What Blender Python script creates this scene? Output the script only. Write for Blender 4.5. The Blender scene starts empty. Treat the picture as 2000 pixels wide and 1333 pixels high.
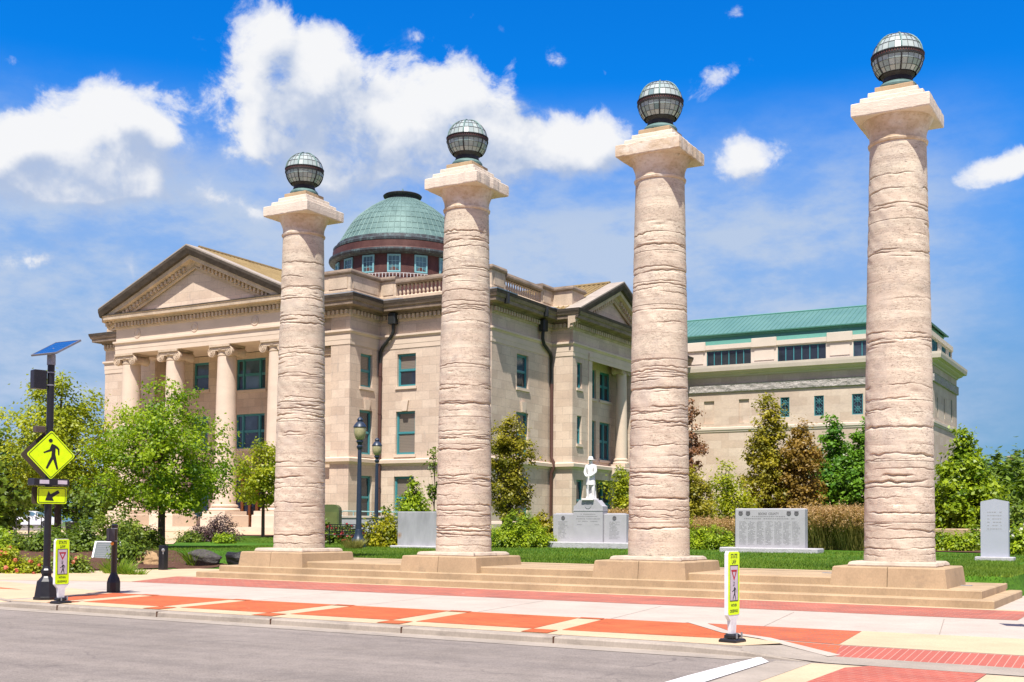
import bpy, bmesh, math, random
import numpy as np
from mathutils import Vector, Matrix, Euler
R = math.radians
sc = bpy.context.scene
COL = sc.collection
rng = np.random.default_rng(7)
random.seed(7)

# ------------------------------------------------------------------ camera
cam_d = bpy.data.cameras.new('camera')
cam = bpy.data.objects.new('camera', cam_d)
COL.objects.link(cam)
F, YAW, PITCH, ROLL, V0, EYE = 2247.28, .5268, .035, .0079, 946.96, 1.564
fw = Vector((-math.sin(YAW)*math.cos(PITCH), math.cos(YAW)*math.cos(PITCH), math.sin(PITCH)))
rt = Vector((math.cos(YAW), math.sin(YAW), 0))
up = rt.cross(fw)
r2 = rt*math.cos(ROLL)+up*math.sin(ROLL)
u2 = -rt*math.sin(ROLL)+up*math.cos(ROLL)
m = Matrix((r2, u2, -fw)).transposed().to_4x4()
m.translation = Vector((0, 0, EYE))
cam.matrix_world = m
cam_d.sensor_fit = 'HORIZONTAL'
cam_d.sensor_width = 36
cam_d.lens = F/2000*36
cam_d.shift_y = (V0-666.5)/2000
cam_d.clip_end = 6000
cam_d.clip_start = .1
sc.camera = cam

# ------------------------------------------------------------------ tagging
def tag(o, label=None, cat=None, group=None, kind=None):
    if label: o['label'] = label
    if cat: o['category'] = cat
    if group: o['group'] = group
    if kind: o['kind'] = kind
    return o

def thing(name, label, cat, loc=(0, 0, 0), rz=0, group=None):
    o = bpy.data.objects.new(name, None)
    COL.objects.link(o)
    o.empty_display_size = .2
    o.location = loc
    o.rotation_euler = (0, 0, rz)
    return tag(o, label, cat, group)

def copy_tree(o, parent=None):
    c = o.copy()
    COL.objects.link(c)
    c.parent = parent
    for ch in list(o.children):
        copy_tree(ch, c)
    return c

def root_loc(o):
    while o.parent is not None:
        o = o.parent
    return Vector(o.location)

# ------------------------------------------------------------------ mesh builder
class MB:
    def __init__(s):
        s.v = []; s.f = []; s.mi = []; s.cur = 0
    def quad(s, a, b, c, d):
        n = len(s.v); s.v += [tuple(a), tuple(b), tuple(c), tuple(d)]
        s.f.append((n, n+1, n+2, n+3)); s.mi.append(s.cur)
    def poly(s, pts):
        n = len(s.v); s.v += [tuple(p) for p in pts]
        s.f.append(tuple(range(n, n+len(pts)))); s.mi.append(s.cur)
    def box(s, x0, x1, y0, y1, z0, z1, taper=0, M=None):
        t = taper
        P = [(x0-t, y0-t, z0), (x1+t, y0-t, z0), (x1+t, y1+t, z0), (x0-t, y1+t, z0),
             (x0, y0, z1), (x1, y0, z1), (x1, y1, z1), (x0, y1, z1)]
        if M is not None: P = [tuple(M @ Vector(p)) for p in P]
        n = len(s.v); s.v += P
        for q in ((0, 3, 2, 1), (4, 5, 6, 7), (0, 1, 5, 4), (1, 2, 6, 5), (2, 3, 7, 6), (3, 0, 4, 7)):
            s.f.append(tuple(n+i for i in q)); s.mi.append(s.cur)
        return s
    def bevbox(s, x0, x1, y0, y1, z0, z1, b=.02, M=None):
        # box with chamfered vertical and top edges
        pr = [(x0+b, y0), (x1-b, y0), (x1, y0+b), (x1, y1-b), (x1-b, y1), (x0+b, y1), (x0, y1-b), (x0, y0+b)]
        cx, cy = (x0+x1)/2, (y0+y1)/2
        ins = [(x+(b if x < cx else -b), y+(b if y < cy else -b)) for x, y in pr]
        rings = [[(x, y, z0) for x, y in pr], [(x, y, z1-b) for x, y in pr], [(x, y, z1) for x, y in ins]]
        s.rings(rings, True, True, True, M)
        return s
    def rings(s, rings, closed=True, cap0=False, cap1=False, M=None):
        n0 = len(s.v); k = len(rings[0])
        for r in rings:
            for p in r:
                s.v.append(tuple(M @ Vector(p)) if M is not None else tuple(p))
        for i in range(len(rings)-1):
            for j in range(k if closed else k-1):
                a = n0+i*k+j; b = n0+i*k+(j+1) % k
                s.f.append((a, b, b+k, a+k)); s.mi.append(s.cur)
        if cap0: s.f.append(tuple(n0+j for j in reversed(range(k)))); s.mi.append(s.cur)
        if cap1: s.f.append(tuple(n0+(len(rings)-1)*k+j for j in range(k))); s.mi.append(s.cur)
    def lathe(s, prof, n=24, c=(0, 0, 0), cap0=True, cap1=True, M=None, a0=0):
        rr = [[(c[0]+r*math.cos(a0+2*math.pi*j/n), c[1]+r*math.sin(a0+2*math.pi*j/n), c[2]+z) for j in range(n)] for r, z in prof]
        s.rings(rr, True, cap0, cap1, M)
        return s
    def tube(s, pts, r, n=8, caps=True):
        pts = [Vector(p) for p in pts]
        rs = r if isinstance(r, (list, tuple)) else [r]*len(pts)
        rr = []
        prev = None
        for i, p in enumerate(pts):
            d = (pts[min(i+1, len(pts)-1)]-pts[max(i-1, 0)]).normalized()
            if prev is None:
                a = d.orthogonal().normalized()
            else:
                a = (prev-d*prev.dot(d)).normalized()
            prev = a
            b = d.cross(a)
            rr.append([p+(a*math.cos(2*math.pi*j/n)+b*math.sin(2*math.pi*j/n))*rs[i] for j in range(n)])
        s.rings(rr, True, caps, caps)
        return s
    def prism(s, poly, z0, z1, M=None):
        # polygon (x,y) counter-clockwise extruded in z
        lo = [(x, y, z0) for x, y in poly]; hi = [(x, y, z1) for x, y in poly]
        s.rings([lo, hi], True, True, True, M)
        return s
    def sweep(s, path, prof, closed=False, endcaps=True):
        # path: plan polyline, profile: (outward, z) list; outward = right hand side of travel
        P = [Vector((p[0], p[1])) for p in path]
        n = len(P)
        offs = []
        for i in range(n):
            d0 = (P[i]-P[i-1]).normalized() if i > 0 or closed else None
            d1 = (P[(i+1) % n]-P[i]).normalized() if i < n-1 or closed else None
            if d0 is None: d0 = d1
            if d1 is None: d1 = d0
            n0 = Vector((d0.y, -d0.x)); n1 = Vector((d1.y, -d1.x))
            mm = (n0+n1)
            mm = mm/(mm.length_squared/2) if mm.length > 1e-6 else n0
            offs.append(mm)
        rr = [[(P[i].x+offs[i].x*o, P[i].y+offs[i].y*o, z) for o, z in prof] for i in range(n)]
        if closed: rr.append(rr[0])
        s.rings([list(r) for r in rr], False)
        if endcaps and not closed:
            s.poly(rr[0]); s.poly(list(reversed(rr[-1])))
        return s
    def build(s, name, mat, parent=None, smooth=False, local=False, recalc=True):
        me = bpy.data.meshes.new(name)
        off = Vector((0, 0, 0)) if (parent is None or local) else root_loc(parent)
        vs = [(x-off.x, y-off.y, z-off.z) for x, y, z in s.v]
        me.from_pydata(vs, [], s.f)
        mats = mat if isinstance(mat, (list, tuple)) else [mat]
        for mm in mats: me.materials.append(mm)
        if len(mats) > 1: me.polygons.foreach_set('material_index', s.mi)
        if recalc:
            bm = bmesh.new(); bm.from_mesh(me)
            bmesh.ops.recalc_face_normals(bm, faces=bm.faces)
            bm.to_mesh(me); bm.free()
        if smooth:
            me.polygons.foreach_set('use_smooth', [True]*len(me.polygons))
            try: me.set_sharp_from_angle(angle=R(smooth if smooth is not True else 40))
            except Exception: pass
        me.update()
        o = bpy.data.objects.new(name, me)
        COL.objects.link(o)
        if parent is not None: o.parent = parent
        return o

def np_mesh(name, verts, faces, mat, parent=None, tint=None, smooth=False):
    # verts (n,3), faces (m,4) or (m,3) arrays
    me = bpy.data.meshes.new(name)
    k = faces.shape[1]
    me.vertices.add(len(verts)); me.vertices.foreach_set('co', np.ascontiguousarray(verts, dtype=np.float32).ravel())
    me.loops.add(faces.size); me.loops.foreach_set('vertex_index', np.ascontiguousarray(faces, dtype=np.int32).ravel())
    me.polygons.add(len(faces))
    me.polygons.foreach_set('loop_start', np.arange(0, faces.size, k, dtype=np.int32))
    me.polygons.foreach_set('loop_total', np.full(len(faces), k, dtype=np.int32))
    mats = mat if isinstance(mat, (list, tuple)) else [mat]
    for mm in mats: me.materials.append(mm)
    if smooth: me.polygons.foreach_set('use_smooth', np.ones(len(faces), dtype=bool))
    me.update(calc_edges=True)
    if tint is not None:
        a = me.color_attributes.new('tint', 'FLOAT_COLOR', 'POINT')
        c = np.ones((len(verts), 4), dtype=np.float32); c[:, :3] = np.asarray(tint, dtype=np.float32).reshape(-1, 1)
        a.data.foreach_set('color', c.ravel())
    o = bpy.data.objects.new(name, me)
    COL.objects.link(o)
    if parent is not None: o.parent = parent
    return o

# ------------------------------------------------------------------ materials
def srgb(r, g, b):
    f = lambda c: (c/255/12.92) if c/255 <= .04045 else ((c/255+.055)/1.055)**2.4
    return (f(r), f(g), f(b), 1)

class NT:
    def __init__(s, name):
        s.m = bpy.data.materials.new(name); s.m.use_nodes = True
        s.t = s.m.node_tree; s.n = s.t.nodes; s.l = s.t.links
        s.b = s.n['Principled BSDF']
    def add(s, typ, **kw):
        n = s.n.new(typ)
        for k, v in kw.items(): setattr(n, k, v)
        return n
    def link(s, a, b): s.l.new(a, b)
    def coords(s, scale=(1, 1, 1), src='Object'):
        tc = s.add('ShaderNodeTexCoord'); mp = s.add('ShaderNodeMapping')
        mp.inputs['Scale'].default_value = scale
        s.link(tc.outputs[src], mp.inputs['Vector'])
        return mp.outputs['Vector']
    def world(s, scale=(1, 1, 1)):
        g = s.add('ShaderNodeNewGeometry'); mp = s.add('ShaderNodeMapping')
        mp.inputs['Scale'].default_value = scale
        s.link(g.outputs['Position'], mp.inputs['Vector'])
        return mp.outputs['Vector']
    def noise(s, vec, scale, detail=4, rough=.55, dist=0):
        n = s.add('ShaderNodeTexNoise'); n.inputs['Scale'].default_value = scale
        n.inputs['Detail'].default_value = detail; n.inputs['Roughness'].default_value = rough
        n.inputs['Distortion'].default_value = dist
        s.link(vec, n.inputs['Vector']); return n.outputs['Fac']
    def ramp(s, fac, stops):
        r = s.add('ShaderNodeValToRGB')
        e = r.color_ramp.elements
        while len(e) < len(stops): e.new(.5)
        for el, (p, c) in zip(e, stops): el.position = p; el.color = c if len(c) == 4 else (*c, 1)
        s.link(fac, r.inputs['Fac']); return r.outputs['Color']
    def mix(s, fac, a, b, mode='MIX'):
        x = s.add('ShaderNodeMix', data_type='RGBA', blend_type=mode)
        for sock, val in ((x.inputs['Factor'], fac), (x.inputs['A'], a), (x.inputs['B'], b)):
            pass
        ins = [i for i in x.inputs if i.type == 'RGBA']
        fi = x.inputs[0]
        for sock, val in ((fi, fac), (ins[0], a), (ins[1], b)):
            if hasattr(val, 'links') or hasattr(val, 'is_linked'): s.link(val, sock)
            else: sock.default_value = val if sock.type != 'VALUE' else float(val)
        return [o for o in x.outputs if o.type == 'RGBA'][0]
    def math(s, op, a, b=None, c=None):
        x = s.add('ShaderNodeMath', operation=op)
        for i, v in enumerate((a, b, c)):
            if v is None: continue
            if hasattr(v, 'is_linked'): s.link(v, x.inputs[i])
            else: x.inputs[i].default_value = v
        return x.outputs[0]
    def bump(s, h, strength=.3, dist=.02):
        b = s.add('ShaderNodeBump'); b.inputs['Strength'].default_value = strength; b.inputs['Distance'].default_value = dist
        s.link(h, b.inputs['Height']); s.link(b.outputs['Normal'], s.b.inputs['Normal'])
    def set(s, col=None, rough=None, metal=None, spec=None):
        if col is not None:
            if hasattr(col, 'is_linked'): s.link(col, s.b.inputs['Base Color'])
            else: s.b.inputs['Base Color'].default_value = col
        if rough is not None:
            if hasattr(rough, 'is_linked'): s.link(rough, s.b.inputs['Roughness'])
            else: s.b.inputs['Roughness'].default_value = rough
        if metal is not None: s.b.inputs['Metallic'].default_value = metal
        if spec is not None: s.b.inputs['Specular IOR Level'].default_value = spec
        return s.m

def sc_col(c, k): return (c[0]*k, c[1]*k, c[2]*k, 1)

def mottled(name, col, var=.18, scale=3, rough=.8, bump=.15, stretch=(1, 1, 1), metal=0, fine=30, bdist=.01, spec=.3):
    t = NT(name); v = t.world(stretch)
    n = t.noise(v, scale, 6, .6)
    n2 = t.noise(v, fine, 3)
    k = t.math('MULTIPLY_ADD', n2, .35, t.math('MULTIPLY', n, .65))
    c = t.ramp(k, [(.25, sc_col(col, 1-var)), (.75, sc_col(col, 1+var))])
    if bump: t.bump(n2, bump, bdist)
    return t.set(c, rough, metal, spec)

def plain(name, col, rough=.5, metal=0, spec=.5):
    t = NT(name)
    v = t.world(); n = t.noise(v, 12, 4)
    c = t.ramp(n, [(.3, sc_col(col, .9)), (.7, sc_col(col, 1.1))])
    r = t.math('MULTIPLY_ADD', n, .2, rough-.1)
    return t.set(c, r, metal, spec)

def ashlar(name, c1, c2, bw=1.15, bh=.62, mortar=.010, dark=.75, stain=None):
    # coursed stone in the plane of any axis-aligned wall
    t = NT(name)
    g = t.add('ShaderNodeNewGeometry'); sx = t.add('ShaderNodeSeparateXYZ'); t.link(g.outputs['Position'], sx.inputs[0])
    cb = t.add('ShaderNodeCombineXYZ')
    t.link(t.math('ADD', sx.outputs['X'], sx.outputs['Y']), cb.inputs['X']); t.link(sx.outputs['Z'], cb.inputs['Y'])
    br = t.add('ShaderNodeTexBrick')
    t.link(cb.outputs[0], br.inputs['Vector'])
    br.inputs['Scale'].default_value = 1; br.inputs['Brick Width'].default_value = bw; br.inputs['Row Height'].default_value = bh
    br.inputs['Mortar Size'].default_value = mortar; br.inputs['Mortar Smooth'].default_value = .2; br.inputs['Bias'].default_value = 0
    br.inputs['Color1'].default_value = c1; br.inputs['Color2'].default_value = c2
    br.inputs['Mortar'].default_value = sc_col(c1, dark)
    v = t.world((1, 1, 1.6))
    n = t.noise(v, .35, 6, .65); n2 = t.noise(v, 6, 5, .6)
    c = t.mix(1.0, br.outputs['Color'], t.ramp(n, [(.3, (.82, .80, .80, 1)), (.7, (1.08, 1.07, 1.05, 1))]), 'MULTIPLY')
    c = t.mix(1.0, c, t.ramp(n2, [(.3, (.92, .91, .9, 1)), (.7, (1.06, 1.06, 1.06, 1))]), 'MULTIPLY')
    if stain:
        vs = t.world((1.5, 1.5, .35)); n3 = t.noise(vs, 1.2, 6, .7)
        c = t.mix(t.ramp(n3, [(stain[1], (0, 0, 0, 1)), (stain[1]+.18, (1, 1, 1, 1))]), c, stain[0])
    h = t.math('ADD', t.math('MULTIPLY', br.outputs['Fac'], -1), t.math('MULTIPLY', n2, .4))
    t.bump(h, .35, .012)
    return t.set(c, .85, 0, .25)

def leafmat(name, dark, light, trans=.35, rough=.45):
    t = NT(name)
    at = t.add('ShaderNodeAttribute', attribute_name='tint')
    c = t.ramp(at.outputs['Fac'], [(0, dark), (1, light)])
    t.set(c, rough, 0, .35)
    tr = t.add('ShaderNodeBsdfTranslucent')
    lum = t.mix(1.0, c, (1.35, 1.35, .6, 1), 'MULTIPLY')
    t.link(lum, tr.inputs['Color'])
    ms = t.add('ShaderNodeMixShader'); ms.inputs[0].default_value = trans
    t.link(t.b.outputs[0], ms.inputs[1]); t.link(tr.outputs[0], ms.inputs[2])
    out = [n for n in t.n if n.type == 'OUTPUT_MATERIAL'][0]
    t.link(ms.outputs[0], out.inputs['Surface'])
    return t.m

def paver(name, c1, c2, mort, bw=.2, bh=.1, ms=.008, rot=0, rough=.85, var=.2, dirt=None):
    t = NT(name)
    g = t.add('ShaderNodeNewGeometry'); mp = t.add('ShaderNodeMapping'); mp.inputs['Rotation'].default_value = (0, 0, rot)
    t.link(g.outputs['Position'], mp.inputs['Vector'])
    br = t.add('ShaderNodeTexBrick'); t.link(mp.outputs[0], br.inputs['Vector'])
    br.inputs['Scale'].default_value = 1; br.inputs['Brick Width'].default_value = bw; br.inputs['Row Height'].default_value = bh
    br.inputs['Mortar Size'].default_value = ms; br.inputs['Color1'].default_value = c1; br.inputs['Color2'].default_value = c2; br.inputs['Mortar'].default_value = mort
    v = t.world(); n = t.noise(v, 1.3, 6, .65); n2 = t.noise(v, 60, 2)
    c = t.mix(1.0, br.outputs['Color'], t.ramp(n, [(.25, (1-var, 1-var, 1-var, 1)), (.75, (1+var*.6, 1+var*.6, 1+var*.6, 1))]), 'MULTIPLY')
    if dirt:
        n3 = t.noise(v, 5, 6, .7); c = t.mix(t.ramp(n3, [(dirt[1], (0, 0, 0, 1)), (dirt[1]+.06, (1, 1, 1, 1))]), c, dirt[0])
    t.bump(t.math('ADD', t.math('MULTIPLY', br.outputs['Fac'], -1), t.math('MULTIPLY', n2, .5)), .3, .006)
    return t.set(c, rough, 0, .3)

M = {}
STN = (.62, .50, .375, 1)
M['wall'] = ashlar('courthouse_limestone', (.715, .59, .465, 1), (.60, .475, .365, 1), 1.2, .62, .012, .66, ((.40, .34, .29, 1), .60))
M['wall_plain'] = mottled('limestone_plain', (.68, .55, .425, 1), .14, .8, .85, .1, (1, 1, 2), fine=12)
M['trim'] = mottled('limestone_trim_weathered', (.55, .435, .315, 1), .38, .9, .85, .15, (1.2, 1.2, 1), fine=8)
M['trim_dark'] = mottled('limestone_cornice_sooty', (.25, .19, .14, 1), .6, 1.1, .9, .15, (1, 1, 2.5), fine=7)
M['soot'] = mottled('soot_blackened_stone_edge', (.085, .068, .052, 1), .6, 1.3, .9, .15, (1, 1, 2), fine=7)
M['verge'] = mottled('grey_weathered_verge_stone', (.36, .31, .255, 1), .3, 1.2, .9, .15, fine=7)
M['museum'] = ashlar('government_limestone', (.69, .57, .455, 1), (.59, .465, .36, 1), 1.5, .75, .008, .80, ((.45, .37, .30, 1), .64))
M['museum_pale'] = mottled('government_precast', (.66, .565, .46, 1), .10, .8, .85, .05, fine=9)
M['relief'] = None
M['teal'] = plain('teal_painted_wood', (.055, .25, .27, 1), .45)
M['blind'] = None
M['glass'] = None
M['white_paint'] = plain('white_paint', (.75, .75, .73, 1), .5)

def glassmat(name, col, rough=.06, spec=.6):
    t = NT(name); v = t.world(); n = t.noise(v, 1.1, 3)
    oi = t.add('ShaderNodeObjectInfo')
    c = t.ramp(t.math('MULTIPLY_ADD', oi.outputs['Random'], .55, t.math('MULTIPLY', n, .5)), [(.2, sc_col(col, .35)), (.55, col), (.85, sc_col(col, 2.4))])  # per-pane colour spread painted in place of varied reflections
    t.bump(t.noise(v, 1.7, 2), .05, .02)
    return t.set(c, rough, 0, spec)
M['glass'] = glassmat('window_glass_dark', (.03, .042, .055, 1))
M['glass_blue'] = glassmat('window_glass_blue', (.05, .095, .13, 1))
def blindmat(name, col):
    t = NT(name); v = t.world()
    sx = t.add('ShaderNodeSeparateXYZ'); t.link(v, sx.inputs[0])
    w = t.math('FRACT', t.math('MULTIPLY', sx.outputs['Z'], 9.0))
    c = t.ramp(w, [(.0, sc_col(col, .45)), (.25, col), (.9, sc_col(col, 1.15))])
    t.b.inputs['Coat Weight'].default_value = .5; t.b.inputs['Coat Roughness'].default_value = .04
    return t.set(c, .6, 0, .4)
M['teal_pale'] = plain('pale_teal_window_frame', (.20, .44, .46, 1), .45)
M['glass_teal'] = glassmat('teal_tinted_glass', (.09, .22, .26, 1))
M['blind'] = blindmat('window_blind', (.20, .17, .135, 1))

def reliefmat():
    t = NT('carved_relief_stone'); v = t.world((1, 1, 1.6))
    vo = t.add('ShaderNodeTexVoronoi'); vo.inputs['Scale'].default_value = 1.6; t.link(v, vo.inputs['Vector'])
    n = t.noise(v, 4, 5, .7, 1.2)
    h = t.math('ADD', vo.outputs['Distance'], n)
    c = t.ramp(n, [(.3, (.30, .27, .24, 1)), (.7, (.62, .57, .52, 1))])
    t.bump(h, 1, .12)
    return t.set(c, .85, 0, .2)
M['relief'] = reliefmat()

def shaftmat():
    t = NT('old_weathered_limestone')
    v = t.world((1, 1, 5)); vz = t.world((.12, .12, 3.2))
    n = t.noise(v, .8, 7, .65); n2 = t.noise(v, 7, 6, .7); ns = t.noise(vz, 1.0, 5, .6, .3)
    vb = t.world(); n3 = t.noise(vb, 14, 4, .7); n4 = t.noise(vb, 45, 3, .7)
    base = t.ramp(ns, [(.22, (.60, .495, .385, 1)), (.40, (.71, .625, .49, 1)), (.52, (.63, .525, .41, 1)), (.60, (.73, .64, .505, 1)), (.74, (.66, .56, .435, 1))])
    c = t.mix(1.0, base, t.ramp(n, [(.3, (.78, .77, .76, 1)), (.66, (1.08, 1.08, 1.06, 1))]), 'MULTIPLY')
    c = t.mix(1.0, c, t.ramp(n2, [(.25, (.74, .71, .68, 1)), (.48, (1, 1, 1, 1)), (.75, (1.08, 1.07, 1.06, 1))]), 'MULTIPLY')
    c = t.mix(1.0, c, t.ramp(n4, [(.3, (.86, .85, .84, 1)), (.7, (1.07, 1.07, 1.07, 1))]), 'MULTIPLY')
    # grey lichen and water marks
    ng = t.noise(t.world((1, 1, .7)), 1.7, 7, .72)
    c = t.mix(t.ramp(ng, [(.52, (0, 0, 0, 1)), (.70, (.65, .65, .65, 1))]), c, (.46, .40, .34, 1))
    # thin dark bedding seams that wander through the stone
    sm = t.noise(t.world((.85, .85, 6.5)), 1.15, 5, .58, .15)
    brk = t.noise(t.world((1.3, 1.3, 3)), 1.6, 3)
    seam = None
    for lv, w in ((.40, .006), (.47, .0055), (.53, .005), (.59, .006), (.34, .006), (.65, .006)):
        d = t.math('ABSOLUTE', t.math('SUBTRACT', sm, lv))
        k = t.math('SUBTRACT', 1.0, t.math('DIVIDE', d, w)); k = t.math('MAXIMUM', k, 0.0)
        seam = k if seam is None else t.math('MAXIMUM', seam, k)
    k = t.math('MULTIPLY', seam, t.ramp(brk, [(.40, (0, 0, 0, 1)), (.52, (.95, .95, .95, 1))]))
    c = t.mix(k, c, (.20, .135, .095, 1))
    # small brown pits
    c = t.mix(t.ramp(n3, [(.27, (1, 1, 1, 1)), (.33, (0, 0, 0, 1))]), c, (.30, .21, .14, 1))
    h = t.math('ADD', t.math('ADD', t.math('MULTIPLY', n2, .5), t.math('MULTIPLY', n3, .5)), t.math('MULTIPLY', k, -1.2))
    t.bump(h, .45, .015)
    return t.set(c, .9, 0, .2)
M['shaft'] = shaftmat()
def capmat():
    t = NT('old_limestone_capital')
    v = t.world((1, 1, 1.5)); n = t.noise(v, 1.6, 7, .68); n2 = t.noise(v, 11, 5, .65)
    c = t.ramp(n, [(.28, (.44, .335, .215, 1)), (.45, (.60, .475, .335, 1)), (.62, (.72, .64, .53, 1))])
    c = t.mix(1.0, c, t.ramp(n2, [(.25, (.72, .68, .62, 1)), (.5, (1, 1, 1, 1))]), 'MULTIPLY')
    nd = t.noise(t.world((1, 1, .8)), 2.3, 6, .7)
    c = t.mix(t.ramp(nd, [(.66, (0, 0, 0, 1)), (.74, (.8, .8, .8, 1))]), c, (.13, .095, .07, 1))
    t.bump(n2, .4, .02)
    return t.set(c, .9, 0, .2)
M['cap'] = capmat()
M['slab_beige'] = mottled('beige_worn_base_slab', (.50, .415, .32, 1), .22, 2.2, .9, .35, fine=14, bdist=.02)
M['abacus'] = mottled('pale_limestone_abacus', (.68, .59, .475, 1), .16, 1.8, .9, .35, (1, 1, 2), fine=14, bdist=.02)
M['conc_tan'] = None
def tanconc(name, col, var=.2, stainc=(.30, .22, .14, 1), th=.64):
    t = NT(name); v = t.world((1, 1, .6)); n = t.noise(v, 1.1, 7, .65); n2 = t.noise(v, 40, 3); n3 = t.noise(t.world((.7, 1, 1.4)), 2.2, 7, .72)
    c = t.ramp(n, [(.28, sc_col(col, 1-var)), (.7, sc_col(col, 1+var*.7))])
    c = t.mix(1.0, c, t.ramp(n2, [(.3, (.9, .9, .9, 1)), (.7, (1.06, 1.06, 1.06, 1))]), 'MULTIPLY')
    c = t.mix(t.ramp(n3, [(th, (0, 0, 0, 1)), (th+.14, (.55, .55, .55, 1))]), c, stainc)
    t.bump(n2, .2, .006)
    return t.set(c, .88, 0, .25)
M['conc_tan'] = tanconc('tan_cast_concrete', (.44, .32, .19, 1), .24, (.25, .19, .125, 1), .56)
M['conc_white'] = tanconc('pale_sidewalk_concrete', (.47, .405, .335, 1), .12, (.34, .29, .24, 1), .57)
M['conc_sand'] = tanconc('sand_coloured_concrete', (.55, .42, .265, 1), .13, (.38, .29, .2, 1), .60)
M['conc_grey'] = tanconc('grey_gutter_concrete', (.36, .31, .25, 1), .20, (.18, .155, .13, 1), .53)
M['orange'] = paver('orange_stamped_concrete', (.58, .135, .042, 1), (.50, .11, .036, 1), (.36, .10, .045, 1), .2, .1, .008, 0, .85, .28, ((.58, .27, .16, 1), .66))
M['brick'] = paver('red_brick_paving', (.46, .13, .082, 1), (.33, .115, .085, 1), (.40, .21, .15, 1), .21, .105, .008, 0, .85, .25, ((.62, .5, .42, 1), .665))
M['brick_or'] = paver('orange_red_brick_ramp', (.55, .13, .045, 1), (.44, .105, .05, 1), (.30, .14, .09, 1), .21, .105, .008, 0, .85, .22, ((.30, .22, .18, 1), .66))
M['brick_x'] = paver('crosswalk_brick', (.44, .115, .075, 1), (.38, .10, .07, 1), (.45, .22, .16, 1), .21, .105, .006, R(30), .85, .15, ((.5, .42, .38, 1), .70))
M['pink'] = paver('tactile_pink_paving', (.42, .12, .085, 1), (.38, .105, .075, 1), (.48, .27, .21, 1), .085, 2.0, .005, 0, .8, .1)
def asphalt():
    t = NT('worn_pale_asphalt'); v = t.world(); n = t.noise(v, .5, 7, .65); n2 = t.noise(v, 55, 4, .75); n3 = t.noise(v, 4.5, 5, .6)
    c = t.ramp(n, [(.3, (.205, .178, .152, 1)), (.7, (.27, .235, .203, 1))])
    c = t.mix(1.0, c, t.ramp(n2, [(.25, (.50, .48, .48, 1)), (.5, (1, 1, 1, 1)), (.78, (1.45, 1.43, 1.42, 1))]), 'MULTIPLY')
    ns = t.noise(t.world((.10, 2.2, 1)), 1.0, 5, .6)
    c = t.mix(1.0, c, t.ramp(ns, [(.3, (.86, .86, .865, 1)), (.7, (1.12, 1.115, 1.10, 1))]), 'MULTIPLY')
    no = t.noise(v, 1.9, 4, .5)
    c = t.mix(t.ramp(no, [(.69, (0, 0, 0, 1)), (.78, (.5, .5, .5, 1))]), c, (.10, .09, .085, 1))
    c = t.mix(1.0, c, t.ramp(n3, [(.3, (.88, .88, .88, 1)), (.7, (1.07, 1.07, 1.07, 1))]), 'MULTIPLY')
    # thin wandering cracks
    vd = t.add('ShaderNodeMix', data_type='VECTOR'); 
    nn = t.add('ShaderNodeTexNoise'); nn.inputs['Scale'].default_value = .9; nn.inputs['Detail'].default_value = 5; t.link(v, nn.inputs['Vector'])
    va = t.add('ShaderNodeVectorMath', operation='MULTIPLY_ADD'); t.link(nn.outputs['Color'], va.inputs[0]); va.inputs[1].default_value = (1.4, 1.4, 0); t.link(v, va.inputs[2])
    mp = t.add('ShaderNodeMapping'); mp.inputs['Scale'].default_value = (.22, .42, 1); t.link(va.outputs[0], mp.inputs['Vector'])
    vo = t.add('ShaderNodeTexVoronoi', feature='DISTANCE_TO_EDGE'); vo.inputs['Scale'].default_value = 1; t.link(mp.outputs[0], vo.inputs['Vector'])
    cr = t.ramp(vo.outputs['Distance'], [(.0, (1, 1, 1, 1)), (.0065, (0, 0, 0, 1))])
    brk = t.ramp(t.noise(v, 1.1, 3), [(.45, (0, 0, 0, 1)), (.6, (.75, .75, .75, 1))])
    c = t.mix(t.mix(1.0, cr, brk, 'MULTIPLY'), c, (.12, .103, .092, 1))
    t.bump(n2, .5, .008)
    return t.set(c, .92, 0, .25)
M['asphalt'] = asphalt()
def grassmat():
    t = NT('lawn_turf'); v = t.world(); n = t.noise(v, .5, 6, .6); n2 = t.noise(v, 26, 4, .7)
    c = t.ramp(n, [(.3, (.040, .115, .010, 1)), (.7, (.085, .20, .016, 1))])
    c = t.mix(1.0, c, t.ramp(n2, [(.25, (.55, .6, .5, 1)), (.75, (1.4, 1.35, 1.2, 1))]), 'MULTIPLY')
    t.bump(n2, .8, .05)
    return t.set(c, .9, 0, .15)
M['lawn'] = grassmat()
M['mulch'] = mottled('bark_mulch', (.12, .058, .035, 1), .6, 9, .95, 1, fine=40, bdist=.05)
M['soil'] = mottled('ground_grass_far', (.07, .12, .02, 1), .3, .2, .95, .3)
M['black_metal'] = plain('black_painted_metal', (.012, .012, .014, 1), .38)
M['navy_metal'] = plain('dark_blue_lamp_metal', (.022, .037, .062, 1), .4)
M['grey_metal'] = plain('galvanised_metal', (.30, .31, .32, 1), .45, .6)
M['brown_metal'] = plain('brown_sign_back', (.10, .075, .06, 1), .5, .3)
M['signal_yel'] = plain('fluorescent_yellow_green_sheeting', (.70, 1.0, .0, 1), .45, 0, .4)
M['sign_white'] = plain('white_sign_plastic', (.72, .71, .72, 1), .45)
M['sign_grey'] = plain('greyish_sign_sheet', (.55, .50, .55, 1), .5)
M['sign_black'] = plain('black_sign_ink', (.012, .012, .012, 1), .5)
M['sign_red'] = plain('red_sign_ink', (.42, .008, .02, 1), .5)
M['granite'] = mottled('grey_granite', (.42, .41, .42, 1), .12, 2.5, .55, .1, fine=60)
M['granite_dk'] = mottled('dull_grey_granite_slab', (.36, .36, .375, 1), .2, 2.2, .5, .1, (1, 1, .4), fine=50)
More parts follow.
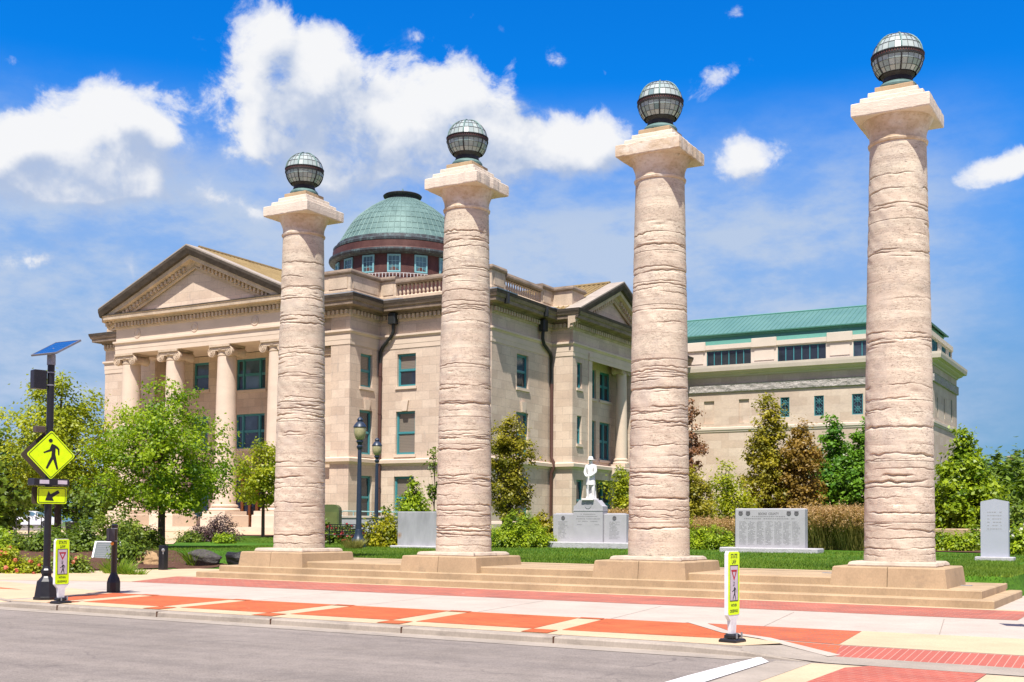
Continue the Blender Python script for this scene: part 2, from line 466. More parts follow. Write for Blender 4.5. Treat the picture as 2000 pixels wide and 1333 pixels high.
M['granite_base'] = mottled('rough_grey_granite_base', (.46, .45, .45, 1), .22, 6, .85, .6, fine=30, bdist=.03)
M['engrave'] = mottled('engraved_letters', (.13, .125, .13, 1), .3, 5, .7, 0)
M['engrave_soft'] = mottled('engraved_letters_soft', (.25, .245, .25, 1), .3, 5, .7, 0)
M['marble'] = mottled('white_marble_statue', (.78, .76, .73, 1), .08, 5, .6, .2, fine=40)
M['copper_grn'] = None
def copper(name, a, b, d, th=.5, rough=.6, str=(1, 1, .5)):
    t = NT(name); v = t.world(str); n = t.noise(v, 1.3, 7, .68); n2 = t.noise(t.world(), 9, 5, .6)
    c = t.ramp(t.math('MULTIPLY_ADD', n2, .35, t.math('MULTIPLY', n, .65)), [(th-.22, d), (th-.05, a), (th+.2, b)])
    return t.set(c, rough, .15, .4), t
M['verdigris'] = copper('verdigris_copper', (.095, .17, .155, 1), (.165, .265, .24, 1), (.05, .095, .095, 1), .47)[0]
M['copper_brown'] = copper('brown_weathered_copper', (.085, .032, .025, 1), (.14, .065, .05, 1), (.035, .02, .02, 1), .5)[0]
M['copper_mix'] = copper('streaked_dark_copper', (.05, .06, .065, 1), (.20, .32, .30, 1), (.035, .025, .025, 1), .56, .6, (2, 2, .15))[0]
M['copper_dark'] = copper('dark_bronze', (.028, .024, .024, 1), (.06, .075, .07, 1), (.015, .014, .014, 1), .5)[0]
def roofgreen():
    t = NT('green_standing_seam_roof'); v = t.world(); n = t.noise(v, .4, 4)
    c = t.ramp(n, [(.3, (.10, .235, .20, 1)), (.7, (.135, .285, .24, 1))])
    return t.set(c, .42, .2, .5)
M['green_roof'] = roofgreen()
M['green_fascia'] = mottled('green_metal_fascia', (.095, .27, .215, 1), .12, .5, .45, 0, fine=5)
def rooftile():
    t = NT('tan_clay_tile_roof'); v = t.world(); n = t.noise(v, .8, 5); n2 = t.noise(v, 6, 3)
    c = t.ramp(t.math('MULTIPLY_ADD', n2, .5, t.math('MULTIPLY', n, .5)), [(.3, (.17, .115, .045, 1)), (.7, (.31, .225, .10, 1))])
    return t.set(c, .75, 0, .3)
M['tile'] = rooftile()
M['down'] = plain('brown_copper_downspout', (.115, .055, .042, 1), .5, .3)
M['down_dk'] = plain('dark_copper_downspout', (.03, .033, .032, 1), .5, .3)
M['wood_door'] = plain('orange_oak_door', (.36, .12, .028, 1), .4)
M['flash'] = plain('grey_blue_flashing', (.32, .40, .50, 1), .5, .2)
M['bark'] = mottled('tree_bark', (.10, .07, .05, 1), .4, 6, .95, .7, (1, 1, .3), fine=25, bdist=.03)
M['rock_tan'] = mottled('tan_boulder', (.40, .26, .13, 1), .35, 3, .9, .8, fine=14, bdist=.05)
M['rock_dark'] = mottled('dark_boulder', (.075, .068, .062, 1), .6, 3, .85, .8, fine=14, bdist=.05)
M['rock_black'] = mottled('black_slab_rock', (.016, .015, .017, 1), .5, 2, .5, .6, fine=12, bdist=.05)
# sky and exposure settings
SAT, SKYTINT = 1.35, (.05, .90, 1.45, 1)
VEILC = (3.3, 4.1, 5.5, 1)
HORC = (1.05, 1.95, 3.4, 1)
OUTC = (2.45, 2.4, 4.5, 1)
CLSH, CLLT = (3.1, 3.75, 5.1, 1), (6.3, 6.35, 6.5, 1)
EXPO = .55
# ------------------------------------------------------------------ ground
def sstep(a, b, x):
    t = np.clip((x-a)/(b-a), 0, 1); return t*t*(3-2*t)
def ground_z(X, Y):
    X = np.asarray(X, float); Y = np.asarray(Y, float)
    H = .585+.10*sstep(34, 48, Y)+.32*sstep(46, 68, Y)
    dl = np.maximum((-27.75+(Y-20.1)*.272-X)*.96, Y-25.7)
    zl = np.minimum(.15+.11*dl, H); zl = np.where(dl < 0, .02, zl)
    zc = np.where(Y > 25.15, H, .02)
    dr = Y-33.0
    zr = np.where(dr > 0, np.minimum(.15+.06*dr, H), .02)
    wl = sstep(-24.5, -22.3, X); wr = sstep(-4.2, -2.9, X)
    z = zl*(1-wl)+zc*wl
    z = np.where((X > -24.5) & (X < -22.3) & (Y < 25.4), .02, z)
    z = z*(1-wr)+zr*wr
    z = np.where((X > -4.2) & (X < -2.9) & (Y < 33), np.where((Y > 25.4) & (X < -3.0), H, .02), z)
    return z
def gz(x, y): return float(ground_z(x, y))

gm = MB(); gm.quad((-3000, -600, -.06), (3000, -600, -.06), (3000, 4500, -.06), (-3000, 4500, -.06))
tag(gm.build('ground', M['soil']), kind='structure')
rm = MB(); rm.quad((-160, -30, .06), (120, -30, .06), (120, 13.05, .06), (-160, 13.05, .06))
tag(rm.build('road', M['asphalt']), kind='structure')

# terrain behind the pavement
xs = np.unique(np.concatenate([np.arange(-130, -32, 2.), np.arange(-32, -20, .25), np.arange(-20, -5, .6), np.arange(-5, 0, .2), np.arange(0, 60, 2.)]))
ys = np.unique(np.concatenate([np.arange(19, 36, .25), np.arange(36, 70, 1.), np.arange(70, 170, 4.)]))
GX, GY = np.meshgrid(xs, ys)
GZ = ground_z(GX, GY)+np.where(ground_z(GX, GY) > .1, .012*np.sin(GX*1.7)*np.cos(GY*1.3), 0)
nv = len(xs)
idx = np.arange(GX.size).reshape(GX.shape)
fc = np.stack([idx[:-1, :-1], idx[:-1, 1:], idx[1:, 1:], idx[1:, :-1]], -1).reshape(-1, 4)
tag(np_mesh('lawn', np.stack([GX, GY, GZ], -1).reshape(-1, 3), fc, M['lawn'], smooth=True), kind='structure')

# mulch bed at the left
def sheet_on_ground(name, poly, mat, dz=.02, step=.35):
    xs = [p[0] for p in poly]; ys = [p[1] for p in poly]
    bm = bmesh.new()
    vs = [bm.verts.new((x, y, 0)) for x, y in poly]; bm.faces.new(vs)
    for ax, lo, hi in ((0, min(xs), max(xs)), (1, min(ys), max(ys))):
        k = lo+step
        while k < hi:
            co = (k, 0, 0) if ax == 0 else (0, k, 0); no = (1, 0, 0) if ax == 0 else (0, 1, 0)
            bmesh.ops.bisect_plane(bm, geom=bm.verts[:]+bm.edges[:]+bm.faces[:], plane_co=co, plane_no=no)
            k += step
    for v in bm.verts: v.co.z = gz(v.co.x, v.co.y)+dz
    me = bpy.data.meshes.new(name); bm.to_mesh(me); bm.free(); me.materials.append(mat)
    o = bpy.data.objects.new(name, me); COL.objects.link(o)
    return tag(o, kind='structure')
sheet_on_ground('mulch_bed', [(-44, 20.2), (-27.8, 20.2), (-26.5, 25.2), (-25.6, 25.9), (-25.6, 26.6), (-28.6, 27.6), (-33, 30), (-44, 33)], M['mulch'])
sheet_on_ground('planting_bed', [(-58, 53), (-46, 52.2), (-39, 53.2), (-30, 50), (-20, 48.5), (-4, 44), (4, 43), (4, 60), (-38, 62), (-58, 62)], M['mulch'], .03, 1.0)
sheet_on_ground('garden_path', [(-110, 40), (-60, 34), (-38, 33), (-38, 36), (-62, 60), (-110, 90)], M['conc_sand'], .03, 1.5)
sheet_on_ground('entrance_path', [(-64, 59), (-50, 53.5), (-47, 55), (-56, 64.2), (-70, 64.2)], M['conc_sand'], .05, 1.0)
sheet_on_ground('parking_lot', [(-150, 58), (-72, 56), (-84, 72), (-150, 110)], M['asphalt'], .04, 3)

# pavement slab with kerb
sw = MB()
top = [(-17.8, 13.2), (-4.6, 13.2), (-3.6, 13.9), (-3.6, 24), (-26.2, 26), (-27.9, 20), (-24, 13.2)]
sw.prism([(-60, 15.6), (-24.0, 15.6), (-17.9, 13.2), (-4.5, 13.2), (-4.55, 14.2), (-3.55, 14.0), (20, 14.0), (20, 33.2), (-2.9, 33.2), (-2.9, 22), (-22.2, 22), (-22.2, 26), (-26.0, 26), (-27.7, 20.0), (-60, 20.0)], -.02, .15)
tag(sw.build('sidewalk', M['conc_white']), kind='structure')
kb = MB()
kp = [(-19.6, 12.98), (-18.3, 12.98), (-17.6, 12.97), (-5.2, 12.97), (-4.4, 12.93), (-3.9, 12.86), (-3.4, 12.8)]
kz = [.075, .11, .148, .148, .125, .09, .07]
rr = []
for (x, y), z in zip(kp, kz):
    rr.append([(x, y+.24, -.02), (x, y, -.02), (x, y+.012, z-.02), (x, y+.03, z), (x, y+.24, z)])
kb.rings(rr, False)
kb.cur = 1
for k in range(5):
    x = -16.4+2.37*k; kb.box(x-.008, x+.008, 12.966, 13.2, .05, .1495)
tag(kb.build('kerb', [M['conc_grey'], M['mulch']]), kind='structure')
gu = MB()
gu.quad((-60, 12.55, .0645), (-4.4, 12.55, .0645), (-4.1, 12.99, .0645), (-60, 12.99, .0645))
tag(gu.build('gutter', M['conc_grey']), kind='structure')

def sheet(name, polys, mat, z):
    s = MB()
    for p in polys:
        if len(p[0]) == 2: s.poly([(x, y, z) for x, y in p])
        else: s.poly(p)
    return tag(s.build(name, mat, recalc=False), kind='structure')
L1, L2, L3 = .154, .158, .162
sheet('kerbside_band', [[(-18, 13.21), (-4.55, 13.21), (-4.2, 13.8), (-5.0, 14.6), (-6.15, 15.86), (-18.1, 15.86)]], M['conc_sand'], L1)
strips = [-7.6-2.37*k for k in range(5)]
pan = []; sq = []
sh = .33
def slant(x0, x1, y0, y1):   # panels lean a little like the cross joints in the pavement
    k = lambda y: -(y-14.8)*.155
    return [(x0+k(y0), y0), (x1+k(y0), y0), (x1+k(y1), y1), (x0+k(y1), y1)]
for i, x in enumerate(strips):
    x1 = x-.21; x0 = (strips[i+1]+.21) if i+1 < len(strips) else -18.1
    pan.append(slant(x0, x1, 13.76, 15.78))
    sq.append(slant(x-.2, x+.2, 13.25, 13.70)); sq.append(slant(x-.2, x+.2, 15.64, 15.84))
pan.append([(strips[0]+.21+.16, 13.80), (-4.78, 13.95), (-5.14, 14.48), (-6.2, 15.84), (strips[0]+.21-.16, 15.84)])
sheet('orange_panels', pan, M['orange'], L2)
sheet('orange_squares', sq, M['orange'], L3)
sheet('brick_band', [[(-22.6, 21.55), (-21.4, 19.0), (-2.2, 19.35), (-2.2, 21.45)]], M['brick'], L1)
sheet('walk_joints', [[(x-.006+.10, 15.9), (x+.006+.10, 15.9), (x+.006-.35, 18.95), (x-.006-.35, 18.95)] for x in [-7.6-2.37*k for k in range(-2, 6)]], mottled('joint_dirt', (.30, .25, .2, 1), .3, 4, .9, 0), .1525)
sheet('sand_edging', [[(-22.15, 21.56), (-2.2, 21.46), (-2.2, 21.74), (-22.15, 21.74)]], M['conc_sand'], L1)
sheet('sand_walk', [[(-45, 17.0), (-24.6, 17.6), (-22.2, 18.7), (-21.45, 19.0), (-22.62, 21.55), (-22.2, 21.8), (-22.25, 25.9), (-26.0, 25.9), (-27.7, 20.0), (-45, 20.0)]], M['conc_sand'], L1)
sheet('ramp_brick', [[(-5.98, 15.98), (-3.78, 16.02), (-3.59, 14.04), (-4.52, 14.24), (-5.1, 14.72)]], M['brick_or'], L1)
# ramped corner at the right, falling to the crosswalk
G_, A_, B_, C_ = (-4.55, 14.2, .15), (-4.5, 13.2, .15), (-3.55, 14.0, .15), (-3.45, 13.30, .09)
sheet('ramp_sand', [[(-3.58, 14.02), (20, 14.02), (20, 16.9), (-3.78, 16.05)]], M['conc_sand'], L1)
sheet('tactile_band', [[(-3.55, 14.0, .15), C_, (20, 13.30, .09), (20, 14.0, .15)]], M['pink'], 0)
sheet('ramp_flank', [[G_, C_, B_]], M['brick_or'], 0)
D_, E_, F_ = (-3.4, 12.8, .068), (-4.0, 12.9, .09), (-4.45, 12.98, .13)
sheet('ramp_foot', [[G_, A_, C_], [A_, F_, E_], [A_, E_, C_], [E_, D_, C_], [C_, D_, (20, 12.75, .068), (20, 13.30, .09)]], M['conc_grey'], 0)
ws = MB()
pa = [(-6.20, 16.03, .164), (-5.18, 14.74, .164), (-4.50, 14.28, .164), (-3.40, 13.40, .099)]
pb = [(-6.32, 15.96, .164), (-5.28, 14.62, .164), (-4.60, 14.12, .164), (-3.50, 13.22, .095)]
for i in range(3): ws.quad(pb[i], pb[i+1], pa[i+1], pa[i])
tag(ws.build('pale_ramp_edge', M['conc_white'], recalc=False), kind='structure')
sheet('crosswalk_brick', [[(-3.16, 11.15), (-3.13, 12.5), (-2.82, 13.0), (-1.75, 13.0), (-1.78, 11.0), (-1.8, 2), (-3.1, 2)]], M['brick_x'], .066)
sheet('crosswalk_sand', [[(-3.95, 12.72), (-3.55, 12.74), (-3.55, 2), (-3.95, 2)][::-1]], M['conc_grey'], .066)
sheet('crosswalk_border', [[(-3.55, 12.74), (-2.6, 12.74), (-2.6, 2), (-3.55, 2)][::-1], [(-1.75, 12.74), (20, 12.74), (20, 2), (-1.8, 2)][::-1]], M['conc_sand'], .0635)
sheet('crosswalk_line', [[(-4.30, 2), (-4.02, 2), (-3.98, 12.55), (-4.22, 12.98), (-4.30, 10.9)]], mottled('worn_white_road_paint', (.72, .70, .68, 1), .16, 5, .7, .1), .068)
sheet('left_ramp_tactile', [[(-60, 12.75), (-18.2, 12.75), (-18.6, 13.3), (-60, 13.9)]], M['pink'], .072)
sheet('left_ramp', [[(-60, 13.9, .074), (-18.6, 13.3, .074), (-17.9, 13.21, .12), (-24.0, 15.6, .152), (-60, 15.6, .152)]], M['conc_sand'], 0)
sheet('left_sand_panel', [[(-18.3, 13.4), (-18.2, 15.86), (-24, 17.4), (-40, 17.0), (-40, 15.7), (-24.0, 15.7)]], M['conc_sand'], L1)
sheet('left_red_panel', [[(-24, 15.72), (-21.3, 15.4), (-20.6, 15.45), (-23.6, 16.1)]], M['orange'], L2)
# plates set into the pavement and a few scraps on the road
for (x, y, s_) in ((-3.95, 25.0, .22),):
    pass

# ------------------------------------------------------------------ steps
CX = [-20.11, -14.97, -9.90, -4.80]; CY = 23.44
st = MB()
st.bevbox(-22.12, -2.85, 21.74, 25.9, .148, .30, .02)
st.bevbox(-21.72, -3.11, 22.16, 25.7, .292, .45, .02)
st.bevbox(CX[0]-.9, CX[3]+.75, 22.52, 25.22, .442, .60, .02)
tag(st.build('steps', M['conc_tan']), kind='structure')
sheet('plaza_apron', [[(-21.0, 25.1), (-4.0, 25.1), (-4.0, 25.9), (-21.0, 25.9)]], M['conc_tan'], .6045)
# metal cover plates on the plaza
for i, (x, y) in enumerate(((-11.1, 24.2), (-6.35, 24.4), (-3.75, 23.9))):
    z = .602 if i < 2 else .452
    p = MB(); p.bevbox(x-.22, x+.22, y-.08, y+.08, z, z+.008, .004)
    o = p.build('cover_plate', M['grey_metal'])
    tag(o, ['small grey metal plate set in the steps left of the third column', 'small grey metal plate set in the steps left of the right end column', 'small grey metal plate on the low step right of the right end column'][i], 'cover plate', 'metal plates set into the steps')

# ------------------------------------------------------------------ old stone columns
def shaft_mesh(name, seed, z0, z1, r0, r1, smooth_zones, parent, cx, cy):
    g = np.random.default_rng(seed)
    n, mrows = 128, 1000
    th = np.linspace(0, 2*np.pi, n, endpoint=False)
    z = np.linspace(z0, z1, mrows)
    TH, Z = np.meshgrid(th, z)
    t = (Z-z0)/(z1-z0)
    rad = r0+(r1-r0)*(t*.85+.15*t*t)+.012*np.sin(np.pi*t)
    def per(k0, k1, amp):
        s = np.zeros(n)
        for k in range(k0, k1+1):
            s += amp/np.sqrt(k)*g.normal()*np.sin(k*th+g.uniform(0, 6.28))
        return s
    D = np.zeros_like(TH)
    smooth = np.zeros_like(z)
    for a, b in smooth_zones: smooth = np.maximum(smooth, np.clip(np.minimum(z-a, b-z)/.05, 0, 1))
    zc = z0+.15
    layer = np.zeros_like(z)
    cl = []
    while zc < z1-.1:
        cl.append(zc)
        zc += g.choice([.04, .075, .13, .2, .28, .40], p=[.26, .26, .20, .14, .09, .05])*g.uniform(.8, 1.25)
    for zc in cl:
        insm = any(a < zc < b for a, b in smooth_zones)
        if insm and g.random() < .9: continue
        line = zc+per(1, 3, .014)+per(4, 20, .008)
        strong = g.random()
        mod = np.clip(.62+per(1, 5, .5), 0, 1.2)
        if g.random() < .35: mod = np.clip(per(1, 4, 1.0), 0, 1.1)
        d = Z-line[None, :]
        # narrow groove under an overhanging bed, then a shallow ledge below it
        gw = .0075+.011*strong**3
        groove = np.exp(-np.where(d > 0, d/(gw*.7), d/(gw*1.5))**2)*(.020+.030*strong**2)
        ledge = (1-sstep(-.002, .008, d))*np.exp(np.minimum(d, 0)/(.02+.05*strong))*(.003+.008*strong**2)
        D = np.maximum(D, (groove+ledge)*mod[None, :])
        D = D+(1-sstep(-.01, .01, d))*sstep(-.5, 0, d)*g.uniform(-.003, .004)
    for zj in np.arange(z0+g.uniform(.7, 1.1), z1-.3, 1.18):
        D = np.maximum(D, np.exp(-((Z-zj)/.006)**2)*.018)
    # chips and rough bulges
    for _ in range(70):
        zc = g.uniform(z0+.2, z1-.2); tc = g.uniform(0, 6.28)
        if any(a < zc < b for a, b in smooth_zones): continue
        w = g.uniform(.06, .3); hh = g.uniform(.012, .05)
        dt = np.angle(np.exp(1j*(TH-tc)))
        D += g.uniform(.006, .016)*np.exp(-(dt/w)**2-((Z-zc)/hh)**2)
    wob = np.zeros_like(TH)
    for _ in range(26):
        k = g.integers(1, 14); q = g.uniform(2, 26)
        wob += g.normal()*.0006*np.sin(k*TH+q*Z+g.uniform(0, 6.28))
    RR = rad-D*(1-.85*smooth[:, None])+wob*(1-.6*smooth[:, None])
    # vertical crack in a smooth drum
    V = np.stack([cx+RR*np.cos(TH), cy+RR*np.sin(TH), Z], -1).reshape(-1, 3)-np.array(root_loc(parent))
    ids = np.arange(TH.size).reshape(TH.shape)
    nx = np.roll(ids, -1, 1)
    fc = np.stack([ids[:-1], nx[:-1], nx[1:], ids[1:]], -1).reshape(-1, 4)
    return np_mesh(name, V, fc, M['shaft'], parent, smooth=False)

def pane_tints(g, seed): pass
def lamp_glass(name, a, b):
    t = NT(name); at = t.add('ShaderNodeAttribute', attribute_name='tint')
    n = t.noise(t.world(), 6, 3)
    c = t.ramp(t.math('MULTIPLY_ADD', n, .25, t.math('MULTIPLY', at.outputs['Fac'], .8)), [(.1, a), (.55, b), (.95, (.44, .50, .46, 1))])
    t.b.inputs['Coat Weight'].default_value = .6; t.b.inputs['Coat Roughness'].default_value = .12
    return t.set(c, .3, 0, .5)
M['globe_glass'] = lamp_glass('frosted_globe_glass', (.15, .25, .25, 1), (.30, .37, .35, 1))

col_labels = ['weathered limestone column at the left end of the row, pale clean capital, dome behind its right side',
              'weathered limestone column second from the left, in front of the courthouse corner, split pale capital',
              'weathered limestone column third from the left, capital slab stained and pitted, green roof to its right',
              'tallest looking weathered limestone column at the right end of the row, dark stain under its capital']
zones = [[(8.55, 9.2), (6.2, 6.75), (3.3, 3.6)], [(8.7, 9.2), (5.6, 6.55), (2.8, 3.3), (.9, 1.25)], [(8.2, 9.2), (5.25, 5.9), (.9, 1.5)], [(8.5, 9.2), (5.45, 6.75), (4.35, 4.9), (3.05, 3.5)]]
for i in range(4):
    cx = CX[i]; cy = CY
    T = thing('stone_column', col_labels[i], 'column', (cx, cy, .45), 0, 'row of old stone columns with globe lamps')
    # plinth: two cast blocks with a joint
    p = MB()
    p.box(cx-1.03, cx-.045, cy-1.09, cy+.95, .452, .815, .035)
    q = MB()
    for a, b in ((cx-1.03, cx-.006), (cx+.006, cx+1.03)):
        lo = [(a-(.05 if a < cx-.5 else 0), cy-1.13), (b+(.05 if b > cx+.5 else 0), cy-1.13), (b+(.05 if b > cx+.5 else 0), cy+1.0), (a-(.05 if a < cx-.5 else 0), cy+1.0)]
        hi = [(a, cy-1.08), (b, cy-1.08), (b, cy+.95), (a, cy+.95)]
        e = .022
        hi2 = [(a+(e if a < cx-.5 else 0), cy-1.08+e), (b-(e if b > cx+.5 else 0), cy-1.08+e), (b-(e if b > cx+.5 else 0), cy+.95-e), (a+(e if a < cx-.5 else 0), cy+.95-e)]
        if i == 3 and a < cx-.5:    # rounded, worn corner of the right-hand plinth
            pass
        q.rings([[(x, y, .40) for x, y in lo], [(x, y, .80) for x, y in hi], [(x, y, .822) for x, y in hi2]], True, True, True)
    q.build('plinth', M['conc_tan'], T)
    s = MB()
    g = np.random.default_rng(50+i)
    ring = []
    hw = .80
    for side in range(4):
        for k in range(10):
            u = -1+2*k/10
            d = hw+g.normal()*.012-(.05 if g.random() < .08 else 0)
            x, y = [(u*hw, -d), (d, u*hw), (-u*hw, d), (-d, -u*hw)][side]
            ring.append((cx+x, cy+y))
    ctr = lambda r_, k: [(cx+(x-cx)*k, cy+(y-cy)*k) for x, y in r_]
    s.rings([[(x, y, .815) for x, y in ctr(ring, 1.0)], [(x, y, .845+g.normal()*.004) for x, y in ctr(ring, 1.012)], [(x, y, .895+g.normal()*.006) for x, y in ctr(ring, .985)], [(x, y, .915) for x, y in ctr(ring, .93)]], True, True, True)
    s.build('base_slab', M['slab_beige'], T)
    shaft_mesh('shaft', 100+i*7, .90, 9.16, .672, .538, zones[i], T, cx, cy)
    # capital: neck ring, echinus
    c = MB()
    c.lathe([(.535, 9.13), (.565, 9.15), (.575, 9.19), (.545, 9.21), (.540, 9.30), (.55, 9.38), (.585, 9.47), (.625, 9.56), (.67, 9.615), (.675, 9.637)], 64, (cx, cy, 0))
    cap = c.build('capital', M['cap'], T, smooth=30)
    # abacus and steps above it, with chipped edges
    a = MB()
    def slab(h, z0, z1, jit, kk=14):
        rg = []
        for side in range(4):
            for k in range(kk):
                u = -1+2*k/kk
                d = h+g.normal()*jit
                x, y = [(u*h, -d), (d, u*h), (-u*h, d), (-d, -u*h)][side]
                rg.append((x, y))
        f = lambda kq, zz, jz: [(cx+x*kq, cy+y*kq, zz+g.normal()*jz) for x, y in rg]
        a.rings([f(.985, z0, 0), f(1, z0+.02, .004), f(1.004, (z0+z1)/2, .0), f(1, z1-.015, .005), f(.985, z1, 0)], True, True, True)
    jt = [.003, .009, .008, .004][i]
    slab(.745, 9.636, 9.90, jt)
    a.build('abacus', M['cap'] if i in (2,) else M['abacus'], T)
    a = MB()
    slab(.60, 9.90, 10.03, .003); slab(.475, 10.03, 10.16, .003)
    a.build('stepped_block', M['abacus'], T)
    a = MB(); slab(.365, 10.16, 10.29, .002)
    a.build('lamp_block', M['conc_tan'], T)
    # globe lamp
    b = MB()
    b.lathe([(.30, 10.285), (.37, 10.30), (.375, 10.34), (.345, 10.385), (.30, 10.41), (.285, 10.42)], 40, (cx, cy, 0))
    lamp = b.build('globe_lamp', M['verdigris'], T, smooth=30)
    b = MB(); b.lathe([(.28, 10.415), (.30, 10.43), (.285, 10.47), (.275, 10.52), (.295, 10.545), (.33, 10.58)], 40, (cx, cy, 0)); b.build('collar', M['copper_dark'], lamp, smooth=30)
    zc, rs = 10.925, .495
    # panes: one mesh, small flat panes with individual tints
    ths = 24
    la = [R(x) for x in (-44, -31, -17, -4.5)]; lb = [R(x) for x in (7, 25, 42, 58, 74)]
    for nm, lats, mt in (('lower_globe', la, M['globe_glass']), ('upper_globe', lb, M['globe_glass'])):
        V = []; Fq = []; TT = []
        for r_ in range(len(lats)-1):
            for k in range(ths):
                base = len(V); tt = float(np.clip(g.normal(.5 if nm == 'lower_globe' else .72, .2), 0, 1))
                for (la_, kk) in ((lats[r_], k), (lats[r_], k+1), (lats[r_+1], k+1), (lats[r_+1], k)):
                    an = 2*math.pi*kk/ths+.1
                    V.append((cx+rs*math.cos(la_)*math.cos(an), cy+rs*math.cos(la_)*math.sin(an), zc+rs*math.sin(la_))); TT.append(tt)
                Fq.append((base, base+1, base+2, base+3))
        np_mesh(nm, np.array(V)-np.array(T.location), np.array(Fq), mt, lamp, tint=TT)
    b = MB()
    # came grid, heavy ribs, band
    for lats in (la, lb):
        for l_ in lats[:-1] if lats is lb else lats:
            pts = [(cx+(rs+.003)*math.cos(l_)*math.cos(2*math.pi*k/48), cy+(rs+.003)*math.cos(l_)*math.sin(2*math.pi*k/48), zc+(rs+.003)*math.sin(l_)) for k in range(49)]
            b.tube(pts, .0042, 5, False)
        for k in range(ths):
            an = 2*math.pi*k/ths+.1
            hv = k % 4 == 3
            rr_ = .017 if hv and lats is la else .0042
            l0, l1 = lats[0], lats[-1]
            pts = [(cx+(rs+.003)*math.cos(l_)*math.cos(an), cy+(rs+.003)*math.cos(l_)*math.sin(an), zc+(rs+.003)*math.sin(l_)) for l_ in np.linspace(l0, l1, 7)]
            b.tube(pts, rr_, 5, False)
    b.build('glazing_bars', M['copper_dark'], lamp)
    b = MB()
    for k in range(ths):
        if k % 4 == 3:
            an = 2*math.pi*k/ths+.1
            pts = [(cx+(rs+.006)*math.cos(l_)*math.cos(an), cy+(rs+.006)*math.cos(l_)*math.sin(an), zc+(rs+.006)*math.sin(l_)) for l_ in np.linspace(lb[0], R(86), 8)]
            b.tube(pts, .018, 5, False)
    b.lathe([(rs*math.cos(R(74)), zc+rs*math.sin(R(74))-.002), (rs*.14, zc+rs*.985), (.02, zc+rs+.01)], 24, (cx, cy, 0), False, True)
    b.build('crown_ribs', M['verdigris'], lamp)
    b = MB()
    b.lathe([(rs-.01, zc-.055), (rs+.015, zc-.05), (rs+.018, zc-.03), (rs+.006, zc-.024), (rs+.006, zc+.03), (rs+.02, zc+.035), (rs+.022, zc+.055), (rs-.01, zc+.065)], 48, (cx, cy, 0))
    b.build('equator_band', M['copper_dark'], lamp, smooth=30)
    b = MB()
    for k in range(60):
        an = 2*math.pi*k/60; Mx = Matrix.Translation((cx, cy, zc+.003)) @ Matrix.Rotation(an, 4, 'Z')
        b.box(rs+.005, rs+.012, -.013, .013, -.018, .018, 0, Mx)
    b.build('band_ornament', M['copper_brown'], lamp)
# ------------------------------------------------------------------ architecture helpers
def mapper(axis, plane):
    # (a, d, z): a along the wall, d inwards from the wall face
    if axis == 'y': return lambda a, d, z: (a, plane+d, z)      # face looks towards -Y
    if axis == 'x': return lambda a, d, z: (plane-d, a, z)      # face looks towards +X
    if axis == 'xm': return lambda a, d, z: (plane+d, a, z)     # face looks towards -X
def abox(mb, f, a0, a1, d0, d1, z0, z1):
    p = f(a0, d0, z0); q = f(a1, d1, z1)
    mb.box(min(p[0], q[0]), max(p[0], q[0]), min(p[1], q[1]), max(p[1], q[1]), z0, z1)
def wall(mb, axis, plane, a0, a1, z0, z1, holes=(), depth=.32):
    f = mapper(axis, plane)
    A = sorted(set([a0, a1]+[h[0] for h in holes]+[h[1] for h in holes]))
    Z = sorted(set([z0, z1]+[h[2] for h in holes]+[h[3] for h in holes]))
    A = [a for a in A if a0 <= a <= a1]; Z = [z for z in Z if z0 <= z <= z1]
    for i in range(len(A)-1):
        for j in range(len(Z)-1):
            ca, cz = (A[i]+A[i+1])/2, (Z[j]+Z[j+1])/2
            if any(h[0] < ca < h[1] and h[2] < cz < h[3] for h in holes): continue
            mb.quad(f(A[i], 0, Z[j]), f(A[i+1], 0, Z[j]), f(A[i+1], 0, Z[j+1]), f(A[i], 0, Z[j+1]))
    for h in holes:
        a, b, c, d = h[:4]
        mb.quad(f(a, 0, c), f(a, depth, c), f(a, depth, d), f(a, 0, d)); mb.quad(f(b, 0, c), f(b, 0, d), f(b, depth, d), f(b, depth, c))
        mb.quad(f(a, 0, c), f(b, 0, c), f(b, depth, c), f(a, depth, c)); mb.quad(f(a, 0, d), f(a, depth, d), f(b, depth, d), f(b, 0, d))
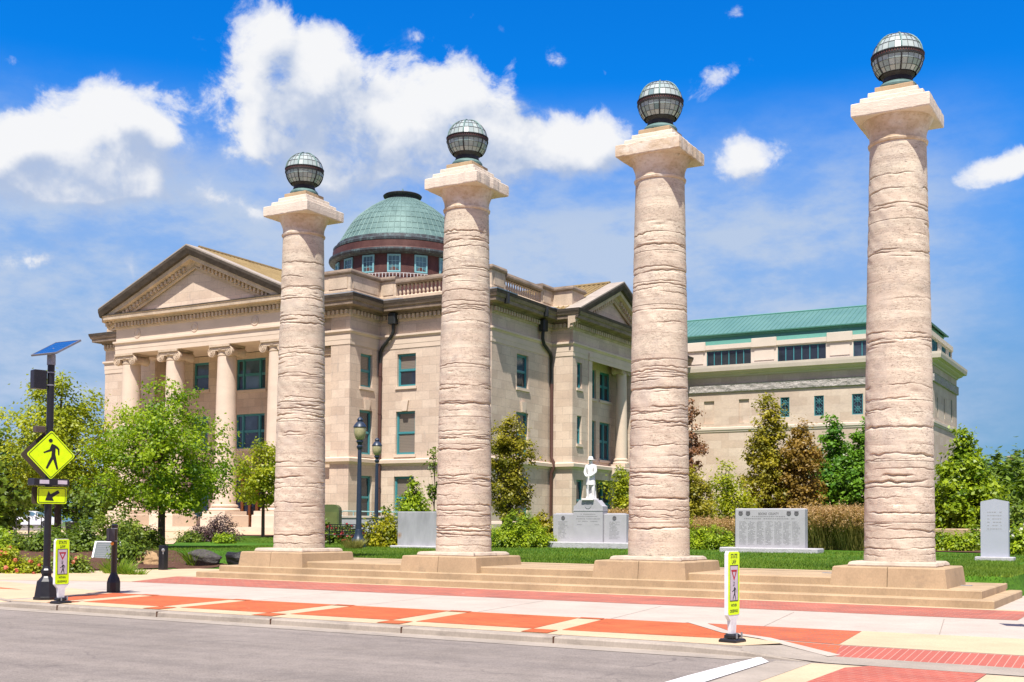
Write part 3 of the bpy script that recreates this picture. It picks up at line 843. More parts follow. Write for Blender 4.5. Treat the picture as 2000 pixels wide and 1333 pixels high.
def window(parent, axis, plane, h, style='double', glass=('glass', 'glass'), sill=True, d0=.17, fr=.11, frame_mat='teal', keystone=False):
    f = mapper(axis, plane)
    a0, a1, z0, z1 = h
    mb = MB(); panes = []
    d1 = d0+.12
    abox(mb, f, a0, a0+fr, d0, d1, z0, z1); abox(mb, f, a1-fr, a1, d0, d1, z0, z1)
    abox(mb, f, a0+fr, a1-fr, d0, d1, z0, z0+fr); abox(mb, f, a0+fr, a1-fr, d0, d1, z1-fr, z1)
    zm = (z0+z1)/2
    cols = [(a0+fr, a1-fr)]
    if style == 'paired':
        am = (a0+a1)/2; abox(mb, f, am-.10, am+.10, d0-.02, d1, z0+fr, z1-fr)
        cols = [(a0+fr, am-.10), (am+.10, a1-fr)]
    if style == 'triple':
        w = a1-a0; m1, m2 = a0+w*.22, a1-w*.22
        for am in (m1, m2): abox(mb, f, am-.08, am+.08, d0-.02, d1, z0+fr, z1-fr)
        cols = [(a0+fr, m1-.08), (m1+.08, m2-.08), (m2+.08, a1-fr)]
    for c0, c1 in cols:
        abox(mb, f, c0, c1, d0+.02, d1, zm-.05, zm+.05)
        # sash stiles
        for (s0, s1, k) in ((zm+.05, z1-fr, 0), (z0+fr, zm-.05, .03)):
            e = .05
            abox(mb, f, c0, c0+e, d0+.03+k, d1-.002, s0, s1); abox(mb, f, c1-e, c1, d0+.03+k, d1-.002, s0, s1)
            abox(mb, f, c0+e, c1-e, d0+.03+k, d1-.002, s0, s0+e); abox(mb, f, c0+e, c1-e, d0+.03+k, d1-.002, s1-e, s1)
            panes.append((c0+e, c1-e, s0+e, s1-e, 0 if k == 0 else 1))
    w = mb.build('window', M[frame_mat], parent)
    for (p0, p1, q0, q1, k) in panes:
        pm = MB(); abox(pm, f, p0-.01, p1+.01, d0+.085, d0+.10, q0-.01, q1+.01); pm.build('pane', M[glass[k]], w)
    if sill:
        s = MB(); abox(s, f, a0-.12, a1+.12, -.10, d0, z0-.2, z0+.003); s.build('sill', M['wall_plain'], w)
    if keystone:
        am = (a0+a1)/2
        s = MB()
        f0 = lambda da, z: [f(am-da, 0, z), f(am+da, 0, z), f(am+da, -.16, z), f(am-da, -.16, z)]
        s.rings([f0(.20, z1+.02), f0(.33, z1+.78)], True, True, True); s.build('keystone', M['wall_plain'], w)
    return w

def dentils(mb, path, out, depth, z0, z1, pitch, w):
    P = [Vector(p) for p in path]
    for i in range(len(P)-1):
        a, b = P[i], P[i+1]; d = (b-a); L = d.length; d.normalize(); nrm = Vector((d.y, -d.x))
        n = max(1, int(L/pitch)); st = L/n
        for k in range(n):
            c = a+d*(st*(k+.5))
            q = [c-d*w/2+nrm*out, c+d*w/2+nrm*out, c+d*w/2+nrm*(out+depth), c-d*w/2+nrm*(out+depth)]
            mb.rings([[(p.x, p.y, z0) for p in q], [(p.x, p.y, z1) for p in q]], True, True, True)

# ------------------------------------------------------------------ courthouse
C = thing('courthouse', 'domed limestone courthouse with pedimented column portico behind the row of old columns', 'courthouse', (-61, 78, 1.0))
XC, X2, Y1, Y2, XP, XL = -41.40, -39.56, 68.2, 64.64, -51.03, -80.6
XPL = -74.2
ZB = .3
# openings
wf = [(-49.45, -47.81, 11.58, 13.97), (-49.53, -47.83, 6.62, 9.76), (-49.65, -47.87, 1.9, 5.02)]
wp = [(65.89, 67.29, 11.46, 13.87), (65.83, 67.35, 6.58, 9.78), (65.80, 67.38, 1.9, 5.03)]
ws_ = [(71.75, 73.45, 11.52, 13.97), (71.7, 73.5, 6.55, 9.74), (71.7, 73.55, 1.9, 5.06)]
wn = [(77.72, 78.55, 12.0, 13.97), (77.75, 78.52, 7.75, 9.9), (77.7, 78.9, 1.9, 5.03)]
m1 = MB()
wall(m1, 'y', Y1, XL, XPL, ZB, 16.55)
wall(m1, 'xm', XL, Y1, 104, ZB, 16.55)
wall(m1, 'xm', XPL, Y2, Y1, ZB, 16.55)
wall(m1, 'y', Y1, XP, XC, ZB, 16.55, wf)
wall(m1, 'x', XP, Y2, Y1, ZB, 16.55, wp)
wall(m1, 'x', XC, Y1, 76.99, ZB, 16.55, ws_)
wall(m1, 'x', XC, 91.2, 104, ZB, 16.55)
wall(m1, 'y', 76.99, XC, X2, ZB, 16.55)
m1.quad((X2, 91.2, ZB), (XC, 91.2, ZB), (XC, 91.2, 16.55), (X2, 91.2, 16.55))
# pavilion front with recessed loggia behind the portico
YB = 66.5
wb = [(-63.72, -60.65, 11.85, 14.30), (-63.70, -60.66, 7.3, 10.0), (-68.3, -66.6, 12.1, 14.30), (-68.3, -66.6, 7.3, 10.0), (-58.5, -56.8, 12.1, 14.3), (-58.5, -56.8, 7.3, 10.0), (-68.4, -66.4, 2.0, 5.2), (-58.6, -56.8, 2.0, 5.2), (-63.9, -60.5, 1.27, 5.3)]
wall(m1, 'y', Y2, XPL, -70.6, ZB, 16.55); wall(m1, 'y', Y2+.35, -54.6, -52.75, ZB, 16.55); wall(m1, 'y', Y2, -52.75, XP, ZB, 16.55)
m1.quad((-52.75, Y2, ZB), (-52.75, Y2, 16.55), (-52.75, Y2+.35, 16.55), (-52.75, Y2+.35, ZB))
wall(m1, 'y', YB, -70.6, -54.6, ZB, 14.75, wb)
m1.quad((-70.6, Y2, ZB), (-70.6, YB, ZB), (-70.6, YB, 14.75), (-70.6, Y2, 14.75)); m1.quad((-54.6, Y2+.35, ZB), (-54.6, Y2+.35, 14.75), (-54.6, YB, 14.75), (-54.6, YB, ZB))
# wing front with recess
YR0, YR1, XR = 80.2, 92.8, -41.0
YR1 = 88.2
wr = [(84.65, 86.75, 11.82, 14.18), (82.45, 83.95, 11.82, 14.18), (84.65, 86.75, 6.92, 10.04), (82.45, 83.95, 6.92, 10.04), (84.2, 86.9, 1.6, 5.1), (81.9, 83.4, 1.6, 5.1)]
wall(m1, 'x', X2, 76.99, YR0, ZB, 14.9, wn); wall(m1, 'x', X2, YR1, 91.2, ZB, 14.9)
wall(m1, 'x', X2, YR0, YR1, 5.15, 6.0, [])
wall(m1, 'x', X2+.001, 76.99, 91.2, 14.9, 16.55)
wall(m1, 'x', XR, YR0, YR1, ZB, 14.9, wr)
m1.quad((X2, YR0, 6.0), (XR, YR0, 6.0), (XR, YR0, 14.9), (X2, YR0, 14.9)); m1.quad((X2, YR1, ZB), (X2, YR1, 14.9), (XR, YR1, 14.9), (XR, YR1, ZB))
m1.quad((X2, YR0, 14.9), (XR, YR0, 14.9), (XR, YR1, 14.9), (X2, YR1, 14.9))
m1.quad((X2, YR0, 6.0), (X2, YR1, 6.0), (XR, YR1, 6.0), (XR, YR0, 6.0))
m1.build('wall', M['wall'], C, recalc=False)
# flat roof deck
rf = MB(); rf.poly([(XL, Y1, 17.85), (XC, Y1, 17.85), (XC, 104, 17.85), (XL, 104, 17.85)]); rf.build('roof_deck', M['wall_plain'], C)
GL = ('glass_blue', 'glass')
for k, h in enumerate(wf): window(C, 'y', Y1, h, 'double', [('blind', 'glass'), ('blind', 'blind'), ('blind', 'glass')][k], keystone=(k == 1))
for k, h in enumerate(wp): window(C, 'x', XP, h, 'double', ('blind', 'blind') if k == 0 else ('glass', 'glass'), keystone=(k == 1))
for k, h in enumerate(ws_): window(C, 'x', XC, h, 'double', GL, keystone=(k == 1))
for k, h in enumerate(wn): window(C, 'x', X2, h, 'double', GL, fr=.09)
for k, h in enumerate(wb[:-1]): window(C, 'y', YB, h, 'triple' if k < 2 else 'double', ('glass_blue', 'glass_blue'), keystone=False)
for k, h in enumerate(wr): window(C, 'x', XR, h, 'paired', ('glass', 'glass'))
# entrance door
f = mapper('y', YB); a0, a1, z0, z1 = wb[-1]
d = MB()
for x in (a0, a0+.82, (a0+a1)/2-.12, a1-1.06, a1-.24): abox(d, f, x, x+.24, .1, .24, z0, z1)
abox(d, f, a0, a1, .12, .23, z1-1.3, z1-1.05); abox(d, f, a0, a1, .12, .23, z1-.2, z1); abox(d, f, a0, a1, .12, .23, z0, z0+.35)
dr = d.build('door', M['wood_door'], C)
d = MB(); abox(d, f, a0+.02, a1-.02, .2, .215, z0+.02, z1-.02); d.build('glazing', M['glass'], dr)
d = MB(); d.tube([f((a0+a1)/2+.2, .06, z0+1.0), f((a0+a1)/2+.2, .06, z0+1.5)], .02, 6); d.build('handle', M['black_metal'], dr)

# classical mouldings that run round the walls
main_path = [(XL, 104), (XL, Y1), (XPL, Y1), (XPL, Y2), (-70.95, Y2)]
main_path2 = [(-54.15, Y2), (XP, Y2), (XP, Y1), (XC, Y1), (XC, 76.99), (X2, 76.99), (X2, 91.2), (XC, 91.2), (XC, 104)]
t1 = MB(); t2 = MB(); t3 = MB(); t4 = MB(); t6 = MB()
corn = [(0, 16.84), (.22, 16.88), (.26, 17.02), (.80, 17.06), (.82, 17.30), (.90, 17.36), (1.0, 17.62), (1.02, 17.78), (.98, 17.80), (0, 17.92)]
taen = [(0, 15.10), (.05, 15.12), (.10, 15.22), (.18, 15.28), (.18, 15.42), (0, 15.46)]
dband = [(0, 16.36), (.07, 16.40), (.09, 16.50), (.10, 16.84), (0, 16.85)]
fas1 = [(0, 14.36), (.035, 14.37), (.04, 14.70), (.055, 14.71), (.06, 15.10), (0, 15.11)]
belt = [(0, 5.80), (.06, 5.82), (.10, 5.92), (.26, 5.98), (.27, 6.22), (.20, 6.28), (0, 6.31)]
base = [(0, .3), (.14, .3), (.14, 1.62), (.06, 1.80), (0, 1.82)]
for p in (main_path, main_path2):
    t1.sweep(p, corn); t2.sweep(p, taen); t2.sweep(p, fas1); t3.sweep(p, dband); t4.sweep(p, belt); t6.sweep(p, base)
    dentils(t3, p, .11, .17, 16.52, 16.82, .36, .20)
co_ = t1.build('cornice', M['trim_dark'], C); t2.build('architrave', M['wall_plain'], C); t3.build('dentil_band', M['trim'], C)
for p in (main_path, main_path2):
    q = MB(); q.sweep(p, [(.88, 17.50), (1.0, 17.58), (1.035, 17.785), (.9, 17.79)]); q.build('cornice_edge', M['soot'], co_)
t4.build('belt_course', M['wall_plain'], C); t6.build('base_course', M['wall_plain'], C)
for p in ([(-53.4, Y2), (XP, Y2), (XP, Y1), (-48.6, Y1)], [(-43.2, Y1), (XC, Y1), (XC, 70.0)], [(XC, 75.5), (XC, 76.99)]):
    fl = MB(); fl.sweep(p, [(.55, 17.925), (1.04, 17.80), (1.05, 17.86), (.55, 17.97)]); fl.build('flashing', M['flash'], C)

# parapets and balustrade
def parapet(path, th=.5, z0=17.86, z1=19.42, zc=19.78, low=False):
    pp = MB(); pcap = MB()
    if low:
        pp.sweep(path, [(0, 17.86), (.06, 17.86), (.06, 18.24), (0, 18.3), (-.45, 18.3), (-.45, 17.86)])
        pcap.sweep(path, [(-.02, 19.12), (.02, 19.14), (.14, 19.24), (.14, 19.36), (.06, 19.55), (-.5, 19.55), (-.5, 19.12)])
    else:
        pp.sweep(path, [(0, z0), (.06, z0), (.06, z0+.42), (0, z0+.46), (0, z1), (-th, z1), (-th, z0)])
        pcap.sweep(path, [(0, z1), (.05, z1+.02), (.16, z1+.10), (.17, z1+.2), (.10, zc), (-th-.1, zc), (-th-.1, z1)])
    o = pp.build('balustrade_plinth' if low else 'parapet', M['trim'], C); pcap.build('coping', M['trim_dark'], o)
    return o
pA = parapet([(-55.5, Y2+.1), (XP-.1, Y2+.1), (XP-.1, Y1+.1), (-49.7, Y1+.1)])
pB = parapet([(-43.4, Y1+.1), (XC-.1, Y1+.1), (XC-.1, 70.2)])
pC = parapet([(XC-.1, 75.5), (XC-.1, 77.4), (X2-.3, 77.4), (X2-.3, 79.4), (XC-2, 79.4)])
parapet([(XL+.1, 80), (XL+.1, Y1+.1), (XPL-.0, Y1+.1)])
parapet([(XPL+.1, Y1), (XPL+.1, Y2+.1), (-70.5, Y2+.1)])
fY = mapper('y', Y1+.1); fX = mapper('x', XC-.1)
for (ff, a, b, par) in ((fY, -50.85, -49.95, pA), (fY, -43.1, -41.75, pB), (mapper('y', Y2+.1), -53.1, -51.4, pA), (mapper('x', XP-.1), 65.0, 68.0, pA), (fX, 68.6, 69.9, pB), (fX, 75.8, 77.0, pC)):
    pn = MB(); abox(pn, ff, a, b, -.045, .02, 18.42, 19.22); pn.build('raised_panel', M['trim'], par)
for path in ([(-49.7, Y1+.1), (-43.4, Y1+.1)], [(XC-.1, 70.2), (XC-.1, 75.5)]): parapet(path, low=True)
bprof = [(.09, 18.30), (.09, 18.36), (.06, 18.40), (.105, 18.52), (.10, 18.62), (.055, 18.80), (.05, 18.92), (.08, 18.97), (.055, 19.0), (.09, 19.05), (.09, 19.13)]
b0 = MB(); b0.lathe(bprof, 10)
bal0 = None
spots = [(-49.45+.345*k, Y1+.3) for k in range(18)]+[(XC-.3, 70.45+.345*k) for k in range(15)]
for k, (x, y) in enumerate(spots):
    if bal0 is None:
        bal0 = b0.build('baluster', M['trim'], C, smooth=50, local=True); bal0.location = Vector((x, y, 0))-C.location
    else:
        o = bal0.copy(); COL.objects.link(o); o.location = Vector((x, y, 0))-C.location

# portico: platform, pedestals, columns, entablature, pediment, roof
PX0, PX1, PY = -70.93, -54.2, 61.0
pf = MB()
pf.box(-71.6, -53.5, 59.9, YB, .2, 1.25)
for k in range(4): pf.box(-64.9-.0, -60.4, 59.9-.38*(k+1), 59.9-.38*k, .2, 1.25-.2*(k+1))
pf.build('portico_platform', M['wall_plain'], C)
def ionic(parent, x, y, r0, r1, z0, z1, axis='y', fancy=True):
    b = MB()
    b.lathe([(r0, z0+.75), (r0*.995, z0+3)]+[(r0+(r1-r0)*((k/8)**1.4), z0+3+(z1-z0-3.75)*k/8) for k in range(1, 9)], 32, (x, y, 0))
    col = b.build('portico_column', M['wall_plain'], parent, smooth=40)
    b = MB(); h = r0*1.38
    b.box(x-h, x+h, y-h, y+h, z0, z0+.28)
    b.lathe([(r0*1.36, z0+.28), (r0*1.40, z0+.36), (r0*1.34, z0+.46), (r0*1.15, z0+.5), (r0*1.13, z0+.57), (r0*1.22, z0+.62), (r0*1.2, z0+.72), (r0*1.02, z0+.76)], 32, (x, y, 0))
    b.build('column_base', M['wall_plain'], col, smooth=30)
    b = MB()
    b.lathe([(r1, z1-.80), (r1*1.05, z1-.76), (r1*1.05, z1-.7), (r1, z1-.68), (r1*1.0, z1-.5), (r1*1.16, z1-.38), (r1*1.18, z1-.28)], 32, (x, y, 0))
    w = r1*1.30; dd = r1*1.12
    def vol(s):
        cxv = s*(w-.02); zv = z1-.50; rv = .36
        for sd in (-1, 1):
            # volute disc with spiral fillet
            ring = []
            y0 = sd*dd
            pts = []
            for k in range(20):
                an = 2*math.pi*k/20
                pts.append((cxv+rv*math.cos(an), zv+rv*math.sin(an)))
            mk = (lambda px, py_, pz: (x+px, y+py_, pz)) if axis == 'y' else (lambda px, py_, pz: (x+py_, y+px, pz))
            rr = []
            for rad, yy in ((1.0, y0-sd*.22), (1.0, y0), (.86, y0+sd*.015), (.84, y0-sd*.035), (.62, y0-sd*.03), (.60, y0+sd*.012), (.45, y0+sd*.012), (.43, y0-sd*.02), (.26, y0-sd*.02), (.24, y0+sd*.03), (.0, y0+sd*.035)):
                rr.append([mk(cxv+(px-cxv)*rad, yy, zv+(pz-zv)*rad) for px, pz in pts])
            b.rings(rr, True)
        # bolster between the two faces
        rr = []
        for yy, rad in ((-dd+.2, 1), (-dd*.5, .80), (0, .70), (dd*.5, .80), (dd-.2, 1)):
            mk = (lambda px, py_, pz: (x+px, y+py_, pz)) if axis == 'y' else (lambda px, py_, pz: (x+py_, y+px, pz))
            rr.append([mk(cxv+rv*rad*math.cos(2*math.pi*k/20), yy, zv+rv*rad*math.sin(2*math.pi*k/20)) for k in range(20)])
        b.rings(rr, True)
    vol(-1); vol(1)
    ww, wd = (w, dd) if axis == 'y' else (dd, w)
    b.box(x-ww, x+ww, y-wd, y+wd, z1-.42, z1-.15)
    b.box(x-ww-.12, x+ww+.12, y-wd-.1, y+wd+.1, z1-.15, z1-.002)
    b.build('capital', M['trim'], col, smooth=35)
    return col
for x in (-70.0, -65.27, -60.04, -55.1):
    ionic(C, x, 61.75, .80, .665, 2.12, 14.44)
    p = MB(); p.bevbox(x-1.22, x+1.22, 60.53, 62.97, 1.252, 2.12, .03); p.build('column_pedestal', M['wall_plain'], C)
e = MB()
e.box(PX0, PX1, PY, PY+1.5, 14.44, 16.85); e.box(PX0, PX0+1.5, PY+1.5, Y2+.3, 14.44, 16.85); e.box(PX1-1.5, PX1, PY+1.5, Y2+.3, 14.44, 16.85)
e.poly([(PX0+1.5, PY+1.5, 14.8), (PX1-1.5, PY+1.5, 14.8), (PX1-1.5, YB, 14.8), (PX0+1.5, YB, 14.8)])
e.build('entablature', M['wall_plain'], C)
pth = [(PX0, Y2+.2), (PX0, PY), (PX1, PY), (PX1, Y2+.2)]
t1 = MB(); t2 = MB(); t3 = MB()
hcorn = [(0, 16.843), (.22, 16.883), (.26, 17.023), (.70, 17.063), (.72, 17.30), (.77, 17.36), (.77, 17.42), (0, 17.62)]
t1.sweep(pth, hcorn); t2.sweep(pth, [(o, z+.001) for o, z in taen]); t2.sweep(pth, [(o, z+.09) for o, z in fas1]); t3.sweep(pth, [(o, z+.002) for o, z in dband]); dentils(t3, pth, .11, .17, 16.52, 16.82, .36, .20)
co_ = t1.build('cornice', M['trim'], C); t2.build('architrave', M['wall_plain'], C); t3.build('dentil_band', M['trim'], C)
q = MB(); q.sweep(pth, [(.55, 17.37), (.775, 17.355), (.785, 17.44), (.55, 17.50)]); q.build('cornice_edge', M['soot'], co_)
# thin joints and round ornaments on the frieze
for x in (-68.6, -62.6, -56.7):
    o_ = MB()
    Mx = Matrix.Translation((x, PY, 15.92)) @ Matrix.Rotation(R(90), 4, 'X')
    o_.lathe([(.34, 0), (.34, .04), (.29, .05), (.28, .02), (.2, .02), (.18, .05), (.0, .06)], 20, (0, 0, 0), False, False, Mx); o_.build('frieze_roundel', M['wall_plain'], C)

def pediment(axis, ctr, half, wallp, ov, z0, rise, back, cov_t, nm_roof):
    # axis 'y': gable faces -Y at plane wallp ; axis 'x': faces +X
    if axis == 'y': mk = lambda a, o, z: (a, wallp-o, z)
    else: mk = lambda a, o, z: (wallp+o, a, z)
    sl = rise/half; cs = math.cos(math.atan(sl))
    prof = [(0, -1.18), (.14, -1.14), (.16, -.98), (.20, -.86), (.62, -.80), (.64, -.52), (.80, -.44), (.96, -.10), (.98, .0), (.0, .03)]
    rk = MB()
    for s in (-1, 1):
        e_ = [mk(ctr+s*half, o, z0+h/cs) for o, h in prof]; a_ = [mk(ctr, o, z0+rise+h/cs) for o, h in prof]
        rk.rings([e_, a_], True, True, True)
    r_ = rk.build('raking_cornice', M['trim'], C)
    eg = MB()
    for s in (-1, 1):
        pe = [(.60, -.54), (.84, -.47), (.985, -.13), (1.0, .06), (.80, .06)]
        eg.rings([[mk(ctr+s*(half+.04), o, z0+h/cs) for o, h in pe], [mk(ctr, o, z0+rise+h/cs) for o, h in pe]], True, True, True)
    eg.build('raking_edge', M['soot'], r_)
    br = MB()
    for s in (-1, 1):
        pr = [(.0, -1.36), (.10, -1.34), (.12, -1.19), (0, -1.18)]
        br.rings([[mk(ctr+s*half*.985, o, z0+half*.015*sl+h/cs) for o, h in pr], [mk(ctr, o, z0+rise+h/cs) for o, h in pr]], True, True, True)
        n = int(half/.36)
        for k in range(2, n):
            a = half*(k+.5)/n
            zz = z0+rise-(a)*sl-1.0/cs
            p0 = ctr+s*a
            for_ = [mk(p0-.1, .12, zz-.15), mk(p0+.1, .12, zz-.15), mk(p0+.1, .36, zz-.15), mk(p0-.1, .36, zz-.15)]
            up_ = [(q[0], q[1], zz+.14) for q in for_]
            br.rings([for_, up_], True, True, True)
    br.build('raking_dentils', M['trim'], C)
    ty = MB()
    zb = 17.45
    hb = (z0+rise-1.2/cs-zb)/sl
    ty.poly([mk(ctr-hb, -.12, zb), mk(ctr+hb, -.12, zb), mk(ctr, -.12, zb+hb*sl)])
    ty.build('tympanum', M['wall'], C)
    # roof with a stone verge and ribbed tiles
    vg = MB()
    for s in (-1, 1):
        q = [mk(ctr+s*half, .98, z0+.03), mk(ctr+s*half, -.35, z0+.03), mk(ctr, -.35, z0+rise+.03), mk(ctr, .98, z0+rise+.03)]
        vg.rings([q, [(x, y, z+.14) for x, y, z in q]], True, True, True)
    vg.build('roof_verge', M['verge'], C)
    rf = MB()
    for s in (-1, 1):
        q = [mk(ctr+s*half*.985, -.35, z0+.0), mk(ctr+s*half*.985, -back, z0+.0), mk(ctr, -back, z0+rise+.02), mk(ctr, -.35, z0+rise+.02)]
        rf.rings([q, [(x, y, z+.1) for x, y, z in q]], True, True, True)
        n = int((back-.35)/.42)
        for k in range(n):
            o = -(.35+(k+.5)*(back-.35)/n)
            p0, p1 = mk(ctr+s*half*.985, o, z0+.12), mk(ctr, o, z0+rise+.12)
            rf.tube([p0, p1], .085, 6)
        # courses of tile edges
        for k in range(1, 12):
            t_ = k/12
            a_ = ctr+s*half*.985*(1-t_); zz = z0+rise*t_+.10
            q = [mk(a_, -.36, zz), mk(a_, -back, zz), mk(a_-s*.06, -back, zz+.06), mk(a_-s*.06, -.36, zz+.06)]
            rf.rings([q, [(x, y, z+.035) for x, y, z in q]], True, True, True)
    rf.tube([mk(ctr, -.3, z0+rise+.16), mk(ctr, -back, z0+rise+.16)], .16, 8)
    rf.build(nm_roof, M['tile'], C)
pediment('y', -62.6, 9.25, PY, .98, 17.80, 3.93, 13.5, 0, 'tile_roof')
pediment('x', 84.1, 7.95, X2, .98, 17.62, 3.45, 12, 0, 'tile_roof')
# wing portico in antis
ionic(C, X2-.55, 86.9, .50, .43, 6.35, 14.9, 'x'); 
an = MB()
an.box(X2-.9, X2+.06, YR0-.55, YR0+.002, 6.3, 14.35); an.box(X2-1.0, X2+.12, YR0-.62, YR0+.08, 14.35, 14.6); an.box(X2-1.05, X2+.16, YR0-.66, YR0+.14, 14.6, 14.89)
an.build('anta', M['wall_plain'], C)
an = MB(); an.box(-54.7, -52.95, Y2+.26, Y2+.6, 13.75, 14.3); an.box(-54.76, -52.9, Y2+.2, Y2+.6, 14.0, 14.15); an.build('anta_capital', M['trim'], C)
# bracket over the wing door
bk = MB(); bk.prism([(0, 0), (.55, 0), (.5, .25), (.2, .5), (.12, .9), (0, .95)], -.17, .17, Matrix.Translation((X2, 83.7, 6.1)) @ Matrix(((1, 0, 0, 0), (0, 0, 1, 0), (0, -1, 0, 0), (0, 0, 0, 1)))); bk.build('bracket', M['wall_plain'], C)

# rain pipes
dp = MB()
dp.bevbox(-49.95, -49.3, Y1-.62, Y1-.1, 16.15, 16.98, .08); h1 = dp.build('downspout', M['down_dk'], C)
dp = MB(); dp.tube([(-49.62, Y1-.32, 16.2), (-49.62, Y1-.3, 15.6), (-49.85, Y1-.28, 15.25), (-50.65, Y1-.2, 14.55), (-50.86, Y1-.18, 14.2), (-50.86, Y1-.18, 13.4)], .13, 10); dp.build('pipe_elbow', M['down_dk'], h1, smooth=50)
dp = MB(); dp.tube([(-50.86, Y1-.18, 13.5), (-50.86, Y1-.18, 1.2)], .12, 10)
for z in (12.4, 9.6, 7.2, 4.2): dp.tube([(-50.86, Y1-.18, z), (-50.86, Y1-.18, z+.12)], .15, 10)
dp.build('pipe', M['down'], h1, smooth=50)
dp = MB(); dp.bevbox(XC+.1, XC+.6, 74.75, 75.4, 16.05, 16.95, .08); h2 = dp.build('downspout', M['down_dk'], C)
dp = MB(); dp.tube([(XC+.32, 75.07, 16.1), (XC+.3, 75.07, 15.5), (XC+.28, 75.3, 15.1), (XC+.2, 76.5, 14.6), (XC+.18, 76.72, 14.3), (XC+.18, 76.75, 12.3)], .13, 10); dp.build('pipe_elbow', M['down_dk'], h2, smooth=50)
dp = MB(); dp.tube([(XC+.18, 76.75, 12.4), (XC+.18, 76.75, 6.7), (XC+.40, 76.75, 6.3), (XC+.42, 76.75, 5.9), (XC+.2, 76.75, 5.5), (XC+.18, 76.75, 1.0)], .12, 10)
dp.build('pipe', M['down'], h2, smooth=50)
# gutter outlets on the side cornice
for y in (68.7, 74.4):
    go = MB(); go.bevbox(XC+.75, XC+1.08, y-.13, y+.13, 17.0, 17.7, .03); go.build('gutter_outlet', M['down_dk'], C)

# ------------------------------------------------------------------ dome
DX, DY = -61.4, 85.2
d = MB(); d.lathe([(6.15, 17.8), (6.15, 22.75), (6.0, 22.85), (5.92, 25.05)], 64, (DX, DY, 0), False, False)
drum = d.build('dome', M['copper_brown'], C, smooth=30)
d = MB()
d.lathe([(5.9, 24.93), (6.30, 24.98), (6.55, 25.05), (6.62, 25.20), (6.60, 25.36), (6.35, 25.42)], 80, (DX, DY, 0), False, False); d.build('brim', M['copper_mix'], drum, smooth=25)
d = MB()
d.lathe([(6.36, 25.40), (6.30, 25.5), (6.26, 26.05), (6.1, 26.12)], 80, (DX, DY, 0), False, False); d.build('attic_ring', M['copper_brown'], drum, smooth=25)
d = MB()
d.lathe([(6.1, 26.11), (6.22, 26.14), (6.24, 26.34), (6.12, 26.42), (5.98, 26.5), (5.92, 26.72), (5.78, 26.78)], 80, (DX, DY, 0), False, False); d.build('ring_moulding', M['copper_mix'], drum, smooth=25)
# ribbed copper shell
d = MB()
DP = [(5.80, 26.75), (5.52, 27.2), (5.27, 27.65), (5.02, 28.07), (4.76, 28.52), (4.45, 28.96), (4.06, 29.38), (3.62, 29.77), (3.2, 30.10), (2.77, 30.41), (2.2, 30.76), (1.64, 31.05)]
def shell_r(t):
    q = t*(len(DP)-1); i = min(int(q), len(DP)-2); w_ = q-i
    return DP[i][0]*(1-w_)+DP[i+1][0]*w_, DP[i][1]*(1-w_)+DP[i+1][1]*w_
d.lathe([shell_r(k/18) for k in range(19)], 96, (DX, DY, 0), False, True)
d.build('shell', M['verdigris'], drum, smooth=40)
d = MB()
for k in range(64):
    an = 2*math.pi*k/64
    d.tube([(DX+(shell_r(t)[0]+.01)*math.cos(an), DY+(shell_r(t)[0]+.01)*math.sin(an), shell_r(t)[1]) for t in np.linspace(0, 1, 10)], .045, 5, False)
for t in (.0, .12, .24, .36, .48, .6, .72, .84):
    r_, z_ = shell_r(t); d.tube([(DX+(r_+.01)*math.cos(2*math.pi*k/64), DY+(r_+.01)*math.sin(2*math.pi*k/64), z_) for k in range(65)], .03, 5, False)
d.build('seams', M['verdigris'], drum)
d = MB(); d.lathe([(1.72, 30.95), (1.60, 31.05), (1.50, 31.15), (1.50, 31.3), (1.72, 31.42), (1.78, 31.55), (1.70, 31.62), (1.45, 31.66), (.3, 31.82)], 40, (DX, DY, 0), False, True); d.build('lantern_ring', M['copper_dark'], drum, smooth=30)
d = MB(); d.lathe([(.22, 31.8), (.26, 31.9), (.12, 32.0), (.10, 32.1), (.03, 32.3)], 12, (DX, DY, 0)); d.build('finial', M['verdigris'], drum, smooth=40)
# drum windows
nw = 16
for k in range(nw):
    an = -math.pi/2+2*math.pi*(k+.3)/nw
    if math.sin(an) > .55: continue
    Mx = Matrix.Translation((DX, DY, 0)) @ Matrix.Rotation(an+math.pi/2, 4, 'Z') @ Matrix.Translation((0, -5.93, 0))
    w = MB(); hw = .48; z0, z1 = 23.35, 24.75
    w.box(-hw-.1, -hw+.03, -.10, .1, z0-.05, z1+.1, 0, Mx); w.box(hw-.03, hw+.1, -.10, .1, z0-.05, z1+.1, 0, Mx); w.box(-hw+.03, hw-.03, -.10, .1, z1-.04, z1+.1, 0, Mx); w.box(-hw+.03, hw-.03, -.10, .1, z0-.05, z0+.08, 0, Mx)
    for a in (-.16, .16): w.box(a-.018, a+.018, -.05, .1, z0+.08, z1-.04, 0, Mx)
    for z in (z0+.45, z0+.92): w.box(-hw+.03, hw-.03, -.045, .1, z-.018, z+.018, 0, Mx)
    wo = w.build('dome_window', M['teal_pale'] if 'teal_pale' in M else M['teal'], drum)
    w = MB(); w.box(-hw, hw, -.03, .02, z0, z1, 0, Mx); w.build('pane', M['glass_teal'] if 'glass_teal' in M else M['glass_blue'], wo)
# pigeon netting rail in front of the drum
nr = MB()
for k in range(40):
    an = -math.pi/2-1.0+2.0*k/40
    nr.box(-.02, .02, -.02, .02, 22.8, 23.18, 0, Matrix.Translation((DX+6.12*math.cos(an), DY+6.12*math.sin(an), 0)))
nr.tube([(DX+6.12*math.cos(-math.pi/2-1.0+2.0*k/40), DY+6.12*math.sin(-math.pi/2-1.0+2.0*k/40), 23.19) for k in range(41)], .025, 5)
nr.build('drum_railing', M['white_paint'], drum)

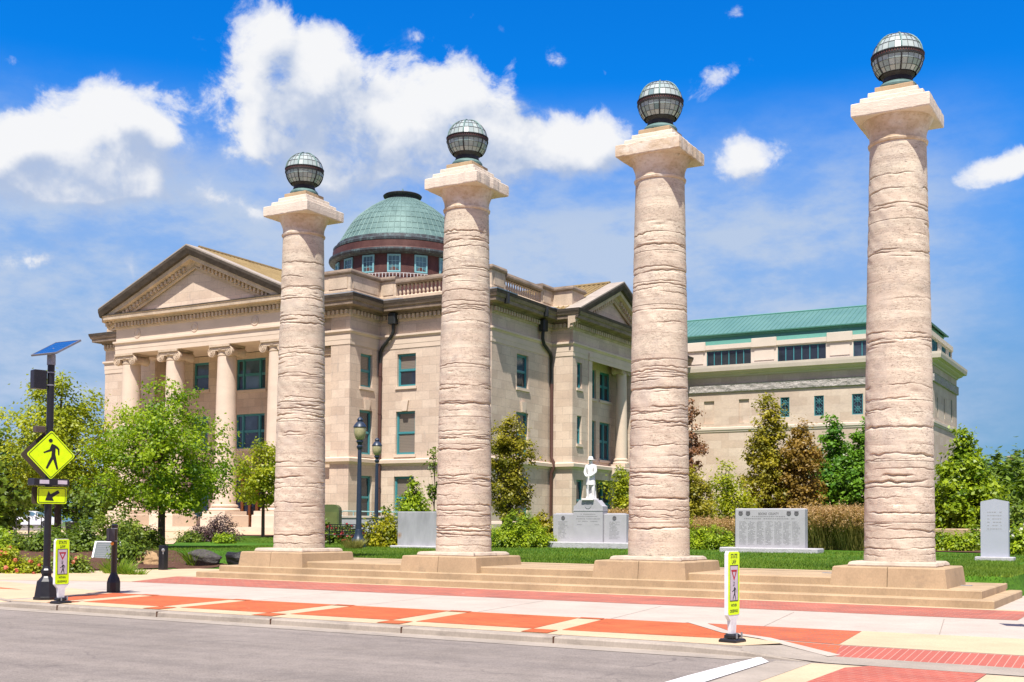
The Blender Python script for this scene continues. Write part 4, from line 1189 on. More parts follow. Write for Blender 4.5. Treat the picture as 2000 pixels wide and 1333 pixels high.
# ------------------------------------------------------------------ government building with green roof
MX, MY = -18.55, 104.55
G = thing('government_building', 'limestone office building with green metal roof behind the trees at right', 'office building', (-30, 110, 1.0))
mw = [(-28.91, -28.02, 11.75, 13.58), (-25.49, -24.51, 11.72, 13.58), (-32.05, -31.2, 11.75, 13.58)]
mb_ = [(-39.54, -38.50, 11.4, 13.55), (-36.06, -35.06, 11.4, 13.6)]
sw_ = [(106.6, 107.05, 11.4, 13.15), (109.95, 110.4, 11.5, 13.35), (113.7, 114.3, 11.55, 13.6), (108.2, 108.9, 6.3, 8.0)]
w = MB()
wall(w, 'y', MY, -62, MX, .2, 16.2, mw+mb_, .22)
wall(w, 'x', MX, MY, 116.9, .2, 16.2, sw_, .25)
w.quad((MX, 116.9, .2), (-62, 116.9, .2), (-62, 116.9, 16.2), (MX, 116.9, 16.2))
w.build('wall', M['museum'], G, recalc=False)
for h in mb_:
    w = MB(); abox(w, mapper('y', MY), h[0], h[1], .16, .2, h[2], h[3]); w.build('blank_panel', M['museum'], G)
mpath = [(-62, MY), (MX, MY), (MX, 116.9), (-62, 116.9)]
w = MB(); w.sweep(mpath, [(0, 15.80), (.10, 15.84), (.14, 15.95), (.45, 16.12), (.50, 16.22), (.80, 16.30), (.85, 16.62), (.86, 16.84), (0, 16.92)]); w.build('cornice', M['museum_pale'], G)
w = MB(); w.sweep(mpath, [(0, 14.33), (.14, 14.36), (.16, 14.40), (.16, 15.06), (.20, 15.10), (0, 15.14)]); w.build('relief_frieze', M['relief'], G)
w = MB(); w.sweep(mpath, [(0, 10.55), (.06, 10.57), (.08, 10.72), (.13, 10.76), (.13, 10.98), (0, 11.03)]); w.build('belt_course', M['museum_pale'], G)
# attic storey with strip windows
AY, AX = MY+.35, MX-.35
strips_ = [(-39.4, -35.0), (-32.42, -27.92), (-25.45, -20.9)]
side = [(106.2, 109.2), (111.0, 113.4), (114.8, 116.1)]
w = MB()
wall(w, 'y', AY, -62, AX, 16.85, 18.75, [(a, b, 16.98, 18.42) for a, b in strips_], .3)
wall(w, 'x', AX, AY, 116.5, 16.85, 18.75, [(a, b, 16.98, 18.42) for a, b in side], .3)
w.build('attic_wall', M['museum_pale'], G, recalc=False)
w = MB()
w.sweep([(-62, AY), (AX, AY), (AX, 116.5)], [(0, 18.44), (.05, 18.45), (.05, 18.52), (.12, 18.55), (.12, 18.98), (-.4, 19.0)])
for a, b in ((-45, -39.5), (-34.9, -32.5), (-27.8, -25.5), (-20.8, -18.95)):
    w.bevbox(a, b, AY-.22, AY-.003, 18.50, 19.32, .02)
for a, b in ((-45, -39.6), (-34.8, -32.6), (-27.7, -25.6)):
    w.box(a+.15, b-.15, AY-.05, AY+.02, 17.22, 18.3)
w.build('attic_band', M['museum_pale'], G)
for axis, plane, lst in (('y', AY, strips_), ('x', AX, side)):
    f = mapper(axis, plane)
    for a, b in lst:
        n = 6 if b-a > 3.5 else 4
        q = MB()
        for k in range(n+1):
            x = a+(b-a)*k/n; abox(q, f, x-.035, x+.035, .08, .2, 16.98, 18.42)
        abox(q, f, a, b, .08, .19, 16.98, 17.03); abox(q, f, a, b, .08, .19, 18.37, 18.42)
        wo = q.build('window', M['glass_frame'] if 'glass_frame' in M else M['teal'], G)
        q = MB(); abox(q, f, a, b, .14, .16, 16.99, 18.41); q.build('pane', M['glass'], wo)
for h in mw:
    f = mapper('y', MY); a, b, z0, z1 = h
    q = MB()
    for x0, x1, q0, q1 in ((a, a+.08, z0, z1), (b-.08, b, z0, z1), (a+.08, b-.08, z0, z0+.08), (a+.08, b-.08, z1-.08, z1)): abox(q, f, x0, x1, .05, .16, q0, q1)
    for cz in (z0+(z1-z0)*.27, z0+(z1-z0)*.73):
        for k in range(4):
            an = k*math.pi/4; cxm = (a+b)/2; L = .40 if k % 2 == 0 else .5
            dx, dz = math.cos(an)*L, math.sin(an)*L
            q.tube([f(cxm-dx*.85, .09, cz-dz), f(cxm+dx*.85, .09, cz+dz)], .018, 5)
        q.tube([f((a+b)/2+.2*math.cos(2*math.pi*k/12), .09, cz+.2*math.sin(2*math.pi*k/12)) for k in range(13)], .018, 5)
    wo = q.build('grille_window', M['teal'], G)
    q = MB(); abox(q, f, a, b, .17, .19, z0, z1); q.build('pane', M['glass'], wo)
for h in sw_:
    f = mapper('x', MX); a, b, z0, z1 = h
    q = MB()
    for x0, x1, q0, q1 in ((a, a+.06, z0, z1), (b-.06, b, z0, z1), (a+.06, b-.06, z0, z0+.06), (a+.06, b-.06, z1-.06, z1)): abox(q, f, x0, x1, .06, .16, q0, q1)
    wo = q.build('slit_window', M['teal'], G)
    q = MB(); abox(q, f, a, b, .14, .16, z0, z1); q.build('pane', M['glass'], wo)
# green roof: steep fascia then a seamed slope, hipped at the right end
RY, RX = MY+.30, MX-.9
w = MB(); w.sweep([(-62, RY+.15), (RX, RY+.15), (RX, 116.2)], [(0, 18.9), (.02, 18.95), (-.25, 19.75), (-.12, 19.82), (-.1, 19.95), (-.9, 20.0)])
for k in range(70):
    x = RX-.3-k*.62
    w.tube([(x, RY+.13, 18.95), (x, RY+.40, 19.75)], .02, 4)
w.build('roof_fascia', M['green_fascia'], G)
e0 = (RY+.10, 19.96); 
w = MB()
rY, rZ = RY+5.6, 22.55
w.poly([(-62, e0[0], e0[1]), (RX+.2, e0[0], e0[1]), (RX-4.6, rY, rZ), (-62, rY, rZ)])
w.poly([(RX+.2, e0[0], e0[1]), (RX+.2, 116.4, e0[1]), (RX-4.6, rY+.5, rZ), (RX-4.6, rY, rZ)])
w.poly([(RX+.2, 116.4, e0[1]), (-62, 116.4, e0[1]), (-62, rY+.5, rZ), (RX-4.6, rY+.5, rZ)])
for k in range(90):
    x = RX-.2-k*.47
    t = min(1, max(0, (RX+.2-x)/4.8))
    w.tube([(x, e0[0], e0[1]+.02), (x, e0[0]+(rY-e0[0])*t, e0[1]+(rZ-e0[1])*t+.02)], .035, 4)
for k in range(22):
    y = e0[0]+.3+k*.5
    if y > 116: break
    t = min(1, (y-e0[0])/5.5) if y < e0[0]+5.5 else max(0, (116.4-y)/5.6)
    w.tube([(RX+.2, y, e0[1]+.02), (RX+.2-4.8*t, y, e0[1]+(rZ-e0[1])*t+.02)], .035, 4)
w.build('green_roof', M['green_roof'], G)
w = MB(); w.sweep([(-62, e0[0]), (RX+.2, e0[0]), (RX+.2, 116.4)], [(-.02, 19.93), (.08, 19.94), (.10, 20.04), (-.02, 20.05)])
w.tube([(-62, rY, rZ+.03), (RX-4.6, rY, rZ+.03)], .09, 6); w.tube([(RX+.2, e0[0], e0[1]), (RX-4.6, rY, rZ+.03)], .07, 6)
w.build('roof_trim', M['green_dark'] if 'green_dark' in M else M['green_fascia'], G)
from mathutils.geometry import tessellate_polygon
# ------------------------------------------------------------------ placing along sight lines
def ray(u, v): return fw+r2*((u-1000)/F)-u2*((v-V0)/F)
EYEV = Vector((0, 0, EYE))
def od(u, v, k): return EYEV+ray(u, v)*k          # k = depth in metres
def on_ground(u, k):
    p = od(u, 1000, k); return p.x, p.y, gz(p.x, p.y)
def ztop(u, v, k): return od(u, v, k).z
def mpp(k): return k/F                              # metres per (photo) pixel

def extr(poly, y0, y1, Mx, mb):
    # polygon in (x,z) of a vertical sign plane, thickness in y
    lo = [(x, y0, z) for x, z in poly]; hi = [(x, y1, z) for x, z in poly]
    mb.rings([lo, hi], True, True, True, Mx)

def text_mesh(body, size, width=None, align='CENTER', bold=0):
    cu = bpy.data.curves.new('text', 'FONT'); cu.body = body; cu.size = size; cu.align_x = align; cu.align_y = 'CENTER'; cu.extrude = 0; cu.offset = bold
    cu.resolution_u = 3
    o = bpy.data.objects.new('text', cu); COL.objects.link(o)
    bpy.context.view_layer.update()
    me = bpy.data.meshes.new_from_object(o.evaluated_get(bpy.context.evaluated_depsgraph_get()))
    bpy.data.objects.remove(o); bpy.data.curves.remove(cu)
    vs = [v.co.copy() for v in me.vertices]; fs = [tuple(p.vertices) for p in me.polygons]
    bpy.data.meshes.remove(me)
    if width:
        w = max(v.x for v in vs)-min(v.x for v in vs)
        for v in vs: v.x *= width/w
    return vs, fs
def put_text(mb, body, size, x, z, y, width=None, Mx=None, bold=0):
    vs, fs = text_mesh(body, size, width, bold=bold)
    n = len(mb.v)
    for v in vs:
        p = Vector((v.x+x, y, v.y+z)); mb.v.append(tuple(Mx @ p) if Mx is not None else tuple(p))
    for f_ in fs: mb.f.append(tuple(n+i for i in f_)); mb.mi.append(mb.cur)

def flat_poly(mb, pts, y, Mx):
    # concave outline in the (x, z) plane of a sign, cut into triangles
    n = len(mb.v)
    for px_, pz_ in pts: mb.v.append(tuple(Mx @ Vector((px_, y, pz_))))
    for tri in tessellate_polygon([[Vector((px_, pz_, 0)) for px_, pz_ in pts]]):
        mb.f.append(tuple(n+i for i in tri)); mb.mi.append(mb.cur)

WALKER = [  # walking figure, about 1 high, origin at the sign centre (x right, z up)
    [(-0.029+.07*math.cos(a*math.pi/8), 0.484+.066*math.sin(a*math.pi/8)) for a in range(16)],
    [(-0.021, 0.318), (-0.063, 0.189), (-0.274, 0.089), (-0.25, 0.052), (0.016, 0.136), (0.0, -0.045), (-0.099, -0.239), (-0.182, -0.445), (-0.12, -0.47), (0.055, -0.152), (0.068, -0.152), (0.19, -0.495), (0.245, -0.47), (0.162, -0.091), (0.136, 0.034), (0.141, 0.239), (0.214, 0.189), (0.232, -0.002), (0.276, 0.011), (0.271, 0.216), (0.209, 0.289), (0.109, 0.352), (0.01, 0.379)],
]
def walker(mb, x, z, h, y, Mx, flip=1, th=.002):
    for P in WALKER:
        pts = [(x+px*h*flip, z+pz*h) for px, pz in P]
        if flip > 0: pass
        flat_poly(mb, pts, y, Mx)

def sign_matrix(x, y, z, n):
    # local: x to the viewer's right, y away from the viewer, z up; n = facing direction (towards viewer)
    nx, ny = n; L = math.hypot(nx, ny); nx /= L; ny /= L
    ex = Vector((-ny, nx, 0)); ey = Vector((-nx, -ny, 0))
    return Matrix(((ex.x, ey.x, 0, x), (ex.y, ey.y, 0, y), (0, 0, 1, z), (0, 0, 0, 1)))

# ------------------------------------------------------------------ crossing beacon post
PXY = (-17.72, 13.78)
T = thing('crossing_beacon_post', 'tall black post with yellow walking-person sign, arrow plaque and solar panel', 'crossing sign', (PXY[0], PXY[1], .15))
px_, py_ = PXY
b = MB(); b.lathe([(.062, .55), (.062, 4.42)], 20, (px_, py_, .0)); b.build('pole', M['black_metal'], T, smooth=40)
b = MB(); b.lathe([(.225, 0), (.225, .05), (.205, .06), (.165, .33), (.10, .40), (.085, .42), (.085, .46), (.10, .47), (.10, .53), (.08, .56), (.068, .60)], 8, (px_, py_, .152), a0=R(22)); b.build('base', M['black_metal'], T)
n_sg = (.966, -.26)
Mz = sign_matrix(px_, py_, 0, n_sg)
b = MB(); b.lathe([(.075, 4.40), (.075, 4.58), (.05, 4.60)], 16, (px_, py_, 0)); pb = b.build('panel_bracket', M['grey_metal'], T, smooth=40)
# solar panel tilted towards the sun
Mp = Matrix.Translation((px_+.06, py_+.05, 4.72)) @ Matrix.Rotation(R(30), 4, 'X')
b = MB(); b.box(-.34, .34, -.30, .30, -.02, .0, 0, Mp)
for q in ((-.345, .345, -.305, -.285), (-.345, .345, .285, .305), (-.345, -.325, -.285, .285), (.325, .345, -.285, .285)): b.box(*q, -.022, .012, 0, Mp)
b.tube([(px_, py_, 4.55), (px_+.05, py_+.04, 4.70)], .045, 10)
sp = b.build('solar_panel', M['grey_metal'], T)
def cellmat():
    t = NT('solar_cells'); v = t.coords((1, 1, 1))
    br = t.add('ShaderNodeTexBrick'); br.offset = 0; t.link(v, br.inputs['Vector']); br.inputs['Scale'].default_value = 1; br.inputs['Brick Width'].default_value = .104; br.inputs['Row Height'].default_value = .104; br.inputs['Mortar Size'].default_value = .004
    br.inputs['Color1'].default_value = (.012, .065, .21, 1); br.inputs['Color2'].default_value = (.014, .075, .24, 1); br.inputs['Mortar'].default_value = (.07, .13, .25, 1)
    return t.set(br.outputs['Color'], .15, 0, .6)
b = MB(); b.box(-.322, .322, -.283, .283, .001, .008, 0, Mp); b.build('cells', cellmat(), sp)
b = MB(); Mb = Mz @ Matrix.Translation((-.24, .02, 4.12)); b.bevbox(-.09, .15, -.08, .10, -.17, .17, .015, Mb); bx = b.build('control_box', M['black_metal'], T)
b = MB()
for z in (4.02, 4.25): b.lathe([(.066, z), (.066, z+.022)], 20, (px_, py_, 0)); b.box(-.12, -.05, -.04, .04, z, z+.02, 0, Mz)
b.build('clamp', M['grey_metal'], bx)
b = MB(); b.bevbox(-.26, -.07, .0, .12, 3.17, 3.28, .01, Mz); b.build('rear_beacon', M['brown_metal'], T)
# diamond signs, one on each face of the post
def rdiamond(h, r, n=5):
    pts = []
    for k in range(4):
        a = k*math.pi/2; cxr, czr = (h-r*1.414)*math.cos(a), (h-r*1.414)*math.sin(a)
        for j in range(n): 
            an = a-math.pi/4+(math.pi/2)*j/(n-1); pts.append((cxr+r*math.cos(an), czr+r*math.sin(an)))
    return pts
ZD = 2.76
b = MB(); Md = Mz @ Matrix.Translation((0, -.085, ZD)); extr(rdiamond(.445, .035), -.003, .003, Md, b); ds = b.build('warning_sign', M['signal_yel'], T)
b = MB()
o_, i_ = rdiamond(.418, .03), rdiamond(.404, .027)
lo = [tuple(Md @ Vector((x, -.0055, z))) for x, z in o_]; li = [tuple(Md @ Vector((x, -.0055, z))) for x, z in i_]
b.rings([lo, li], True)
walker(b, .0, .0, .537, -.0055, Md)
b.build('walking_figure', M['sign_black'], ds, recalc=False)
b = MB(); Mr = Mz @ Matrix.Translation((-.02, .15, ZD)); extr(rdiamond(.445, .035), -.003, .003, Mr, b); b.build('rear_sign', M['brown_metal'], T)
# beacon bar
b = MB(); b.bevbox(-.32, .32, -.15, .15, 2.21, 2.33, .01, Mz); bb = b.build('beacon_bar', M['black_metal'], T)
for x in (-.14, .19):
    b = MB(); b.box(x-.085, x+.085, -.156, -.149, 2.235, 2.305, 0, Mz); b.build('beacon_lamp', M['sign_grey'], bb)
# arrow plaque and the plaque behind it
def rrect(w, h, r, n=4):
    pts = []
    for cxr, czr, a in ((w-r, h-r, 0), (-w+r, h-r, 90), (-w+r, -h+r, 180), (w-r, -h+r, 270)):
        for j in range(n): an = R(a+90*j/(n-1)); pts.append((cxr+r*math.cos(an), czr+r*math.sin(an)))
    return pts
Ma = Mz @ Matrix.Translation((.03, -.085, 2.03))
b = MB(); extr(rrect(.265, .15, .03), -.003, .003, Ma, b); ap = b.build('arrow_plaque', M['signal_yel'], T)
b = MB()
b.rings([[tuple(Ma @ Vector((x, -.0055, z))) for x, z in rrect(.247, .132, .022)], [tuple(Ma @ Vector((x, -.0055, z))) for x, z in rrect(.236, .121, .016)]], True)
arr = [(-.125, -.09), (.033, -.098), (.005, -.034), (.140, .047), (.108, .098), (-.03, .022), (-.064, .082)]
flat_poly(b, arr, -.0055, Ma)
b.build('arrow', M['sign_black'], ap, recalc=False)
b = MB(); Mr = Mz @ Matrix.Translation((.0, .085, 2.03)); extr(rrect(.265, .15, .03), -.003, .003, Mr, b); b.build('rear_plaque', M['brown_metal'], T)

# ------------------------------------------------------------------ in-street crosswalk signs
def state_sign(x, y, n, label, z=.155, wid=.95):
    T = thing('crosswalk_sign', label, 'crosswalk sign', (x, y, z), 0, 'in-street state law signs')
    Mx = sign_matrix(x, y, z, n)
    b = MB(); b.bevbox(-.14, .14, -.12, .12, .0, .04, .015, Mx); b.bevbox(-.10, .10, -.07, .07, .05, .10, .02, Mx); bs = b.build('base', M['black_metal'], T)
    b = MB()
    for dx in (-.06, .06): b.lathe([(.012, .05), (.012, .12)], 8, (dx, -.095, 0), M=Mx)
    b.build('bolts', M['grey_metal'], bs)
    b = MB(); W = .15*wid
    prof = [(-.055, .09), (.055, .09), (.075, .26), (W, .33), (W, 1.07), (W-.03, 1.11), (-W+.03, 1.11), (-W, 1.07), (-W, .33), (-.075, .26)]
    extr(prof, -.018, .03, Mx, b); pn = b.build('panel', M['sign_white'], T)
    b = MB()
    sh = rrect(W-.006, .385, .03); extr([(px, pz+.715) for px, pz in sh], -.0215, -.0185, Mx, b); fc = b.build('sign_face', M['signal_yel'], T)
    b = MB(); extr([(-.105*wid, .50), (.105*wid, .50), (.105*wid, .935), (-.105*wid, .935)], -.0235, -.0216, Mx, b); b.build('white_field', M['sign_grey'], fc)
    b = MB()
    y0 = -.0245
    put_text(b, 'STATE', .075, 0, 1.045, -.0225, .17*wid, Mx, .002); put_text(b, 'LAW', .075, 0, .975, -.0225, .115*wid, Mx, .002)
    put_text(b, 'WITHIN', .05, 0, .445, -.0225, .15*wid, Mx, .0015); put_text(b, 'CROSSWALK', .05, 0, .375, -.0225, .21*wid, Mx, .0015)
    put_text(b, 'TO', .045, 0, .715, y0, .04*wid, Mx, .001)
    fr = [(-.108, .497), (.108, .497), (.108, .938), (-.108, .938)]; fi = [(-.098, .507), (.098, .507), (.098, .928), (-.098, .928)]
    b.rings([[tuple(Mx @ Vector((px*wid, y0, pz))) for px, pz in fr], [tuple(Mx @ Vector((px*wid, y0, pz))) for px, pz in fi]], True)
    walker(b, 0, .60, .185, y0, Mx, 1)
    b.build('lettering', M['sign_black'], fc, recalc=False)
    b = MB()
    tri = lambda k: [tuple(Mx @ Vector((px*wid, y0-.0005, pz))) for px, pz in ((-.078*k, .83+.05*k), (.078*k, .83+.05*k), (0, .83-.085*k))]
    b.rings([tri(1.0), tri(.52)], True); b.build('yield_triangle', M['sign_red'], fc, recalc=False)
    return T
state_sign(-4.77, 13.60, (.985, -.17), 'state law crosswalk sign standing on the kerb in front of the steps at right')
state_sign(-16.72, 13.30, (1, -.02), 'state law crosswalk sign at the foot of the tall black post', .152)

# ------------------------------------------------------------------ push button post
bx_, by_ = -18.48, 15.95
T = thing('push_button_post', 'short black post with button box left of the brick band', 'button post', (bx_, by_, .15))
b = MB(); b.lathe([(.058, .30), (.058, 1.30), (.066, 1.31), (.066, 1.35), (.03, 1.37)], 20, (bx_, by_, .15)); b.build('pole', M['black_metal'], T, smooth=40)
b = MB(); b.lathe([(.135, 0), (.135, .20), (.115, .28), (.07, .37), (.06, .40)], 8, (bx_, by_, .152), a0=R(22)); b.build('base', M['black_metal'], T)
Mx = sign_matrix(bx_, by_, .15, (1, -.25))
b = MB(); b.bevbox(-.16, -.04, -.10, .03, 1.02, 1.28, .01, Mx); bb = b.build('button_box', M['sign_grey'] if False else plain('dark_grey_box', (.05, .05, .055, 1), .4), T)
b = MB(); b.lathe([(.0, 0), (.035, .0), (.03, .02), (.0, .025)], 14, (0, 0, 0), M=Mx @ Matrix.Translation((-.10, -.10, .98)) @ Matrix.Rotation(R(90), 4, 'X')); b.build('button', plain('orange_button', (.75, .28, .02, 1), .4), bb)
b = MB()
for z in (1.02, 1.27): b.lathe([(.062, z), (.062, z+.018)], 20, (bx_, by_, .15))
b.build('clamp', M['grey_metal'], T)

# small black post with a padlock plate
x, y = -26.05, 24.3
z = gz(x, y)
T = thing('garden_post', 'short square black post with round silver lock beside the dark boulders', 'post', (x, y, z))
b = MB(); b.bevbox(x-.11, x+.11, y-.11, y+.11, z-.05, z+.82, .03); b.box(x-.09, x+.09, y-.09, y+.09, z+.815, z+.86, .01); b.build('body', M['black_metal'], T)
b = MB(); Mx = sign_matrix(x, y, z, (.7, -.72))
b.lathe([(.05, 0), (.05, .02), (.02, .03)], 14, (0, 0, 0), M=Mx @ Matrix.Translation((0, -.125, .72)) @ Matrix.Rotation(R(90), 4, 'X')); b.box(-.014, .014, -.14, -.12, .60, .69, 0, Mx); b.build('lock', M['grey_metal'], T)

# sloping information board
x, y, z = on_ground(196, 62.0/1)[0:3] if False else (-29.0, 24.7, gz(-29.0, 24.7))
T = thing('information_board', 'low sloping information board in a white frame in the flower bed', 'information board', (x, y, z))
Mi = Matrix.Translation((x, y, z+.14)) @ Matrix.Rotation(R(36), 4, 'Z') @ Matrix.Rotation(R(52), 4, 'X')
b = MB(); b.box(-.36, .36, -.46, .46, -.03, .0, 0, Mi); fr = b.build('panel', mottled('dull_green_grey_panel', (.15, .17, .17, 1), .15, 3, .95, 0, spec=.05), T)
b = MB()
for q in ((-.40, .40, -.52, -.45), (-.40, .40, .45, .49), (-.40, -.35, -.45, .45), (.35, .40, -.45, .45)): b.box(*q, -.05, .02, 0, Mi)
b.build('frame', M['sign_white'], T)
b = MB()
for k in range(9): b.box(-.30, .30-.03*(k % 3), .36-.085*k, .375-.085*k, .001, .004, 0, Mi)
b.build('text_rows', M['engrave_soft'], T)
b = MB()
for s in (-.3, .3): b.tube([Mi @ Vector((s, .3, -.04)), Mi @ Vector((s, .3, -.04))-Vector((0, 0, .9))], .03, 8); b.tube([Mi @ Vector((s, -.35, -.04)), Mi @ Vector((s, -.35, -.04))-Vector((0, 0, .45))], .03, 8)
b.build('leg', M['grey_metal'], T)

# ------------------------------------------------------------------ boulders
def boulder(name, label, x, y, sx, sy, sz, mat, seed, rz=0, flat=False, z=None):
    g = np.random.default_rng(seed)
    bm = bmesh.new(); bmesh.ops.create_icosphere(bm, subdivisions=4, radius=1)
    dirs = [(Vector(g.normal(size=3)).normalized(), g.uniform(.62, .92)) for _ in range(16)]
    for v in bm.verts:
        p = v.co.copy()
        for d, k in dirs:
            t = p.dot(d)
            if t > k: p -= d*(t-k)*.85
        p *= 1+.04*math.sin(7*v.co.x+seed)*math.sin(6*v.co.y)+.03*math.sin(15*v.co.z+3*v.co.x)
        if flat: p.z = min(p.z, .42+.05*math.sin(4*p.x))
        v.co = (p.x*sx, p.y*sy, p.z*sz)
    me = bpy.data.meshes.new(name); bm.to_mesh(me); bm.free(); me.materials.append(mat)
    o = bpy.data.objects.new(name, me); COL.objects.link(o)
    o.location = (x, y, (gz(x, y) if z is None else z)+sz*.42); o.rotation_euler = (0, 0, rz)
    return tag(o, label, 'boulder', 'boulders in the left garden')
boulder('boulder', 'tan rounded boulder in the mulch left of the black post', -27.75, 25.1, .60, .42, .46, M['rock_tan'], 3, .3, z=.10)
boulder('boulder', 'brown grey rough boulder in the grass right of the black post', -26.55, 26.4, .66, .5, .44, M['rock_dark'], 5, .5, z=.12)
boulder('boulder', 'black flat topped boulder against the left column plinth', -25.05, 26.5, .50, .42, .60, M['rock_black'], 8, .4, True, z=.16)

# ------------------------------------------------------------------ granite memorials
def dashes(mb, x0, x1, z, y, h, g, lo=.012, hi=.05, gap=.012, Mx=None, fill=.9):
    x = x0
    while x < x1:
        w = min(g.uniform(lo, hi), x1-x)
        if g.random() < fill: mb.box(x, x+w, y-.002, y+.004, z, z+h, 0, Mx)
        x += w+gap
gR = np.random.default_rng(5)
# war memorial: three steles on a base, soldier on top
u0 = on_ground(1154, 47.0); MXc, MYc = u0[0], u0[1]; MZ = gz(MXc, MYc)
T = thing('war_memorial', 'grey granite memorial of three steles carrying a white statue of a soldier', 'memorial', (MXc, MYc, MZ))
b = MB(); b.bevbox(MXc-2.25, MXc+2.25, MYc-.62, MYc+.6, MZ-.1, MZ+.24, .03); b.build('base', M['granite_base'], T)
for s in (-1, 1):
    b = MB(); xa, xb = sorted((MXc+s*.665, MXc+s*1.66)); b.bevbox(xa, xb, MYc-.17, MYc+.14, MZ+.24, MZ+1.39, .02); b.bevbox(xa+.1, xb-.1, MYc-.12, MYc+.1, MZ+1.39, MZ+1.42, .01); wn_ = b.build('wing_stele', M['granite'], T)
    b = MB(); xm = (xa+xb)/2-.02
    for k in range(13): dashes(b, xm-.22, xm+gR.uniform(.05, .25), MZ+1.05-.055*k, MYc-.172, .026, gR)
    b.cur = 1; b.box(xm-.27, xm+.29, MYc-.1715, MYc-.16, MZ+.36, MZ+1.10); b.build('engraved_names', [M['engrave_soft'], M['granite']], wn_)
    b = MB(); Mm = Matrix.Translation((xm, MYc-.172, MZ+1.22)) @ Matrix.Rotation(R(90), 4, 'X'); b.lathe([(.085, 0), (.085, .012), (.06, .014), (.058, .006), (.0, .006)], 24, M=Mm); b.build('seal', M['engrave'], wn_)
b = MB()
pr = [(-.66, MZ+.24), (.66, MZ+.24), (.66, MZ+1.70), (.58, MZ+1.74), (.40, MZ+1.95), (-.40, MZ+1.95), (-.58, MZ+1.74), (-.66, MZ+1.70)]
b.rings([[(MXc+x, MYc-.26, z) for x, z in pr], [(MXc+x, MYc+.2, z) for x, z in pr]], True, True, True)
b.box(MXc-.67, MXc+.67, MYc-.275, MYc+.21, MZ+1.50, MZ+1.56)
ct = b.build('centre_stele', M['granite'], T)
b = MB()
for k, (w_, z_) in enumerate(((.35, 1.36), (.52, 1.27), (.56, 1.17), (.46, 1.07))): dashes(b, MXc-w_*.95, MXc+w_*.95, MZ+z_, MYc-.262, .034, gR, .03, .05, .018)
dashes(b, MXc-.5, MXc-.28, MZ+.94, MYc-.262, .03, gR); dashes(b, MXc+.3, MXc+.5, MZ+.94, MYc-.262, .03, gR)
b.cur = 1; b.box(MXc-.58, MXc+.58, MYc-.2615, MYc-.25, MZ+.90, MZ+1.42); b.build('inscription', [M['engrave_soft'], M['granite']], ct)
b = MB(); Mm = Matrix.Translation((MXc, MYc-.262, MZ+1.75)) @ Matrix.Rotation(R(90), 4, 'X'); b.lathe([(.15, 0), (.15, .012), (.115, .014), (.112, .004), (.0, .004)], 24, M=Mm); b.build('seal', M['granite_dk'], ct)

# soldier statue
SZ = MZ+1.95
S = thing('soldier_statue', 'white soldier statue in a brimmed hat standing on the centre stele, hands on rifle', 'statue', (MXc, MYc-.02, SZ))
def skin_mesh(name, verts, edges, radii, mat, parent, root=0, sub=2):
    me = bpy.data.meshes.new(name); me.from_pydata(verts, edges, []); me.materials.append(mat)
    o = bpy.data.objects.new(name, me); COL.objects.link(o)
    if parent: o.parent = parent
    sk = o.modifiers.new('skin', 'SKIN'); sk.use_smooth_shade = True
    for i, r_ in enumerate(radii):
        d_ = me.skin_vertices[0].data[i]; d_.radius = r_ if isinstance(r_, tuple) else (r_, r_); d_.use_root = (i == root)
    ss = o.modifiers.new('sub', 'SUBSURF'); ss.levels = sub; ss.render_levels = sub
    return o
vb = [(0, 0, .86), (0, 0, 1.02), (0, 0, 1.20), (0, 0, 1.37), (0, -.01, 1.47), (0, -.015, 1.56), (0, -.01, 1.66),
      (-.10, 0, .82), (-.12, -.02, .46), (-.115, .0, .12), (-.13, -.12, .09), (.10, 0, .82), (.125, -.03, .46), (.12, .0, .12), (.14, -.12, .09),
      (-.19, 0, 1.38), (-.245, -.05, 1.14), (-.12, -.20, .99), (-.03, -.245, .95), (.19, 0, 1.38), (.245, -.05, 1.14), (.12, -.20, 1.0), (.035, -.245, .97)]
eb = [(0, 1), (1, 2), (2, 3), (3, 4), (4, 5), (5, 6), (0, 7), (7, 8), (8, 9), (9, 10), (0, 11), (11, 12), (12, 13), (13, 14), (3, 15), (15, 16), (16, 17), (17, 18), (3, 19), (19, 20), (20, 21), (21, 22)]
rb = [(.155, .12), (.15, .115), (.165, .125), (.15, .11), .065, (.085, .095), (.075, .085), .105, .082, .065, .05, .105, .082, .065, .05, .08, .066, .052, .048, .08, .066, .052, .048]
skin_mesh('body', vb, eb, rb, M['marble'], S)
b = MB(); b.lathe([(.165, 1.645), (.17, 1.655), (.105, 1.675), (.10, 1.75), (.06, 1.79), (.0, 1.795)], 20, (0, -.015, 0)); b.build('hat', M['marble'], S, smooth=40, local=True)
b = MB(); b.lathe([(.20, .62), (.185, .80), (.165, .95), (.16, 1.02), (.175, 1.06), (.17, .94), (.19, .62)], 20, (0, 0, 0), False, False); b.build('tunic_skirt', M['marble'], S, smooth=60, local=True)
b = MB(); b.tube([(0, -.26, .05), (0, -.255, .5), (0, -.25, 1.0)], [.035, .024, .014], 8); b.box(-.03, .03, -.30, -.22, .045, .28); b.build('rifle', M['marble'], S, local=True)
b = MB(); b.bevbox(-.27, .27, -.34, .20, -.002, .06, .015); b.lathe([(.17, .06), (.15, .3), (.12, .52), (.10, .55)], 10, (.02, .13, 0)); b.build('stump_base', M['marble'], S, local=True)

